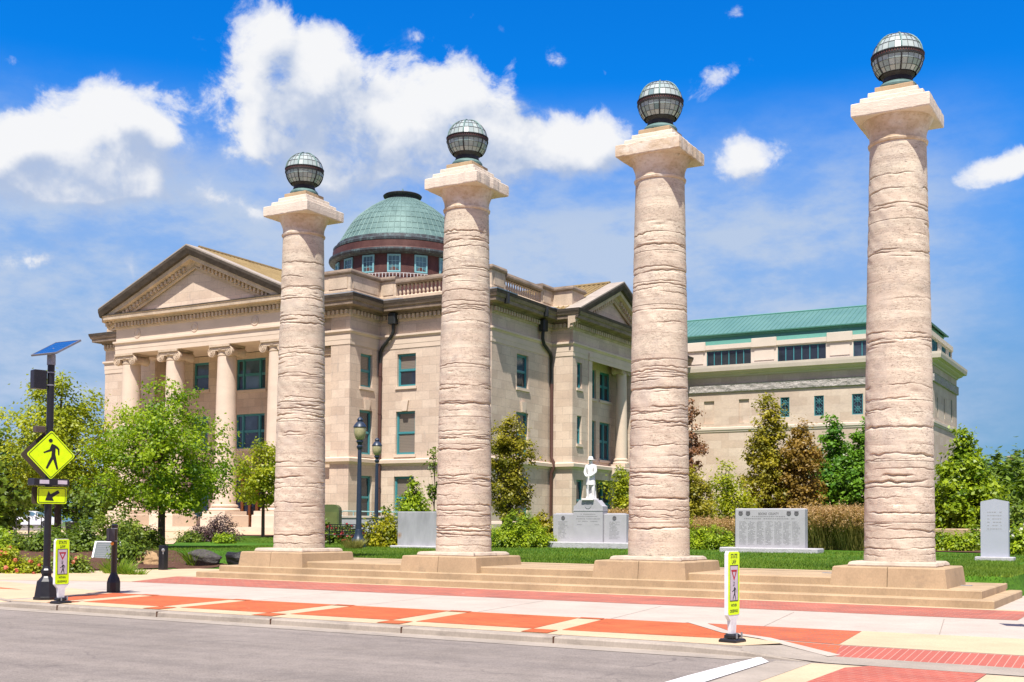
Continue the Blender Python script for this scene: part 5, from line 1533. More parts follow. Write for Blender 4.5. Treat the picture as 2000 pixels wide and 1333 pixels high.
# county name stone on the right
x0, y0 = -12.95, 41.1; z0 = gz(x0, y0)
T = thing('memorial_stone', 'wide grey granite stone covered in engraved names, seals along its top edge', 'memorial', (x0, y0, z0))
b = MB(); b.bevbox(x0-1.82, x0+1.82, y0-.45, y0+.45, z0-.1, z0+.17, .03); b.build('base', M['granite_base'], T)
b = MB(); b.bevbox(x0-1.30, x0+1.30, y0-.20, y0+.20, z0+.165, z0+1.60, .03); sl_ = b.build('slab', M['granite'], T)
b = MB()
put_text(b, 'BOONE  COUNTY', .13, x0-.03, z0+1.40, y0-.2025, .76, None, .002)
b.build('heading', M['engrave'], sl_, recalc=False)
b = MB()
for k, (w_, z_) in enumerate(((.65, 1.29), (.95, 1.21))): dashes(b, x0-w_, x0+w_, z0+z_, y0-.201, .035, gR, .03, .08, .02)
for k in range(24):
    for c in range(7):
        xa = x0-1.13+c*.33
        dashes(b, xa, xa+gR.uniform(.18, .29), z0+1.11-.036*k, y0-.201, .016, gR, .02, .06, .012)
b.cur = 1; b.box(x0-1.18, x0+1.22, y0-.2008, y0-.19, z0+.24, z0+1.36); b.build('engraved_names', [M['engrave_soft'], M['granite']], sl_)
b = MB()
for dx in (-1.08, -.80, .72, 1.0):
    Mm = Matrix.Translation((x0+dx, y0-.201, z0+1.42)) @ Matrix.Rotation(R(90), 4, 'X'); b.lathe([(.082, 0), (.082, .01), (.06, .012), (.058, .004), (.0, .004)], 20, M=Mm)
    b.box(x0+dx-.075, x0+dx+.075, y0-.206, y0-.199, z0+1.475, z0+1.50)
b.build('seals', M['engrave'], sl_)

# plain slab left of the second column
xa, ya, za = on_ground(781, 46.5); 
T = thing('stone_slab', 'plain dull grey stone slab with a rust stain left of the second column', 'memorial', (xa+1.3, ya, za))
b = MB(); b.bevbox(xa-.25, xa+2.5, ya-.35, ya+.35, za-.1, za+.10, .03); b.build('base', M['granite_base'], T)
b = MB(); b.bevbox(xa, xa+2.3, ya-.16, ya+.16, za+.095, za+1.46, .02)
def slabmat():
    t = NT('stained_slab'); v = t.world((1, 1, .35)); n = t.noise(v, 2.2, 6, .6)
    c = t.ramp(n, [(.3, (.30, .30, .31, 1)), (.7, (.46, .46, .475, 1))])
    g_ = t.add('ShaderNodeNewGeometry'); vm = t.add('ShaderNodeVectorMath', operation='DISTANCE'); t.link(g_.outputs['Position'], vm.inputs[0]); vm.inputs[1].default_value = (xa+.10, ya-.16, za+.50)
    k = t.math('ADD', vm.outputs['Value'], t.math('MULTIPLY', t.noise(t.world(), 9, 4), .12))
    c = t.mix(t.ramp(k, [(.08, (.9, .9, .9, 1)), (.22, (0, 0, 0, 1))]), c, (.34, .20, .11, 1))
    return t.set(c, .5, 0, .4)
b.build('slab', slabmat(), T)

# upright stele at the right edge
xo, yo = -4.85, 37.3; zo = gz(xo, yo)
T = thing('upright_stone', 'tall narrow pale blue grey upright stone with a low peaked top, at the right edge', 'memorial', (xo, yo, zo))
b = MB(); b.bevbox(xo-.54, xo+.54, yo-.3, yo+.3, zo-.1, zo+.12, .02); b.build('base', M['granite_base'], T)
b = MB(); pr = [(-.39, zo+.115), (.39, zo+.115), (.39, zo+1.75), (.37, zo+1.785), (.0, zo+1.86), (-.37, zo+1.785), (-.39, zo+1.75)]
b.rings([[(xo+x, yo-.13, z) for x, z in pr], [(xo+x, yo+.13, z) for x, z in pr]], True, True, True); us = b.build('stone', mottled('pale_blue_granite', (.42, .44, .49, 1), .06, 2, .5, .05, fine=60), T)
b = MB()
for k in range(6): dashes(b, xo-.2, xo+.2, zo+1.45-.1*k, yo-.1325, .03, gR, .03, .07, .02)
b.cur = 1; b.box(xo-.24, xo+.24, yo-.1315, yo-.12, zo+.90, zo+1.52); b.build('inscription', [M['granite_dk'], us.data.materials[0]], us)

# stone ledge behind the right column
xb_, yb_, zb_ = on_ground(1872, 46.0)
zs_ = ztop(1872, 1033, 46.0)
T = thing('stone_ledge', 'thick tan stone slab on a dark block between the right column and the upright stone', 'stone ledge', (xb_, yb_, zb_))
b = MB(); b.bevbox(xb_-1.15, xb_+.98, yb_-.35, yb_+.35, zs_-.30, zs_, .04); b.build('slab', M['conc_tan'], T)
b = MB(); b.bevbox(xb_-.75, xb_+.55, yb_-.2, yb_+.25, zb_-.1, zs_-.30, .02); b.build('block', M['granite_dk'], T)

# ------------------------------------------------------------------ lamps
def lamp(u, k, vtop, label):
    x, y, z = on_ground(u, k); H = ztop(u, vtop, k)-z; s = H/5.2
    T = thing('street_lamp', label, 'street lamp', (x, y, z), 0, 'dark blue lamp posts on the lawn')
    c = (x, y, z)
    b = MB(); b.lathe([(.30, 0), (.30, .12), (.27, .14), (.25, .22), (.29, .25), (.27, .33), (.20, .42), (.155, .55), (.14, .72), (.11, .74)], 20, c); b.build('base', M['navy_metal'], T, smooth=30)
    b = MB(); b.lathe([(.115, .7), (.075, 3.9*s)], 16, c); b.build('pole', M['navy_metal'], T, smooth=40)
    h0 = H-1.32
    b = MB(); b.lathe([(.075, h0), (.12, h0+.08), (.125, h0+.14), (.08, h0+.18), (.10, h0+.26), (.14, h0+.31), (.14, h0+.36), (.09, h0+.40)], 20, c); b.build('collar', M['navy_metal'], T, smooth=30)
    b = MB(); b.lathe([(.10, h0+.38), (.19, h0+.48), (.235, h0+.66), (.245, h0+.84), (.24, h0+.89)], 24, c); b.build('globe', lamp_g, T, smooth=60)
    b = MB(); b.lathe([(.26, h0+.885), (.27, h0+.91), (.22, h0+1.0), (.15, h0+1.09), (.11, h0+1.11), (.11, h0+1.18), (.13, h0+1.20), (.10, h0+1.25), (.03, h0+1.32)], 24, c, True, True); b.build('cap', M['navy_metal'], T, smooth=30)
lamp_g = plain('cream_lamp_glass', (.42, .38, .20, 1), .25, 0, .5)
lamp(701, 46, 814, 'dark blue lamp post with cream globe between the first two columns, nearer and taller')
lamp(735, 60, 855, 'dark blue lamp post with cream globe standing farther back, near the downspout')

# ------------------------------------------------------------------ bench, utility box, handrail, ramp wall, bin, rack
xb_, yb_, zb_ = on_ground(672, 50)
T = thing('garden_bench', 'black metal bench on the lawn right of the left end column', 'bench', (xb_, yb_, zb_), R(10))
ox, oy = 0, 0
b = MB()
for k in range(6): b.tube([(-.85, -.28+.09*k, .45), (.85, -.28+.09*k, .45)], .022, 6)
b.build('seat', M['black_metal'], T, local=True)
b = MB()
for z in (.58, .68, .78, .88): b.box(-.85, .85, .24, .265, z, z+.035)
for k in range(14): b.box(-.85+.128*k, -.83+.128*k, .245, .26, .5, .9)
b.build('backrest', M['black_metal'], T, local=True)
for s in (-.85, .85):
    b = MB(); b.tube([(s, -.3, 0), (s, -.3, .65), (s, .22, .66)], .03, 6); b.tube([(s, .32, 0), (s, .24, .45), (s, .27, .92)], .03, 6); b.build('leg', M['black_metal'], T, local=True)

xt, yt, zt = on_ground(647, 62)
T = thing('utility_cabinet', 'olive green utility cabinet with a rounded top right of the left end column', 'utility cabinet', (xt, yt, zt), R(25))
hh = ztop(647, 986, 62)-zt
b = MB()
pr = [(-.50, 0), (.50, 0), (.50, hh-.3)]+[(.5-.3*(1-math.cos(R(a))), hh-.3+.3*math.sin(R(a))) for a in (30, 60, 90)]+[(-.2-.3*math.sin(R(a)), hh-.3+.3*math.cos(R(a))) for a in (0, 30, 60, 90)]
b.rings([[(x, -.35, z) for x, z in pr], [(x, .35, z) for x, z in pr]], True, True, True)
b.build('housing', mottled('olive_green_paint', (.10, .13, .045, 1), .3, 2, .5, 0), T, local=True)
b = MB(); b.box(-.42, .42, -.37, -.345, .1, hh-.4); b.build('door', mottled('olive_green_door', (.13, .15, .05, 1), .3, 2, .5, 0), T, local=True)

xr, yr, zr = on_ground(700, 66)
T = thing('ramp_wall', 'low pale concrete ramp wall below the teal handrail in front of the courthouse', 'low wall', (xr, yr, zr), R(8))
b = MB(); b.bevbox(-1.6, 3.6, -.15, .15, -.2, ztop(700, 1012, 66)-zr, .02); b.build('wall_body', M['granite_dk'], T, local=True)
b = MB(); b.bevbox(-1.7, 3.7, -.2, .2, ztop(700, 1012, 66)-zr, ztop(700, 1008, 66)-zr, .02); b.build('coping', M['conc_white'], T, local=True)
T = thing('handrail', 'pale teal metal handrail with looped end in front of the courthouse wall', 'handrail', (xr, yr, zr), R(8))
hz = ztop(700, 1000, 66)-zr; hz2 = ztop(700, 1011, 66)-zr
tl = plain('pale_teal_metal', (.30, .46, .44, 1), .4)
b = MB()
b.tube([(3.4, -.05, hz-.05), (-.9, -.05, hz+.04)]+[(-.9-.2*math.sin(R(a)), -.05, (hz+hz2)/2+.04+((hz-hz2)/2)*math.cos(R(a))) for a in range(20, 180, 20)]+[(-.9, -.05, hz2+.04), (3.4, -.05, hz2-.05)], .032, 8)
b.tube([(3.3, .4, hz), (.9, .4, hz+.04)]+[(.9-.2*math.sin(R(a)), .4, (hz+hz2)/2+.04+((hz-hz2)/2)*math.cos(R(a))) for a in range(20, 180, 20)]+[(.9, .4, hz2+.04), (3.3, .4, hz2)], .032, 8)
b.build('rails', tl, T, local=True)
for x in (-.3, 1.2, 2.6):
    b = MB(); b.tube([(x, -.05, hz2-.9), (x, -.05, hz)], .03, 8); b.build('post', tl, T, local=True)

xl, yl, zl = on_ground(142, 60)
T = thing('litter_bin', 'dark round litter bin beside the trunk of the leftmost tree', 'litter bin', (xl, yl, zl))
b = MB(); b.lathe([(.27, 0), (.29, .1), (.33, .85), (.35, .9), (.33, .93), (.28, .93), (.26, .6)], 20, (xl, yl, zl), True, False); b.build('body', M['black_metal'], T, smooth=40)
b = MB()
for k in range(24): an = 2*math.pi*k/24; b.tube([(xl+.30*math.cos(an), yl+.30*math.sin(an), zl+.08), (xl+.345*math.cos(an), yl+.345*math.sin(an), zl+.88)], .012, 4)
b.build('slats', M['black_metal'], T)
xk, yk, zk = on_ground(57, 62)
T = thing('bike_rack', 'low black metal rack of rectangular frames in front of the white car', 'bike rack', (xk, yk, zk), R(30))
hk = ztop(57, 1010, 62)-zk; hb_ = ztop(57, 1026, 62)-zk
for a, b_ in ((-.68, -.02), (.02, .66)):
    b = MB(); b.tube([(a, 0, 0), (a, 0, hk), (b_, 0, hk), (b_, 0, 0)], .03, 6); b.tube([(a, 0, hb_), (b_, 0, hb_)], .026, 6); b.build('frame', M['black_metal'], T, local=True)

# ------------------------------------------------------------------ white car
xc_, yc_, zc_ = on_ground(61, 97)
T = thing('parked_car', 'white saloon car parked behind the leftmost tree', 'car', (xc_, yc_, zc_), R(32))
carp = plain('white_car_paint', (.74, .75, .77, 1), .25)
L = 4.7
side = [(-2.32, .38), (-2.34, .72), (-2.25, .95), (-1.75, 1.02), (-1.15, 1.36), (-.6, 1.46), (.15, 1.45), (.55, 1.36), (1.15, 1.0), (1.9, .90), (2.25, .72), (2.34, .45), (2.28, .32), (-2.2, .28)]
def carring(w, sq=0): return [(x, w, z) for x, z in side]
b = MB()
def wz(z, y): return y
secs = []
for y, inset in ((-.88, .0), (-.80, .02), (.80, .02), (.88, .0)):
    pass
rings_ = []
for yy in (-1, 1):
    r_ = []
    for x, z in side:
        w = .88 if z < .98 else .88-(z-.95)*.55
        r_.append((x, yy*w, z))
    rings_.append(r_)
b.rings(rings_, True, True, True); body = b.build('body', carp, T, local=True, smooth=20)
gls = M['glass_blue']
for s in (-1, 1):
    b = MB()
    for poly in ([(-1.42, 1.03), (-1.02, 1.33), (-.42, 1.41), (-.42, 1.03)], [(-.36, 1.03), (-.36, 1.41), (.2, 1.40), (.48, 1.32), (.98, 1.03)]):
        pts = [(x, s*(.888-(z-.95)*.55+.004), z) for x, z in poly]
        b.poly(pts if s < 0 else pts[::-1])
    b.build('side_window', gls, T, local=True)
    b = MB(); b.bevbox(.62, .82, s*.98-.07, s*.98+.07, .98, 1.12, .03); b.build('mirror', carp, T, local=True)
    for x in (-1.42, 1.45):
        b = MB(); Mw = Matrix.Translation((x, s*.80, .33)) @ Matrix.Rotation(R(90), 4, 'X')
        b.lathe([(.20, -.10), (.31, -.10), (.33, -.06), (.33, .06), (.31, .10), (.20, .10)], 28, M=Mw, cap0=True, cap1=True); wh = b.build('wheel', plain('tyre', (.02, .02, .02, 1), .8), T, local=True)
        b = MB(); b.lathe([(.21, -s*.0), (.21, .0), (.05, .03), (.0, .03)], 10, M=Matrix.Translation((x, s*.905, .33)) @ Matrix.Rotation(R(90*s), 4, 'X'), cap0=False); b.build('rim', M['grey_metal'], wh, local=True)
    b = MB(); b.box(2.02, 2.27, s*.62-.16, s*.62+.16, .66, .80); b.build('headlight', M['sign_white'], T, local=True)
b = MB(); b.poly([(.60, -.62, 1.35), (1.16, -.74, 1.012), (1.16, .74, 1.012), (.60, .62, 1.35)]); o = b.build('windscreen', gls, T, local=True); o.location.z = .012
b = MB(); b.box(2.28, 2.352, -.45, .45, .42, .62); b.build('grille', M['black_metal'], T, local=True)

# far brick tower behind the woods
q = od(1976, 896, 420)
T = thing('brick_building', 'small far brick building with pale roof slab above the trees at right', 'building', (q.x, q.y, 0))
zt_ = ztop(1976, 891, 420)
b = MB(); b.box(q.x-1.3, q.x+1.3, q.y-1.3, q.y+1.3, 0, zt_-.5); b.build('wall', mottled('far_brick', (.30, .14, .11, 1), .1, .5, .9, 0), T)
b = MB(); b.box(q.x-1.55, q.x+1.55, q.y-1.55, q.y+1.55, zt_-.5, zt_); b.build('roof', M['conc_white'], T)

# sign just right of the view whose shadow falls on the pavement
xs_, ys_ = -1.60, 17.15
T = thing('information_sign', 'rectangular sign on a thin post just right of the view, its shadow on the pavement', 'sign', (xs_, ys_, .15))
b = MB(); b.tube([(xs_+.1, ys_, .15), (xs_+.1, ys_, 3.2)], .03, 10); b.build('post', M['black_metal'], T)
b = MB(); b.box(xs_-.21, xs_+.21, ys_-.03, ys_-.005, 2.30, 3.1); b.build('panel', M['grey_metal'], T)
# ------------------------------------------------------------------ foliage
def leaf_quads(pos, nrm, size, g, aspect=.62, curl=.18):
    n = len(pos)
    nrm = nrm/np.linalg.norm(nrm, axis=1, keepdims=True)
    t = g.normal(size=(n, 3)); t -= nrm*np.sum(t*nrm, 1, keepdims=True); t /= np.linalg.norm(t, axis=1, keepdims=True)
    b = np.cross(nrm, t)
    s = (size*g.uniform(.65, 1.3, n))[:, None]
    p0 = pos-t*s; p2 = pos+t*s; dr = nrm*s*curl
    p1 = pos+b*s*aspect-dr; p3 = pos-b*s*aspect-dr
    V = np.stack([p0, p1, p2, p3], 1).reshape(-1, 3)
    return V, np.arange(4*n).reshape(-1, 4)

def crown_points(g, prof, H, n_clump, per, spread, irr=.22, shell=.55, squash=1.0):
    # prof: (t, radius) list; returns positions and outward normals, clump ids and clump centres
    ts = np.array([p[0] for p in prof]); rs = np.array([p[1] for p in prof])
    tt = np.linspace(ts[0], ts[-1], 200); rr = np.interp(tt, ts, rs)
    w = rr**1.6+.02*rr.max(); w /= w.sum()
    t = g.choice(tt, n_clump, p=w)+g.normal(0, .012, n_clump)
    t = np.clip(t, ts[0], ts[-1])
    a = g.uniform(0, 2*np.pi, n_clump)
    ph = g.uniform(0, 6.28, 6); amp = g.normal(0, 1, 6)
    wob = 1+irr*sum(amp[k]*np.sin((k+1)*a+ph[k]+t*9*(k % 3)) for k in range(6))/2.4
    u = shell+(1-shell)*g.random(n_clump); inner = g.random(n_clump) < .25
    u = np.where(inner, g.random(n_clump)*shell, u)
    r = np.interp(t, ts, rs)*u*np.clip(wob, .55, 1.4)
    C = np.stack([r*np.cos(a), r*np.sin(a)*squash, t*H], 1)
    ids = np.repeat(np.arange(n_clump), per)
    off = g.normal(size=(len(ids), 3))*spread*np.array([1, 1, .75])
    off *= g.uniform(.7, 1.3, n_clump)[ids][:, None]
    pos = C[ids]+off
    axis = np.stack([np.zeros(len(pos)), np.zeros(len(pos)), pos[:, 2]*.75+.12*H], 1)
    out = pos-axis
    out /= (np.linalg.norm(out, axis=1, keepdims=True)+1e-6)
    ccl = off/(np.linalg.norm(off, axis=1, keepdims=True)+1e-6)
    nrm = out*.35+ccl*.45+np.array([0, 0, .75])+g.normal(size=(len(pos), 3))*.55
    return pos, nrm, ids, C

def tree(name, label, cat, x, y, z, H, prof, z_cr, n_clump, per, leaf, mat, seed, group=None, trunk_r=.1, spread=.25, limbs=9, tint=(.5, .22), bark='bark', irr=.22, shell=.55, multi=0, lean=0, aspect=.62):
    g = np.random.default_rng(seed)
    T = thing(name, label, cat, (x, y, z), 0, group)
    CH = H-z_cr
    pos, nrm, ids, C = crown_points(g, prof, CH, n_clump, per, spread, irr, shell)
    pos[:, 2] = np.maximum(pos[:, 2], -.1*CH)
    pos[:, 2] += z_cr
    V, Fq = leaf_quads(pos, nrm, leaf, g, aspect)
    ct = g.normal(tint[0], tint[1], n_clump)
    tv = np.clip(ct[ids]+g.normal(0, .14, len(ids)), 0, 1)
    np_mesh('crown', V, Fq, mat, T, tint=np.repeat(tv, 4))
    b = MB()
    if multi:
        for k in range(multi):
            a = 2*math.pi*k/multi+g.uniform(-.3, .3); c = C[g.integers(n_clump)]
            h = CH*g.uniform(.55, .92); rr = np.interp(h/CH, [p[0] for p in prof], [p[1] for p in prof])*.5
            b.tube([(x+.12*math.cos(a), y+.12*math.sin(a), z-.05), (x+rr*.45*math.cos(a), y+rr*.45*math.sin(a), z+z_cr+h*.4), (x+rr*math.cos(a), y+rr*math.sin(a), z+z_cr+h)], [trunk_r*.55, trunk_r*.4, .012], 6)
    else:
        zt = z_cr+CH*.16
        b.tube([(x, y, z-.15), (x+.01, y, z+.05), (x+lean*.3, y, z+zt*.5), (x+lean, y, z+zt), (x+lean*1.2, y, z+z_cr+CH*.55), (x+lean, y+.05, z+z_cr+CH*.9)], [trunk_r*1.45, trunk_r*1.08, trunk_r, trunk_r*.88, trunk_r*.42, .012], 10)
        order = g.permutation(n_clump)[:limbs*3]
        for k, ci in enumerate(order):
            c = C[ci]; t0 = g.uniform(.0, .45) if k < limbs else g.uniform(.2, .7)
            h0 = min(zt-.1+CH*t0*.6, c[2]+z_cr)
            p0 = Vector((x+lean, y, z+h0)); p1 = Vector((x+c[0], y+c[1], z+z_cr+c[2]))
            mid = p0.lerp(p1, .5)+Vector((0, 0, -.06*(p1-p0).length))
            r0 = trunk_r*(.42 if k < limbs else .24)
            b.tube([p0, mid, p1], [r0, r0*.6, .008], 6)
    b.build('trunk', M[bark], T, smooth=60)
    return T

LM = {}
LM['lime'] = leafmat('lime_green_leaves', (.075, .175, .006, 1), (.42, .54, .02, 1), .42)
LM['lime2'] = leafmat('yellow_green_leaves', (.12, .19, .006, 1), (.52, .54, .025, 1), .42)
LM['pear'] = leafmat('glossy_green_leaves', (.05, .15, .010, 1), (.22, .40, .03, 1), .32, .35)
LM['bright'] = leafmat('bright_green_leaves', (.08, .17, .008, 1), (.42, .52, .02, 1), .38, .38)
LM['olive'] = leafmat('olive_hornbeam_leaves', (.13, .14, .008, 1), (.44, .38, .03, 1), .38)
LM['bronze'] = leafmat('bronzed_hornbeam_leaves', (.16, .105, .014, 1), (.38, .24, .04, 1), .34)
LM['rust'] = leafmat('rusty_dying_leaves', (.19, .085, .035, 1), (.40, .21, .10, 1), .3)
LM['dark'] = leafmat('dark_green_leaves', (.045, .09, .008, 1), (.20, .29, .02, 1), .32)
LM['mid'] = leafmat('mid_green_leaves', (.06, .115, .010, 1), (.24, .31, .03, 1), .32)
LM['far'] = leafmat('distant_green_leaves', (.06, .12, .012, 1), (.22, .31, .03, 1), .3)
LM['juniper'] = leafmat('juniper_sprays', (.07, .16, .008, 1), (.46, .56, .02, 1), .32)
LM['gold'] = leafmat('golden_leaves', (.17, .20, .006, 1), (.60, .54, .015, 1), .4)
LM['purple'] = leafmat('dark_purple_leaves', (.020, .012, .012, 1), (.11, .06, .05, 1), .2)
LM['reed'] = leafmat('dry_ornamental_grass', (.15, .17, .03, 1), (.48, .42, .14, 1), .38)
LM['reedhead'] = leafmat('brown_grass_heads', (.34, .22, .08, 1), (.66, .45, .22, 1), .38)
LM['blade'] = leafmat('lawn_blades', (.06, .15, .010, 1), (.24, .34, .03, 1), .35)
LM['daylily'] = leafmat('daylily_blades', (.07, .16, .01, 1), (.28, .40, .03, 1), .3)
LM['rosef'] = leafmat('salmon_rose_petals', (.62, .14, .09, 1), (.80, .34, .22, 1), .3)
LM['white'] = leafmat('white_flower_petals', (.60, .58, .45, 1), (.80, .80, .72, 1), .3)
LM['redf'] = leafmat('red_flower_petals', (.35, .02, .03, 1), (.55, .06, .07, 1), .2)

ROUND = [(0, .25), (.12, .75), (.3, 1.0), (.5, .98), (.7, .78), (.86, .48), (1, .12)]
def sc_prof(p, r): return [(t, q*r) for t, q in p]

# left side trees
x, y, z = on_ground(316, 43.8)
tree('garden_tree', 'full round lime green tree with a short dark trunk in front of the courthouse portico', 'tree', x, y, z, ztop(330, 738, 43.8)-z,
     [(0, .9), (.08, 2.1), (.22, 2.6), (.45, 2.55), (.65, 2.05), (.82, 1.25), (.94, .6), (1, .15)], ztop(316, 1000, 43.8)-z, 260, 85, .068, LM['lime'], 11, 'trees in the left garden', .13, .24, 10, (.5, .24))
x, y, z = on_ground(113, 46)
tree('garden_tree', 'broad loose leaved tree behind the tall crossing sign, sky showing through its top', 'tree', x, y, z, ztop(100, 735, 46)-z,
     [(0, .9), (.12, 2.1), (.3, 2.5), (.5, 2.35), (.68, 1.9), (.84, 1.35), (1, .5)], ztop(113, 958, 46)-z, 190, 85, .072, LM['lime2'], 23, 'trees in the left garden', .13, .24, 10, (.5, .22), irr=.4)
x, y, z = on_ground(514, 66)
tree('garden_tree', 'small thin trunked tree in front of the orange courthouse door', 'tree', x, y, z, ztop(505, 862, 66)-z,
     [(0, .6), (.12, 1.5), (.35, 1.85), (.6, 1.6), (.82, .95), (1, .2)], ztop(514, 985, 66)-z, 110, 70, .09, LM['lime2'], 31, 'trees in the left garden', .095, .24, 7, (.5, .2))
# background growth far left
for k, (u, kk, vt, r_, lab) in enumerate(((-20, 70, 850, 3.4, 'dark leafy tree at the very left edge behind the white car'), (40, 112, 905, 4.2, 'dark tree behind the roof of the white car'), (150, 110, 900, 4.5, 'dark tree behind the hood of the white car, mostly hidden by the leftmost garden tree'), (235, 100, 930, 3.6, 'dark tree far behind the button post, mostly hidden by the round lime tree'))):
    x, y, z = on_ground(u, kk)
    tree('background_tree', lab, 'tree', x, y, z, ztop(u, vt, kk)-z, sc_prof(ROUND, r_), .5, 80, 60, .2, LM['dark'], 60+k, 'dark trees behind the car', .2, .5, 6)

# fastigiate trees and pears on the right
COLM = [(0, .45), (.15, .9), (.4, 1.0), (.65, .8), (.85, .5), (1, .1)]
def utree(u, kk, vt, vb, r_, mat, seed, label, nc, per, leaf, prof=COLM, group='upright trees along the right beds', **kw):
    x, y, z = on_ground(u, kk)
    return tree(kw.pop('name', 'upright_tree'), label, 'tree', x, y, z, ztop(u, vt, kk)-z, sc_prof(prof, r_), max(.1, ztop(u, vb, kk)-z), nc, per, leaf, mat, seed, group, **kw)
utree(990, 55, 806, 1020, 1.3, LM['olive'], 41, 'upright olive yellow tree just right of the second column', 170, 60, .075, [(0, .5), (.2, .9), (.45, 1), (.62, .95), (.8, .75), (.92, .4), (1, .1)], multi=9, spread=.17, irr=.35, shell=.4)
utree(1350, 50, 905, 1040, .95, LM['olive'], 42, 'upright tree with olive foliage just right of the third column, below the dead rusty top', 110, 60, .07, multi=6, spread=.15, shell=.35)
utree(1347, 50.4, 780, 925, .62, LM['rust'], 43, 'rusty brown dying tree top just right of the third column', 55, 45, .065, [(0, .6), (.3, 1), (.6, .9), (.85, .6), (1, .15)], multi=6, spread=.12, irr=.5, shell=.3)
utree(1500, 57, 768, 1020, 1.45, LM['olive'], 44, 'tallest olive green upright tree above the wide name stone', 230, 62, .085, [(0, .8), (.12, 1.0), (.35, .98), (.5, .86), (.62, .72), (.66, .58), (.8, .5), (.93, .38), (1, .12)], multi=9, spread=.2, irr=.3)
utree(1566, 56, 818, 1025, 1.05, LM['bronze'], 45, 'bronze brown upright tree against the right flank of the tallest olive tree', 170, 62, .08, [(0, .7), (.15, .95), (.4, 1), (.65, .85), (.85, .62), (1, .2)], multi=8, spread=.18)
utree(1620, 62, 803, 1005, 1.55, LM['pear'], 46, 'glossy green tree between the bronze upright tree and the right column', 200, 66, .11, [(0, .6), (.15, .98), (.35, 1), (.55, .75), (.72, .42), (.88, .22), (1, .05)], trunk_r=.12, spread=.20)
utree(1690, 60, 815, 1005, 1.45, LM['pear'], 47, 'glossy green tree half hidden behind the left edge of the right column', 150, 64, .11, [(0, .6), (.15, .95), (.35, 1), (.55, .75), (.75, .42), (.9, .22), (1, .05)], trunk_r=.12, spread=.20)
utree(1880, 50, 838, 1040, 1.5, LM['bright'], 48, 'bright green pyramid shaped tree right of the right column', 260, 66, .095, [(0, .75), (.12, .98), (.3, 1), (.5, .80), (.7, .48), (.87, .24), (1, .05)], trunk_r=.12, spread=.18, irr=.2)
utree(1422, 52, 905, 1030, 1.2, LM['lime2'], 49, 'loose yellow green shrubby tree left of the tallest olive tree', 75, 55, .07, [(0, .7), (.3, 1), (.6, .75), (.85, .4), (1, .1)], trunk_r=.05, spread=.22, irr=.5, shell=.3)
utree(1213, 56, 918, 1008, .75, LM['lime2'], 50, 'small thin leaved tree behind the right wing of the soldier memorial', 45, 45, .085, [(0, .5), (.3, 1), (.6, .95), (.85, .6), (1, .2)], trunk_r=.05, spread=.2, irr=.4, shell=.25)
utree(806, 62, 943, 1010, .85, LM['bright'], 51, 'pointed bright green shrub above the plain stone slab', 60, 50, .09, [(0, .9), (.2, 1), (.5, .62), (.8, .3), (1, .08)], trunk_r=.05, spread=.18, name='pointed_shrub', group='shrubs around the memorials')
utree(848, 52, 876, 1040, .40, LM['mid'], 52, 'thin sparse shrub with leafy shoots at the left edge of the second column', 26, 22, .085, [(0, .6), (.4, .9), (.7, .8), (1, .5)], trunk_r=.03, spread=.14, irr=.6, shell=.3, name='thin_shrub', group='shrubs around the memorials')

# distant woods at the right (read as one mass)
def mass(name, blobs, n, leaf, mat, seed, kind='stuff'):
    g = np.random.default_rng(seed); P = []; N = []; Tn = []
    tot = sum(b[3]*b[5] for b in blobs)
    for (x, y, z, rx, ry, rz) in blobs:
        k = int(n*(rx*rz)/tot); nc = max(6, k//45)
        d = g.normal(size=(nc, 3)); d[:, 2] = np.abs(d[:, 2])*.8-.1; d /= np.linalg.norm(d, axis=1, keepdims=True)
        c = d*np.array([rx, ry, rz])*g.uniform(.75, 1.05, (nc, 1))
        ids = np.repeat(np.arange(nc), 45); off = g.normal(size=(len(ids), 3))*np.array([rx, ry, rz])*.075
        P.append(c[ids]+off+np.array([x, y, z])); N.append(d[ids]*.5+off/(rx*.2)*.4+np.array([0, 0, .6])+g.normal(size=(len(ids), 3))*.5)
        Tn.append(np.clip(g.normal(.5, .2, nc)[ids]+g.normal(0, .15, len(ids)), 0, 1))
    P = np.concatenate(P); N = np.concatenate(N); Tn = np.concatenate(Tn)
    V, Fq = leaf_quads(P, N, leaf, g)
    o = np_mesh(name, V, Fq, mat, None, tint=np.repeat(Tn, 4))
    return tag(o, 'dense green woods beyond the stones at the right edge', 'woods', None, kind)
bl = []
g = np.random.default_rng(77)
for k in range(26):
    u = 1900+k*11+g.uniform(-4, 4); kk = g.uniform(150, 190); q = od(u, 1000, kk); top = ztop(u, g.uniform(885, 903), kk)
    bl.append((q.x, q.y, .3, g.uniform(3.5, 5), 4, top))
for k in range(12):
    u = 1925+k*16; kk = g.uniform(95, 120); q = od(u, 1000, kk); top = ztop(u, g.uniform(945, 975), kk); bl.append((q.x, q.y, .3, 3.4, 3, top))
mass('woods', bl, 80000, .42, LM['far'], 78)

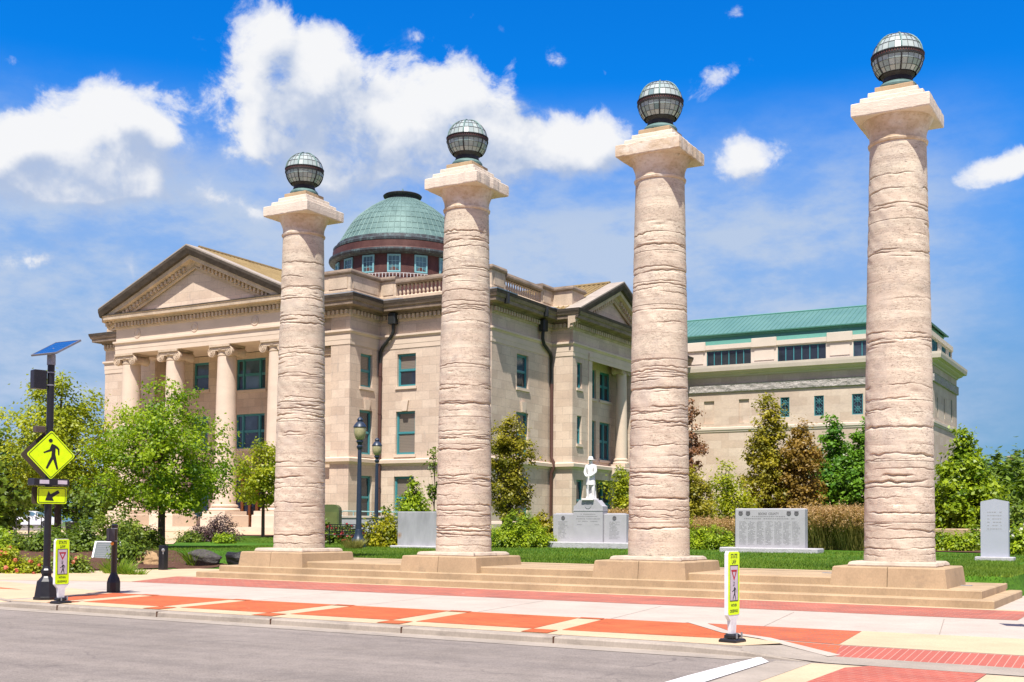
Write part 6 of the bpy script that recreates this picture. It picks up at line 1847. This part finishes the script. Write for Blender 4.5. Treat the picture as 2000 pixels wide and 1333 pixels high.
# ------------------------------------------------------------------ shrubs, grasses and flowers
def shrub(name, label, x, y, rx, ry, h, n, leaf, mat, seed, group=None, cat='shrub', tint=(.5, .2), spread=.12, spiky=0, z=None, nrm_up=.7, per=40, aspect=.6, stems=6, lump=.25):
    g = np.random.default_rng(seed); z = gz(x, y) if z is None else z
    T = thing(name, label, cat, (x, y, z), 0, group)
    nc = max(5, n//per)
    d = g.normal(size=(nc, 3)); d[:, 2] = np.abs(d[:, 2]); d /= np.linalg.norm(d, axis=1, keepdims=True)
    a = np.arctan2(d[:, 1], d[:, 0]); ph = g.uniform(0, 6.28, 4)
    k = 1+lump*(np.sin(2*a+ph[0])+np.sin(3*a+ph[1])+np.sin(5*a+ph[2]))/2
    c = d*np.array([rx, ry, h])*(g.uniform(.45, .95, nc)*k)[:, None]
    ids = np.repeat(np.arange(nc), per)
    off = g.normal(size=(len(ids), 3))*spread*np.array([1, 1, .8])
    P = c[ids]+off; P[:, 2] = np.abs(P[:, 2])
    out = P/np.array([rx, ry, h])
    N = out*.5+off/spread*.3+np.array([0, 0, nrm_up])+g.normal(size=(len(ids), 3))*.5
    V, Fq = leaf_quads(P, N, leaf, g, aspect)
    tv = np.clip(g.normal(tint[0], tint[1], nc)[ids]+g.normal(0, .14, len(ids)), 0, 1)
    np_mesh('foliage', V, Fq, mat, T, tint=np.repeat(tv, 4))
    b = MB()
    for i in range(stems):
        cc = c[g.integers(nc)]
        b.tube([(x+cc[0]*.1, y+cc[1]*.1, z-.05), (x+cc[0]*.5, y+cc[1]*.5, z+cc[2]*.6), (x+cc[0], y+cc[1], z+cc[2])], [.022, .014, .005], 5)
    b.build('stems', M['bark'], T)
    return T
def flowers(T, x, y, z, rx, ry, h, n, size, mat, seed, name='blossoms'):
    g = np.random.default_rng(seed)
    d = g.normal(size=(n, 3)); d[:, 2] = np.abs(d[:, 2])*.8+.15; d[:, 1] = -np.abs(d[:, 1])*.8+.2; d /= np.linalg.norm(d, axis=1, keepdims=True)
    c = d*np.array([rx, ry, h])*g.uniform(.85, 1.08, (n, 1))
    ids = np.repeat(np.arange(n), 14); off = g.normal(size=(len(ids), 3)); off /= np.linalg.norm(off, axis=1, keepdims=True)
    sz = size*g.uniform(.7, 1.25, n)
    P = c[ids]+off*sz[ids][:, None]*.6
    V, Fq = leaf_quads(P, off+np.array([0, 0, .3]), size*.62, g, .8)
    np_mesh(name, V, Fq, mat, T, tint=np.repeat(g.random(len(ids)), 4))
def blades(name, label, x, y, rx, ry, h, n, wid, mat, seed, group=None, cat='grass clump', lean=.5, kind=None, heads=None, z=None):
    g = np.random.default_rng(seed); z = gz(x, y) if z is None else z
    T = thing(name, label, cat, (x, y, z), 0, group)
    a = g.uniform(0, 6.28, n); r = np.sqrt(g.random(n))
    bx = np.stack([r*np.cos(a)*rx*.75, r*np.sin(a)*ry*.75, np.zeros(n)], 1)
    hh = h*g.uniform(.6, 1.05, n)
    la = a+g.normal(0, .7, n); ln = lean*hh*g.uniform(.1, 1, n)*(.35+r)
    tip = bx+np.stack([np.cos(la)*ln, np.sin(la)*ln, hh*(1-.25*lean*g.random(n))], 1)
    mid = bx*.5+tip*.5; mid[:, 2] = bx[:, 2]*.4+tip[:, 2]*.62
    w = np.stack([-np.sin(la+1.2), np.cos(la+1.2), np.zeros(n)], 1)*wid
    V = np.stack([bx-w, bx+w, mid+w, mid-w, mid-w, mid+w, tip+w*.15, tip-w*.15], 1).reshape(-1, 3)
    i = np.arange(n)[:, None]*8
    Fq = np.concatenate([i+np.array([0, 1, 2, 3]), i+np.array([4, 5, 6, 7])], 0)
    tv = np.repeat(np.clip(g.normal(.5, .25, n), 0, 1), 8)
    np_mesh('blades', V, Fq, mat, T, tint=tv)
    if heads:
        k = int(n*heads[1]); sel = g.choice(n, k, replace=False)
        P = np.repeat(tip[sel], 6, 0)+g.normal(size=(k*6, 3))*np.array([.03, .03, .09])
        V, Fq = leaf_quads(P, g.normal(size=(len(P), 3))+np.array([0, -.4, .2]), heads[2], g, .35)
        np_mesh('seed_heads', V, Fq, heads[0], T, tint=np.repeat(g.random(len(P)), 4))
    return T
def at_(u, k): 
    p = od(u, 1000, k); return p.x, p.y
SH = 'shrubs around the memorials'
# reeds either side of the name stone
x, y = at_(1390, 47); blades('ornamental_grass', 'brown feathery grass between the third column and the wide name stone', x, y, 1.1, .7, 1.15, 2600, .008, LM['reed'], 1, 'feathery brown grasses by the name stone', lean=.55, heads=(LM['reedhead'], .5, .05))
x, y = at_(1605, 45.5); blades('ornamental_grass', 'tall brown feathery grass clump directly right of the wide name stone', x, y, 1.05, .9, 1.62, 3600, .008, LM['reed'], 2, 'feathery brown grasses by the name stone', lean=.45, heads=(LM['reedhead'], .55, .05))
x, y = at_(1668, 45); blades('ornamental_grass', 'tall brown feathery grass clump against the left edge of the right column', x, y, 1.05, .9, 1.62, 3600, .008, LM['reed'], 3, 'feathery brown grasses by the name stone', lean=.45, heads=(LM['reedhead'], .55, .05))
x, y = at_(1218, 54); blades('ornamental_grass', 'brown grass tuft showing above the right wing of the soldier memorial', x, y, .8, .5, 1.55, 1500, .009, LM['reed'], 4, 'feathery brown grasses by the name stone', lean=.4, heads=(LM['reedhead'], .6, .055))
# junipers
def juniper(u, k, rx, h, label, seed, n=6500):
    x, y = at_(u, k)
    return shrub('juniper', label, x, y, rx, .9, h, n, .06, LM['juniper'], seed, 'low spreading junipers', spread=.10, nrm_up=.9, per=50, aspect=.4, tint=(.5, .25), lump=.35)
juniper(985, 47, 1.0, 1.35, 'low green juniper just right of the second column', 11)
juniper(1040, 47.5, .95, 1.15, 'low green juniper against the left end of the soldier memorial', 12)
juniper(1352, 45.5, .85, 1.05, 'lime green juniper just right of the third column', 13, 4500)
juniper(1402, 45, .75, .85, 'lime green juniper against the left edge of the wide name stone', 14, 4000)
# assorted shrubs
def sh(u, k, rx, h, n, leaf, mat, seed, label, **kw):
    x, y = at_(u, k); return shrub(kw.pop('name', 'shrub'), label, x, y, rx, kw.pop('ry', rx*.8), h, n, leaf, LM[mat], seed, kw.pop('group', SH), **kw)
sh(1062, 55, .9, 1.75, 2500, .085, 'olive', 21, 'olive and rusty shrub behind the left wing of the soldier memorial', tint=(.6, .25))
sh(1018, 56, 1.0, 1.7, 2500, .085, 'mid', 22, 'green shrub behind the two junipers')
sh(738, 47.5, .62, 1.15, 2600, .06, 'gold', 23, 'golden yellow shrub right of the nearer lamp post')
sh(766, 47, .6, 1.4, 2800, .06, 'gold', 24, 'golden green shrub against the left edge of the plain slab', tint=(.3, .2))
T = sh(752, 52, .45, 1.75, 420, .10, 'mid', 25, 'tall loose leaved plant behind the golden shrubs', spread=.12, per=20)
x, y = at_(640, 53); T = shrub('flower_bed_shrub', 'dark shrub with red flowers behind the black bench', x, y, 1.4, .5, .85, 2000, .07, LM['dark'], 26, SH); flowers(T, x, y, 0, 1.4, .5, .85, 40, .08, LM['redf'], 27)
x, y = at_(690, 53.5); T = shrub('flower_bed_shrub', 'dark shrub with red flowers behind the right half of the black bench', x, y, 1.0, .5, .9, 1600, .07, LM['dark'], 28, SH); flowers(T, x, y, 0, 1.0, .5, .9, 26, .08, LM['redf'], 29)
x, y = at_(692, 44.5); blades('ornamental_grass', 'small grey green grass tuft at the foot of the nearer lamp post', x, y, .5, .3, .45, 700, .006, LM['reed'], 30, lean=.8)
# right hand beds
sh(1838, 44.5, .55, .78, 2200, .065, 'bright', 31, 'bright green low shrub against the right column', tint=(.45, .2))
sh(1872, 44, .55, .62, 2000, .065, 'bright', 32, 'bright green low shrub in front of the stone bench', tint=(.6, .2))
sh(1902, 45, .38, .95, 1600, .065, 'bright', 33, 'green shrub between the stone bench and the upright stone', tint=(.35, .2))
x, y = at_(1996, 40); T = shrub('hydrangea', 'bright green shrub with white blossoms at the right edge beside the upright stone', x, y, .55, .5, 1.25, 2600, .075, LM['bright'], 34, SH, tint=(.6, .2)); flowers(T, x, y, 0, .55, .5, 1.2, 10, .13, LM['white'], 35)
sh(1985, 55, 1.2, 1.9, 2500, .09, 'mid', 36, 'mid green bush behind the upright stone at the right edge')
sh(1825, 52, .8, 1.9, 1800, .08, 'olive', 37, 'olive shrub between the right column and the bright pyramid tree')
sh(1470, 53, .9, 1.75, 2200, .075, 'lime2', 38, 'yellow green low bush right behind the top of the wide name stone')
sh(1395, 53, .9, 1.6, 2200, .075, 'lime2', 39, 'yellow green low bush above the brown grass left of the name stone')
sh(1650, 54, 1.1, 1.75, 2600, .08, 'mid', 40, 'green bush behind the tall grass clumps left of the right column')
# left garden
SL = 'shrubs in the left garden'
sh(420, 56, 1.3, 1.35, 3600, .075, 'purple', 51, 'dark purple bush on the lawn in front of the portico', group=SL, aspect=.35, spread=.16)
sh(228, 40, 1.6, 1.35, 5200, .06, 'mid', 52, 'broad green hedge bush behind the button post', group=SL, tint=(.55, .25))
sh(284, 43, .8, .85, 2600, .06, 'mid', 53, 'green hedge bush left of the round lime tree trunk', group=SL, tint=(.5, .2))
sh(165, 38, .95, 1.0, 3600, .06, 'dark', 54, 'dark green hedge bush behind the information board', group=SL)
sh(100, 37, 1.1, .8, 3600, .06, 'dark', 55, 'dark green bush behind the tall crossing post', group=SL)
sh(245, 35.5, .55, .8, 2200, .055, 'dark', 56, 'dark green bush right of the information board', group=SL)
sh(30, 38, 1.0, .5, 3000, .065, 'mid', 57, 'green shrub at the left edge behind the roses', group=SL, tint=(.4, .2))
sh(-4, 34, .7, .85, 2600, .06, 'lime', 58, 'light green arching shrub cut by the left edge', group=SL)
for k, (u, kk, rx, h, lab) in enumerate(((12, 31.5, .62, .66, 'rose bush with salmon blossoms at the left edge'), (58, 31.3, .6, .62, 'rose bush with salmon blossoms left of the tall crossing post'), (112, 31.6, .55, .62, 'rose bush with salmon blossoms behind the left state law sign'), (152, 31.8, .45, .56, 'rose bush with salmon blossoms left of the information board'))):
    x, y = at_(u, kk)
    T = shrub('rose_bush', lab, x, y, rx, .5, h, 2300, .042, LM['lime2'] if k < 2 else LM['mid'], 70+k, 'salmon rose bushes in the left bed', tint=(.55, .25), spread=.09)
    flowers(T, x, y, 0, rx, .5, h, [9, 8, 8, 4][k], .075, LM['rosef'], 80+k)
for k, (u, kk, h, lab) in enumerate(((228, 31.6, .62, 'daylily clump right of the information board'), (243, 31.2, .5, 'small daylily clump left of the tan boulder'), (266, 31.0, .34, 'low daylily clump in front of the tan boulder'), (382, 36, .55, 'spiky green clump behind the brown grey boulder'))):
    x, y = at_(u, kk); blades('daylily', lab, x, y, .3, .25, h, 170, .013, LM['daylily'], 90+k, 'daylilies in the left bed', lean=.9)
for k, (u, kk, rx, h, mat, lab) in enumerate(((440, 53, .5, .4, 'lime', 'low green mound right of the dark purple bush'), (372, 54, .7, .5, 'mid', 'low green mound left of the dark purple bush'))):
    sh(u, kk, rx, h, 1500, .055, mat, 100+k, lab, group=SL)

# lawn blades (too many to count)
def lawn_blades(regions, seed):
    g = np.random.default_rng(seed); B = []
    for (x0, x1, y0, y1, n) in regions:
        B.append(np.stack([g.uniform(x0, x1, n), g.uniform(y0, y1, n)], 1))
    B = np.concatenate(B); zz = ground_z(B[:, 0], B[:, 1]); B = B[zz > .2]; zz = zz[zz > .2]
    n = len(B); a = g.uniform(0, 6.28, n); h = g.uniform(.035, .085, n)
    base = np.stack([B[:, 0], B[:, 1], zz-.01], 1)
    tip = base+np.stack([np.cos(a)*h*.5, np.sin(a)*h*.5, h], 1)
    w = np.stack([-np.sin(a+.8), np.cos(a+.8), np.zeros(n)], 1)*.011
    V = np.stack([base-w, base+w, tip], 1).reshape(-1, 3); Fq = np.arange(3*n).reshape(-1, 3)
    pat = .5+.25*np.sin(B[:, 0]*.9+np.sin(B[:, 1]*.7)*2)*np.sin(B[:, 1]*.6)
    tv = np.repeat(np.clip(pat+g.normal(0, .2, n), 0, 1), 3)
    o = np_mesh('grass', V, Fq, LM['blade'], None, tint=tv)
    tag(o, 'short green lawn grass behind the steps', 'grass', None, 'stuff')
lawn_blades([(-24, -3, 25.9, 32, 52000), (-30, -4, 32, 43, 52000), (-6, 1, 27, 40, 14000), (-5.2, -2.8, 25.4, 33, 14000), (-34, -22, 26, 40, 30000), (-46, -30, 40, 52.5, 26000)], 9)

# ------------------------------------------------------------------ sky, sun
SEL = R(62)
SUN = Vector((.36*math.cos(SEL), -.933*math.cos(SEL), math.sin(SEL)))
sd = bpy.data.lights.new('sun', 'SUN'); sd.energy = 5.0; sd.angle = R(.53); sd.color = (1, .95, .885)
so = bpy.data.objects.new('sun', sd); COL.objects.link(so); so.rotation_euler = SUN.to_track_quat('Z', 'Y').to_euler(); so.location = (0, -20, 60)

W = bpy.data.worlds.new('World'); sc.world = W; W.use_nodes = True
nt = W.node_tree; N_ = nt.nodes; L_ = nt.links
bg = N_['Background']; bg.inputs['Strength'].default_value = .10
def wadd(t, **kw):
    n = N_.new(t)
    for k, v in kw.items(): setattr(n, k, v)
    return n
def wm(op, a, b=None, c=None, clamp=False):
    x = wadd('ShaderNodeMath', operation=op, use_clamp=clamp)
    for i, v in enumerate((a, b, c)):
        if v is None: continue
        if hasattr(v, 'is_linked'): L_.new(v, x.inputs[i])
        else: x.inputs[i].default_value = v
    return x.outputs[0]
sky = wadd('ShaderNodeTexSky', sky_type='NISHITA'); sky.sun_disc = False; sky.sun_elevation = SEL; sky.sun_rotation = math.atan2(SUN.x, SUN.y); sky.air_density = 1.0; sky.dust_density = .35; sky.ozone_density = 2.0
tc = wadd('ShaderNodeTexCoord'); dirv = tc.outputs['Generated']

def blob(u, v, wu, hv, s=1.0):
    d = ray(u, v).normalized(); az = math.atan2(d.x, d.y); el = math.asin(d.z)
    d2 = ray(u+wu, v).normalized(); d3 = ray(u, v-hv).normalized()
    return az, el, abs(math.atan2(d2.x, d2.y)-az), abs(math.asin(d3.z)-el), s
CL = [blob(150, 310, 190, 105), blob(285, 262, 100, 75), blob(60, 345, 130, 80), blob(235, 370, 200, 55, .75), blob(215, 215, 60, 60, .55),
      blob(540, 140, 125, 125), blob(520, 40, 60, 60, .7), blob(580, 245, 130, 110), blob(660, 100, 45, 60, .5), blob(520, 280, 60, 42, .7),
      blob(800, 230, 190, 115), blob(720, 320, 230, 75), blob(880, 180, 70, 70, .6), blob(985, 140, 26, 60, .35), blob(960, 300, 130, 80, .8), blob(1110, 300, 125, 70, 1.0), blob(1190, 270, 60, 55, .5),
      blob(1450, 318, 95, 62, .75), blob(1425, 280, 40, 45, .35), blob(1940, 352, 120, 40, .9), blob(1990, 330, 50, 30, .5),
      blob(1070, 130, 36, 30, .5), blob(1610, 125, 52, 50, .46), blob(1420, 122, 95, 30, .46), blob(1365, 182, 65, 36, .48), blob(1250, 160, 36, 28, .46), blob(1172, 135, 28, 20, .40), blob(800, 66, 20, 22, .42), blob(1425, 12, 28, 22, .42), blob(10, 118, 28, 24, .42), blob(965, 62, 16, 18, .38),
      blob(40, 505, 85, 30, .62), blob(250, 520, 34, 42, .5), blob(700, 415, 330, 40, .45), blob(1130, 420, 130, 45, .40), blob(1480, 470, 150, 50, .34), blob(120, 470, 190, 40, .42), blob(1920, 808, 30, 10, .3)]
gtree = bpy.data.node_groups.new('cloud_density', 'ShaderNodeTree')
gtree.interface.new_socket('Vector', in_out='INPUT', socket_type='NodeSocketVector')
gtree.interface.new_socket('Density', in_out='OUTPUT', socket_type='NodeSocketFloat')
gi = gtree.nodes.new('NodeGroupInput'); go_ = gtree.nodes.new('NodeGroupOutput')
def gm_(op, a, b=None, c=None):
    x = gtree.nodes.new('ShaderNodeMath'); x.operation = op
    for i, v in enumerate((a, b, c)):
        if v is None: continue
        if hasattr(v, 'is_linked'): gtree.links.new(v, x.inputs[i])
        else: x.inputs[i].default_value = v
    return x.outputs[0]
sxyz = gtree.nodes.new('ShaderNodeSeparateXYZ')
gtree.links.new(gi.outputs[0], sxyz.inputs[0])
def gnoise(scale, detail, rough, stretch=(1, 1, 1), dist=0):
    mp = gtree.nodes.new('ShaderNodeMapping'); mp.inputs['Scale'].default_value = stretch; gtree.links.new(gi.outputs[0], mp.inputs['Vector'])
    n = gtree.nodes.new('ShaderNodeTexNoise'); n.inputs['Scale'].default_value = scale; n.inputs['Detail'].default_value = detail; n.inputs['Roughness'].default_value = rough; n.inputs['Distortion'].default_value = dist
    gtree.links.new(mp.outputs[0], n.inputs['Vector']); return n.outputs['Fac'], n.outputs['Color']
nw1, nwc = gnoise(9, 3, .5)
sw_c = gtree.nodes.new('ShaderNodeSeparateColor'); gtree.links.new(nwc, sw_c.inputs[0])
az_ = gm_('ARCTAN2', sxyz.outputs['X'], sxyz.outputs['Y']); el_ = gm_('ARCSINE', sxyz.outputs['Z'])
az_ = gm_('ADD', az_, gm_('MULTIPLY', gm_('SUBTRACT', sw_c.outputs[0], .5), .055))
el_ = gm_('ADD', el_, gm_('MULTIPLY', gm_('SUBTRACT', sw_c.outputs[1], .5), .045))
acc = None
for (a, e, ra, re, s) in CL:
    da = gm_('MULTIPLY', gm_('SUBTRACT', az_, a), 1/ra); de = gm_('MULTIPLY', gm_('SUBTRACT', el_, e), 1/re)
    q = gm_('MULTIPLY_ADD', da, da, gm_('MULTIPLY', de, de))
    f_ = gm_('MULTIPLY', gm_('EXPONENT', gm_('MULTIPLY', q, -1.15)), s)
    acc = f_ if acc is None else gm_('ADD', acc, f_)
acc = gm_('MINIMUM', acc, 1.25)
# unseen cumulus added over the rest of the sky to whiten the fill light
og = gtree.nodes.new('ShaderNodeMapRange'); og.interpolation_type = 'SMOOTHSTEP'
gtree.links.new(gm_('ABSOLUTE', gm_('SUBTRACT', az_, -.527)), og.inputs[0]); og.inputs[1].default_value = .55; og.inputs[2].default_value = .95; og.inputs[4].default_value = .30
oz = gtree.nodes.new('ShaderNodeMapRange'); oz.interpolation_type = 'SMOOTHSTEP'; gtree.links.new(el_, oz.inputs[0]); oz.inputs[1].default_value = .62; oz.inputs[2].default_value = .95; oz.inputs[4].default_value = .12
acc = gm_('ADD', acc, gm_('MAXIMUM', og.outputs[0], oz.outputs[0]))
n1, _ = gnoise(21, 11, .64, (1, 1, 1.15), .3)
nlo, _ = gnoise(20, 4.0, .55, (1, 1, 1.1), .2)
dens = gm_('MULTIPLY_ADD', gm_('SUBTRACT', n1, .5), 2.0, acc)
gtree.links.new(gm_('SUBTRACT', dens, .40), go_.inputs[0])
gtree.interface.new_socket('Body', in_out='OUTPUT', socket_type='NodeSocketFloat')
gtree.links.new(gm_('MULTIPLY_ADD', nlo, 1.5, acc), go_.inputs[1])
def cden(vec):
    g_ = wadd('ShaderNodeGroup'); g_.node_tree = gtree; L_.new(vec, g_.inputs[0]); return g_.outputs
d0_, b0_ = cden(dirv)[0:2]
upv = wadd('ShaderNodeVectorMath', operation='ADD'); L_.new(dirv, upv.inputs[0]); upv.inputs[1].default_value = (-.009, -.005, .024)
d1_, b1_ = cden(upv.outputs[0])[0:2]
lit = wadd('ShaderNodeMapRange', interpolation_type='SMOOTHSTEP'); L_.new(wm('ADD', wm('SUBTRACT', b0_, b1_), wm('MULTIPLY', wm('SUBTRACT', d0_, d1_), .35)), lit.inputs[0]); lit.inputs[1].default_value = -.28; lit.inputs[2].default_value = .64
# crisp tops, soft undersides
mask = wadd('ShaderNodeMapRange', interpolation_type='SMOOTHSTEP'); L_.new(d0_, mask.inputs[0]); mask.inputs[1].default_value = -.05
L_.new(wm('MULTIPLY_ADD', wm('SUBTRACT', 1.0, lit.outputs[0]), .75, .24), mask.inputs[2])
thick = wadd('ShaderNodeMapRange', interpolation_type='SMOOTHSTEP'); L_.new(d0_, thick.inputs[0]); thick.inputs[1].default_value = 0; thick.inputs[2].default_value = .55; thick.inputs[3].default_value = .42; thick.inputs[4].default_value = 1
def wmix(fac, a, b, mode='MIX'):
    x = wadd('ShaderNodeMix', data_type='RGBA', blend_type=mode)
    ins = [i for i in x.inputs if i.type == 'RGBA']
    for sck, val in ((x.inputs[0], fac), (ins[0], a), (ins[1], b)):
        if hasattr(val, 'is_linked'): L_.new(val, sck)
        else: sck.default_value = val
    return [o for o in x.outputs if o.type == 'RGBA'][0]
# thin high veil
mpv = wadd('ShaderNodeMapping'); mpv.inputs['Scale'].default_value = (1, 1, 2.3); mpv.inputs['Rotation'].default_value = (0, R(8), 0); L_.new(dirv, mpv.inputs['Vector'])
vn = wadd('ShaderNodeTexNoise'); vn.inputs['Scale'].default_value = 7.5; vn.inputs['Detail'].default_value = 9; vn.inputs['Roughness'].default_value = .63; L_.new(mpv.outputs[0], vn.inputs['Vector'])
sx2 = wadd('ShaderNodeSeparateXYZ'); L_.new(dirv, sx2.inputs[0])
elw = wm('ARCSINE', sx2.outputs['Z'])
band = wadd('ShaderNodeMapRange', interpolation_type='SMOOTHSTEP'); L_.new(elw, band.inputs[0]); band.inputs[1].default_value = R(21.5); band.inputs[2].default_value = R(14); band.inputs[3].default_value = 0; band.inputs[4].default_value = 1
low = wadd('ShaderNodeMapRange', interpolation_type='SMOOTHSTEP'); L_.new(elw, low.inputs[0]); low.inputs[1].default_value = R(-3); low.inputs[2].default_value = R(5)
azw = wm('ARCTAN2', sx2.outputs['X'], sx2.outputs['Y'])
azr = wadd('ShaderNodeMapRange', interpolation_type='SMOOTHSTEP'); L_.new(azw, azr.inputs[0]); azr.inputs[1].default_value = R(-4); azr.inputs[2].default_value = R(-12); azr.inputs[3].default_value = .12; azr.inputs[4].default_value = 1
vr = wadd('ShaderNodeMapRange', interpolation_type='SMOOTHSTEP'); L_.new(vn.outputs['Fac'], vr.inputs[0]); vr.inputs[1].default_value = .37; vr.inputs[2].default_value = .63
veil = wm('MULTIPLY', wm('MULTIPLY', wm('MULTIPLY', band.outputs[0], low.outputs[0]), azr.outputs[0]), wm('MULTIPLY_ADD', vr.outputs[0], .58, .44))
hs = wadd('ShaderNodeHueSaturation'); hs.inputs['Saturation'].default_value = SAT; hs.inputs['Value'].default_value = 1.0; L_.new(sky.outputs[0], hs.inputs['Color'])
base = wmix(1.0, hs.outputs[0], SKYTINT, 'MULTIPLY')
hor = wadd('ShaderNodeMapRange', interpolation_type='SMOOTHSTEP'); L_.new(elw, hor.inputs[0]); hor.inputs[1].default_value = R(21); hor.inputs[2].default_value = R(4); hor.inputs[4].default_value = .85
base = wmix(hor.outputs[0], base, HORC)
# unseen cloud sheet added behind and above the viewer to neutralise the fill light
oaz = wadd('ShaderNodeMapRange', interpolation_type='SMOOTHSTEP'); L_.new(wm('ABSOLUTE', wm('SUBTRACT', azw, -.527)), oaz.inputs[0]); oaz.inputs[1].default_value = .60; oaz.inputs[2].default_value = 1.0
oel = wadd('ShaderNodeMapRange', interpolation_type='SMOOTHSTEP'); L_.new(elw, oel.inputs[0]); oel.inputs[1].default_value = .55; oel.inputs[2].default_value = .85
outm = wm('MULTIPLY', wm('MAXIMUM', oaz.outputs[0], oel.outputs[0]), .9)
c1 = wmix(outm, wmix(veil, base, VEILC), OUTC)
cc = wmix(lit.outputs[0], CLSH, CLLT)
c2 = wmix(wm('MULTIPLY', mask.outputs[0], thick.outputs[0]), c1, cc)
L_.new(c2, bg.inputs['Color'])

vs_ = sc.view_settings
vs_.view_transform = 'Standard'; vs_.look = 'None'; vs_.exposure = EXPO; vs_.gamma = 1; vs_.use_curve_mapping = False
sc.cycles.use_denoising = True
sc.cycles.max_bounces = 6; sc.cycles.diffuse_bounces = 3; sc.cycles.transparent_max_bounces = 4
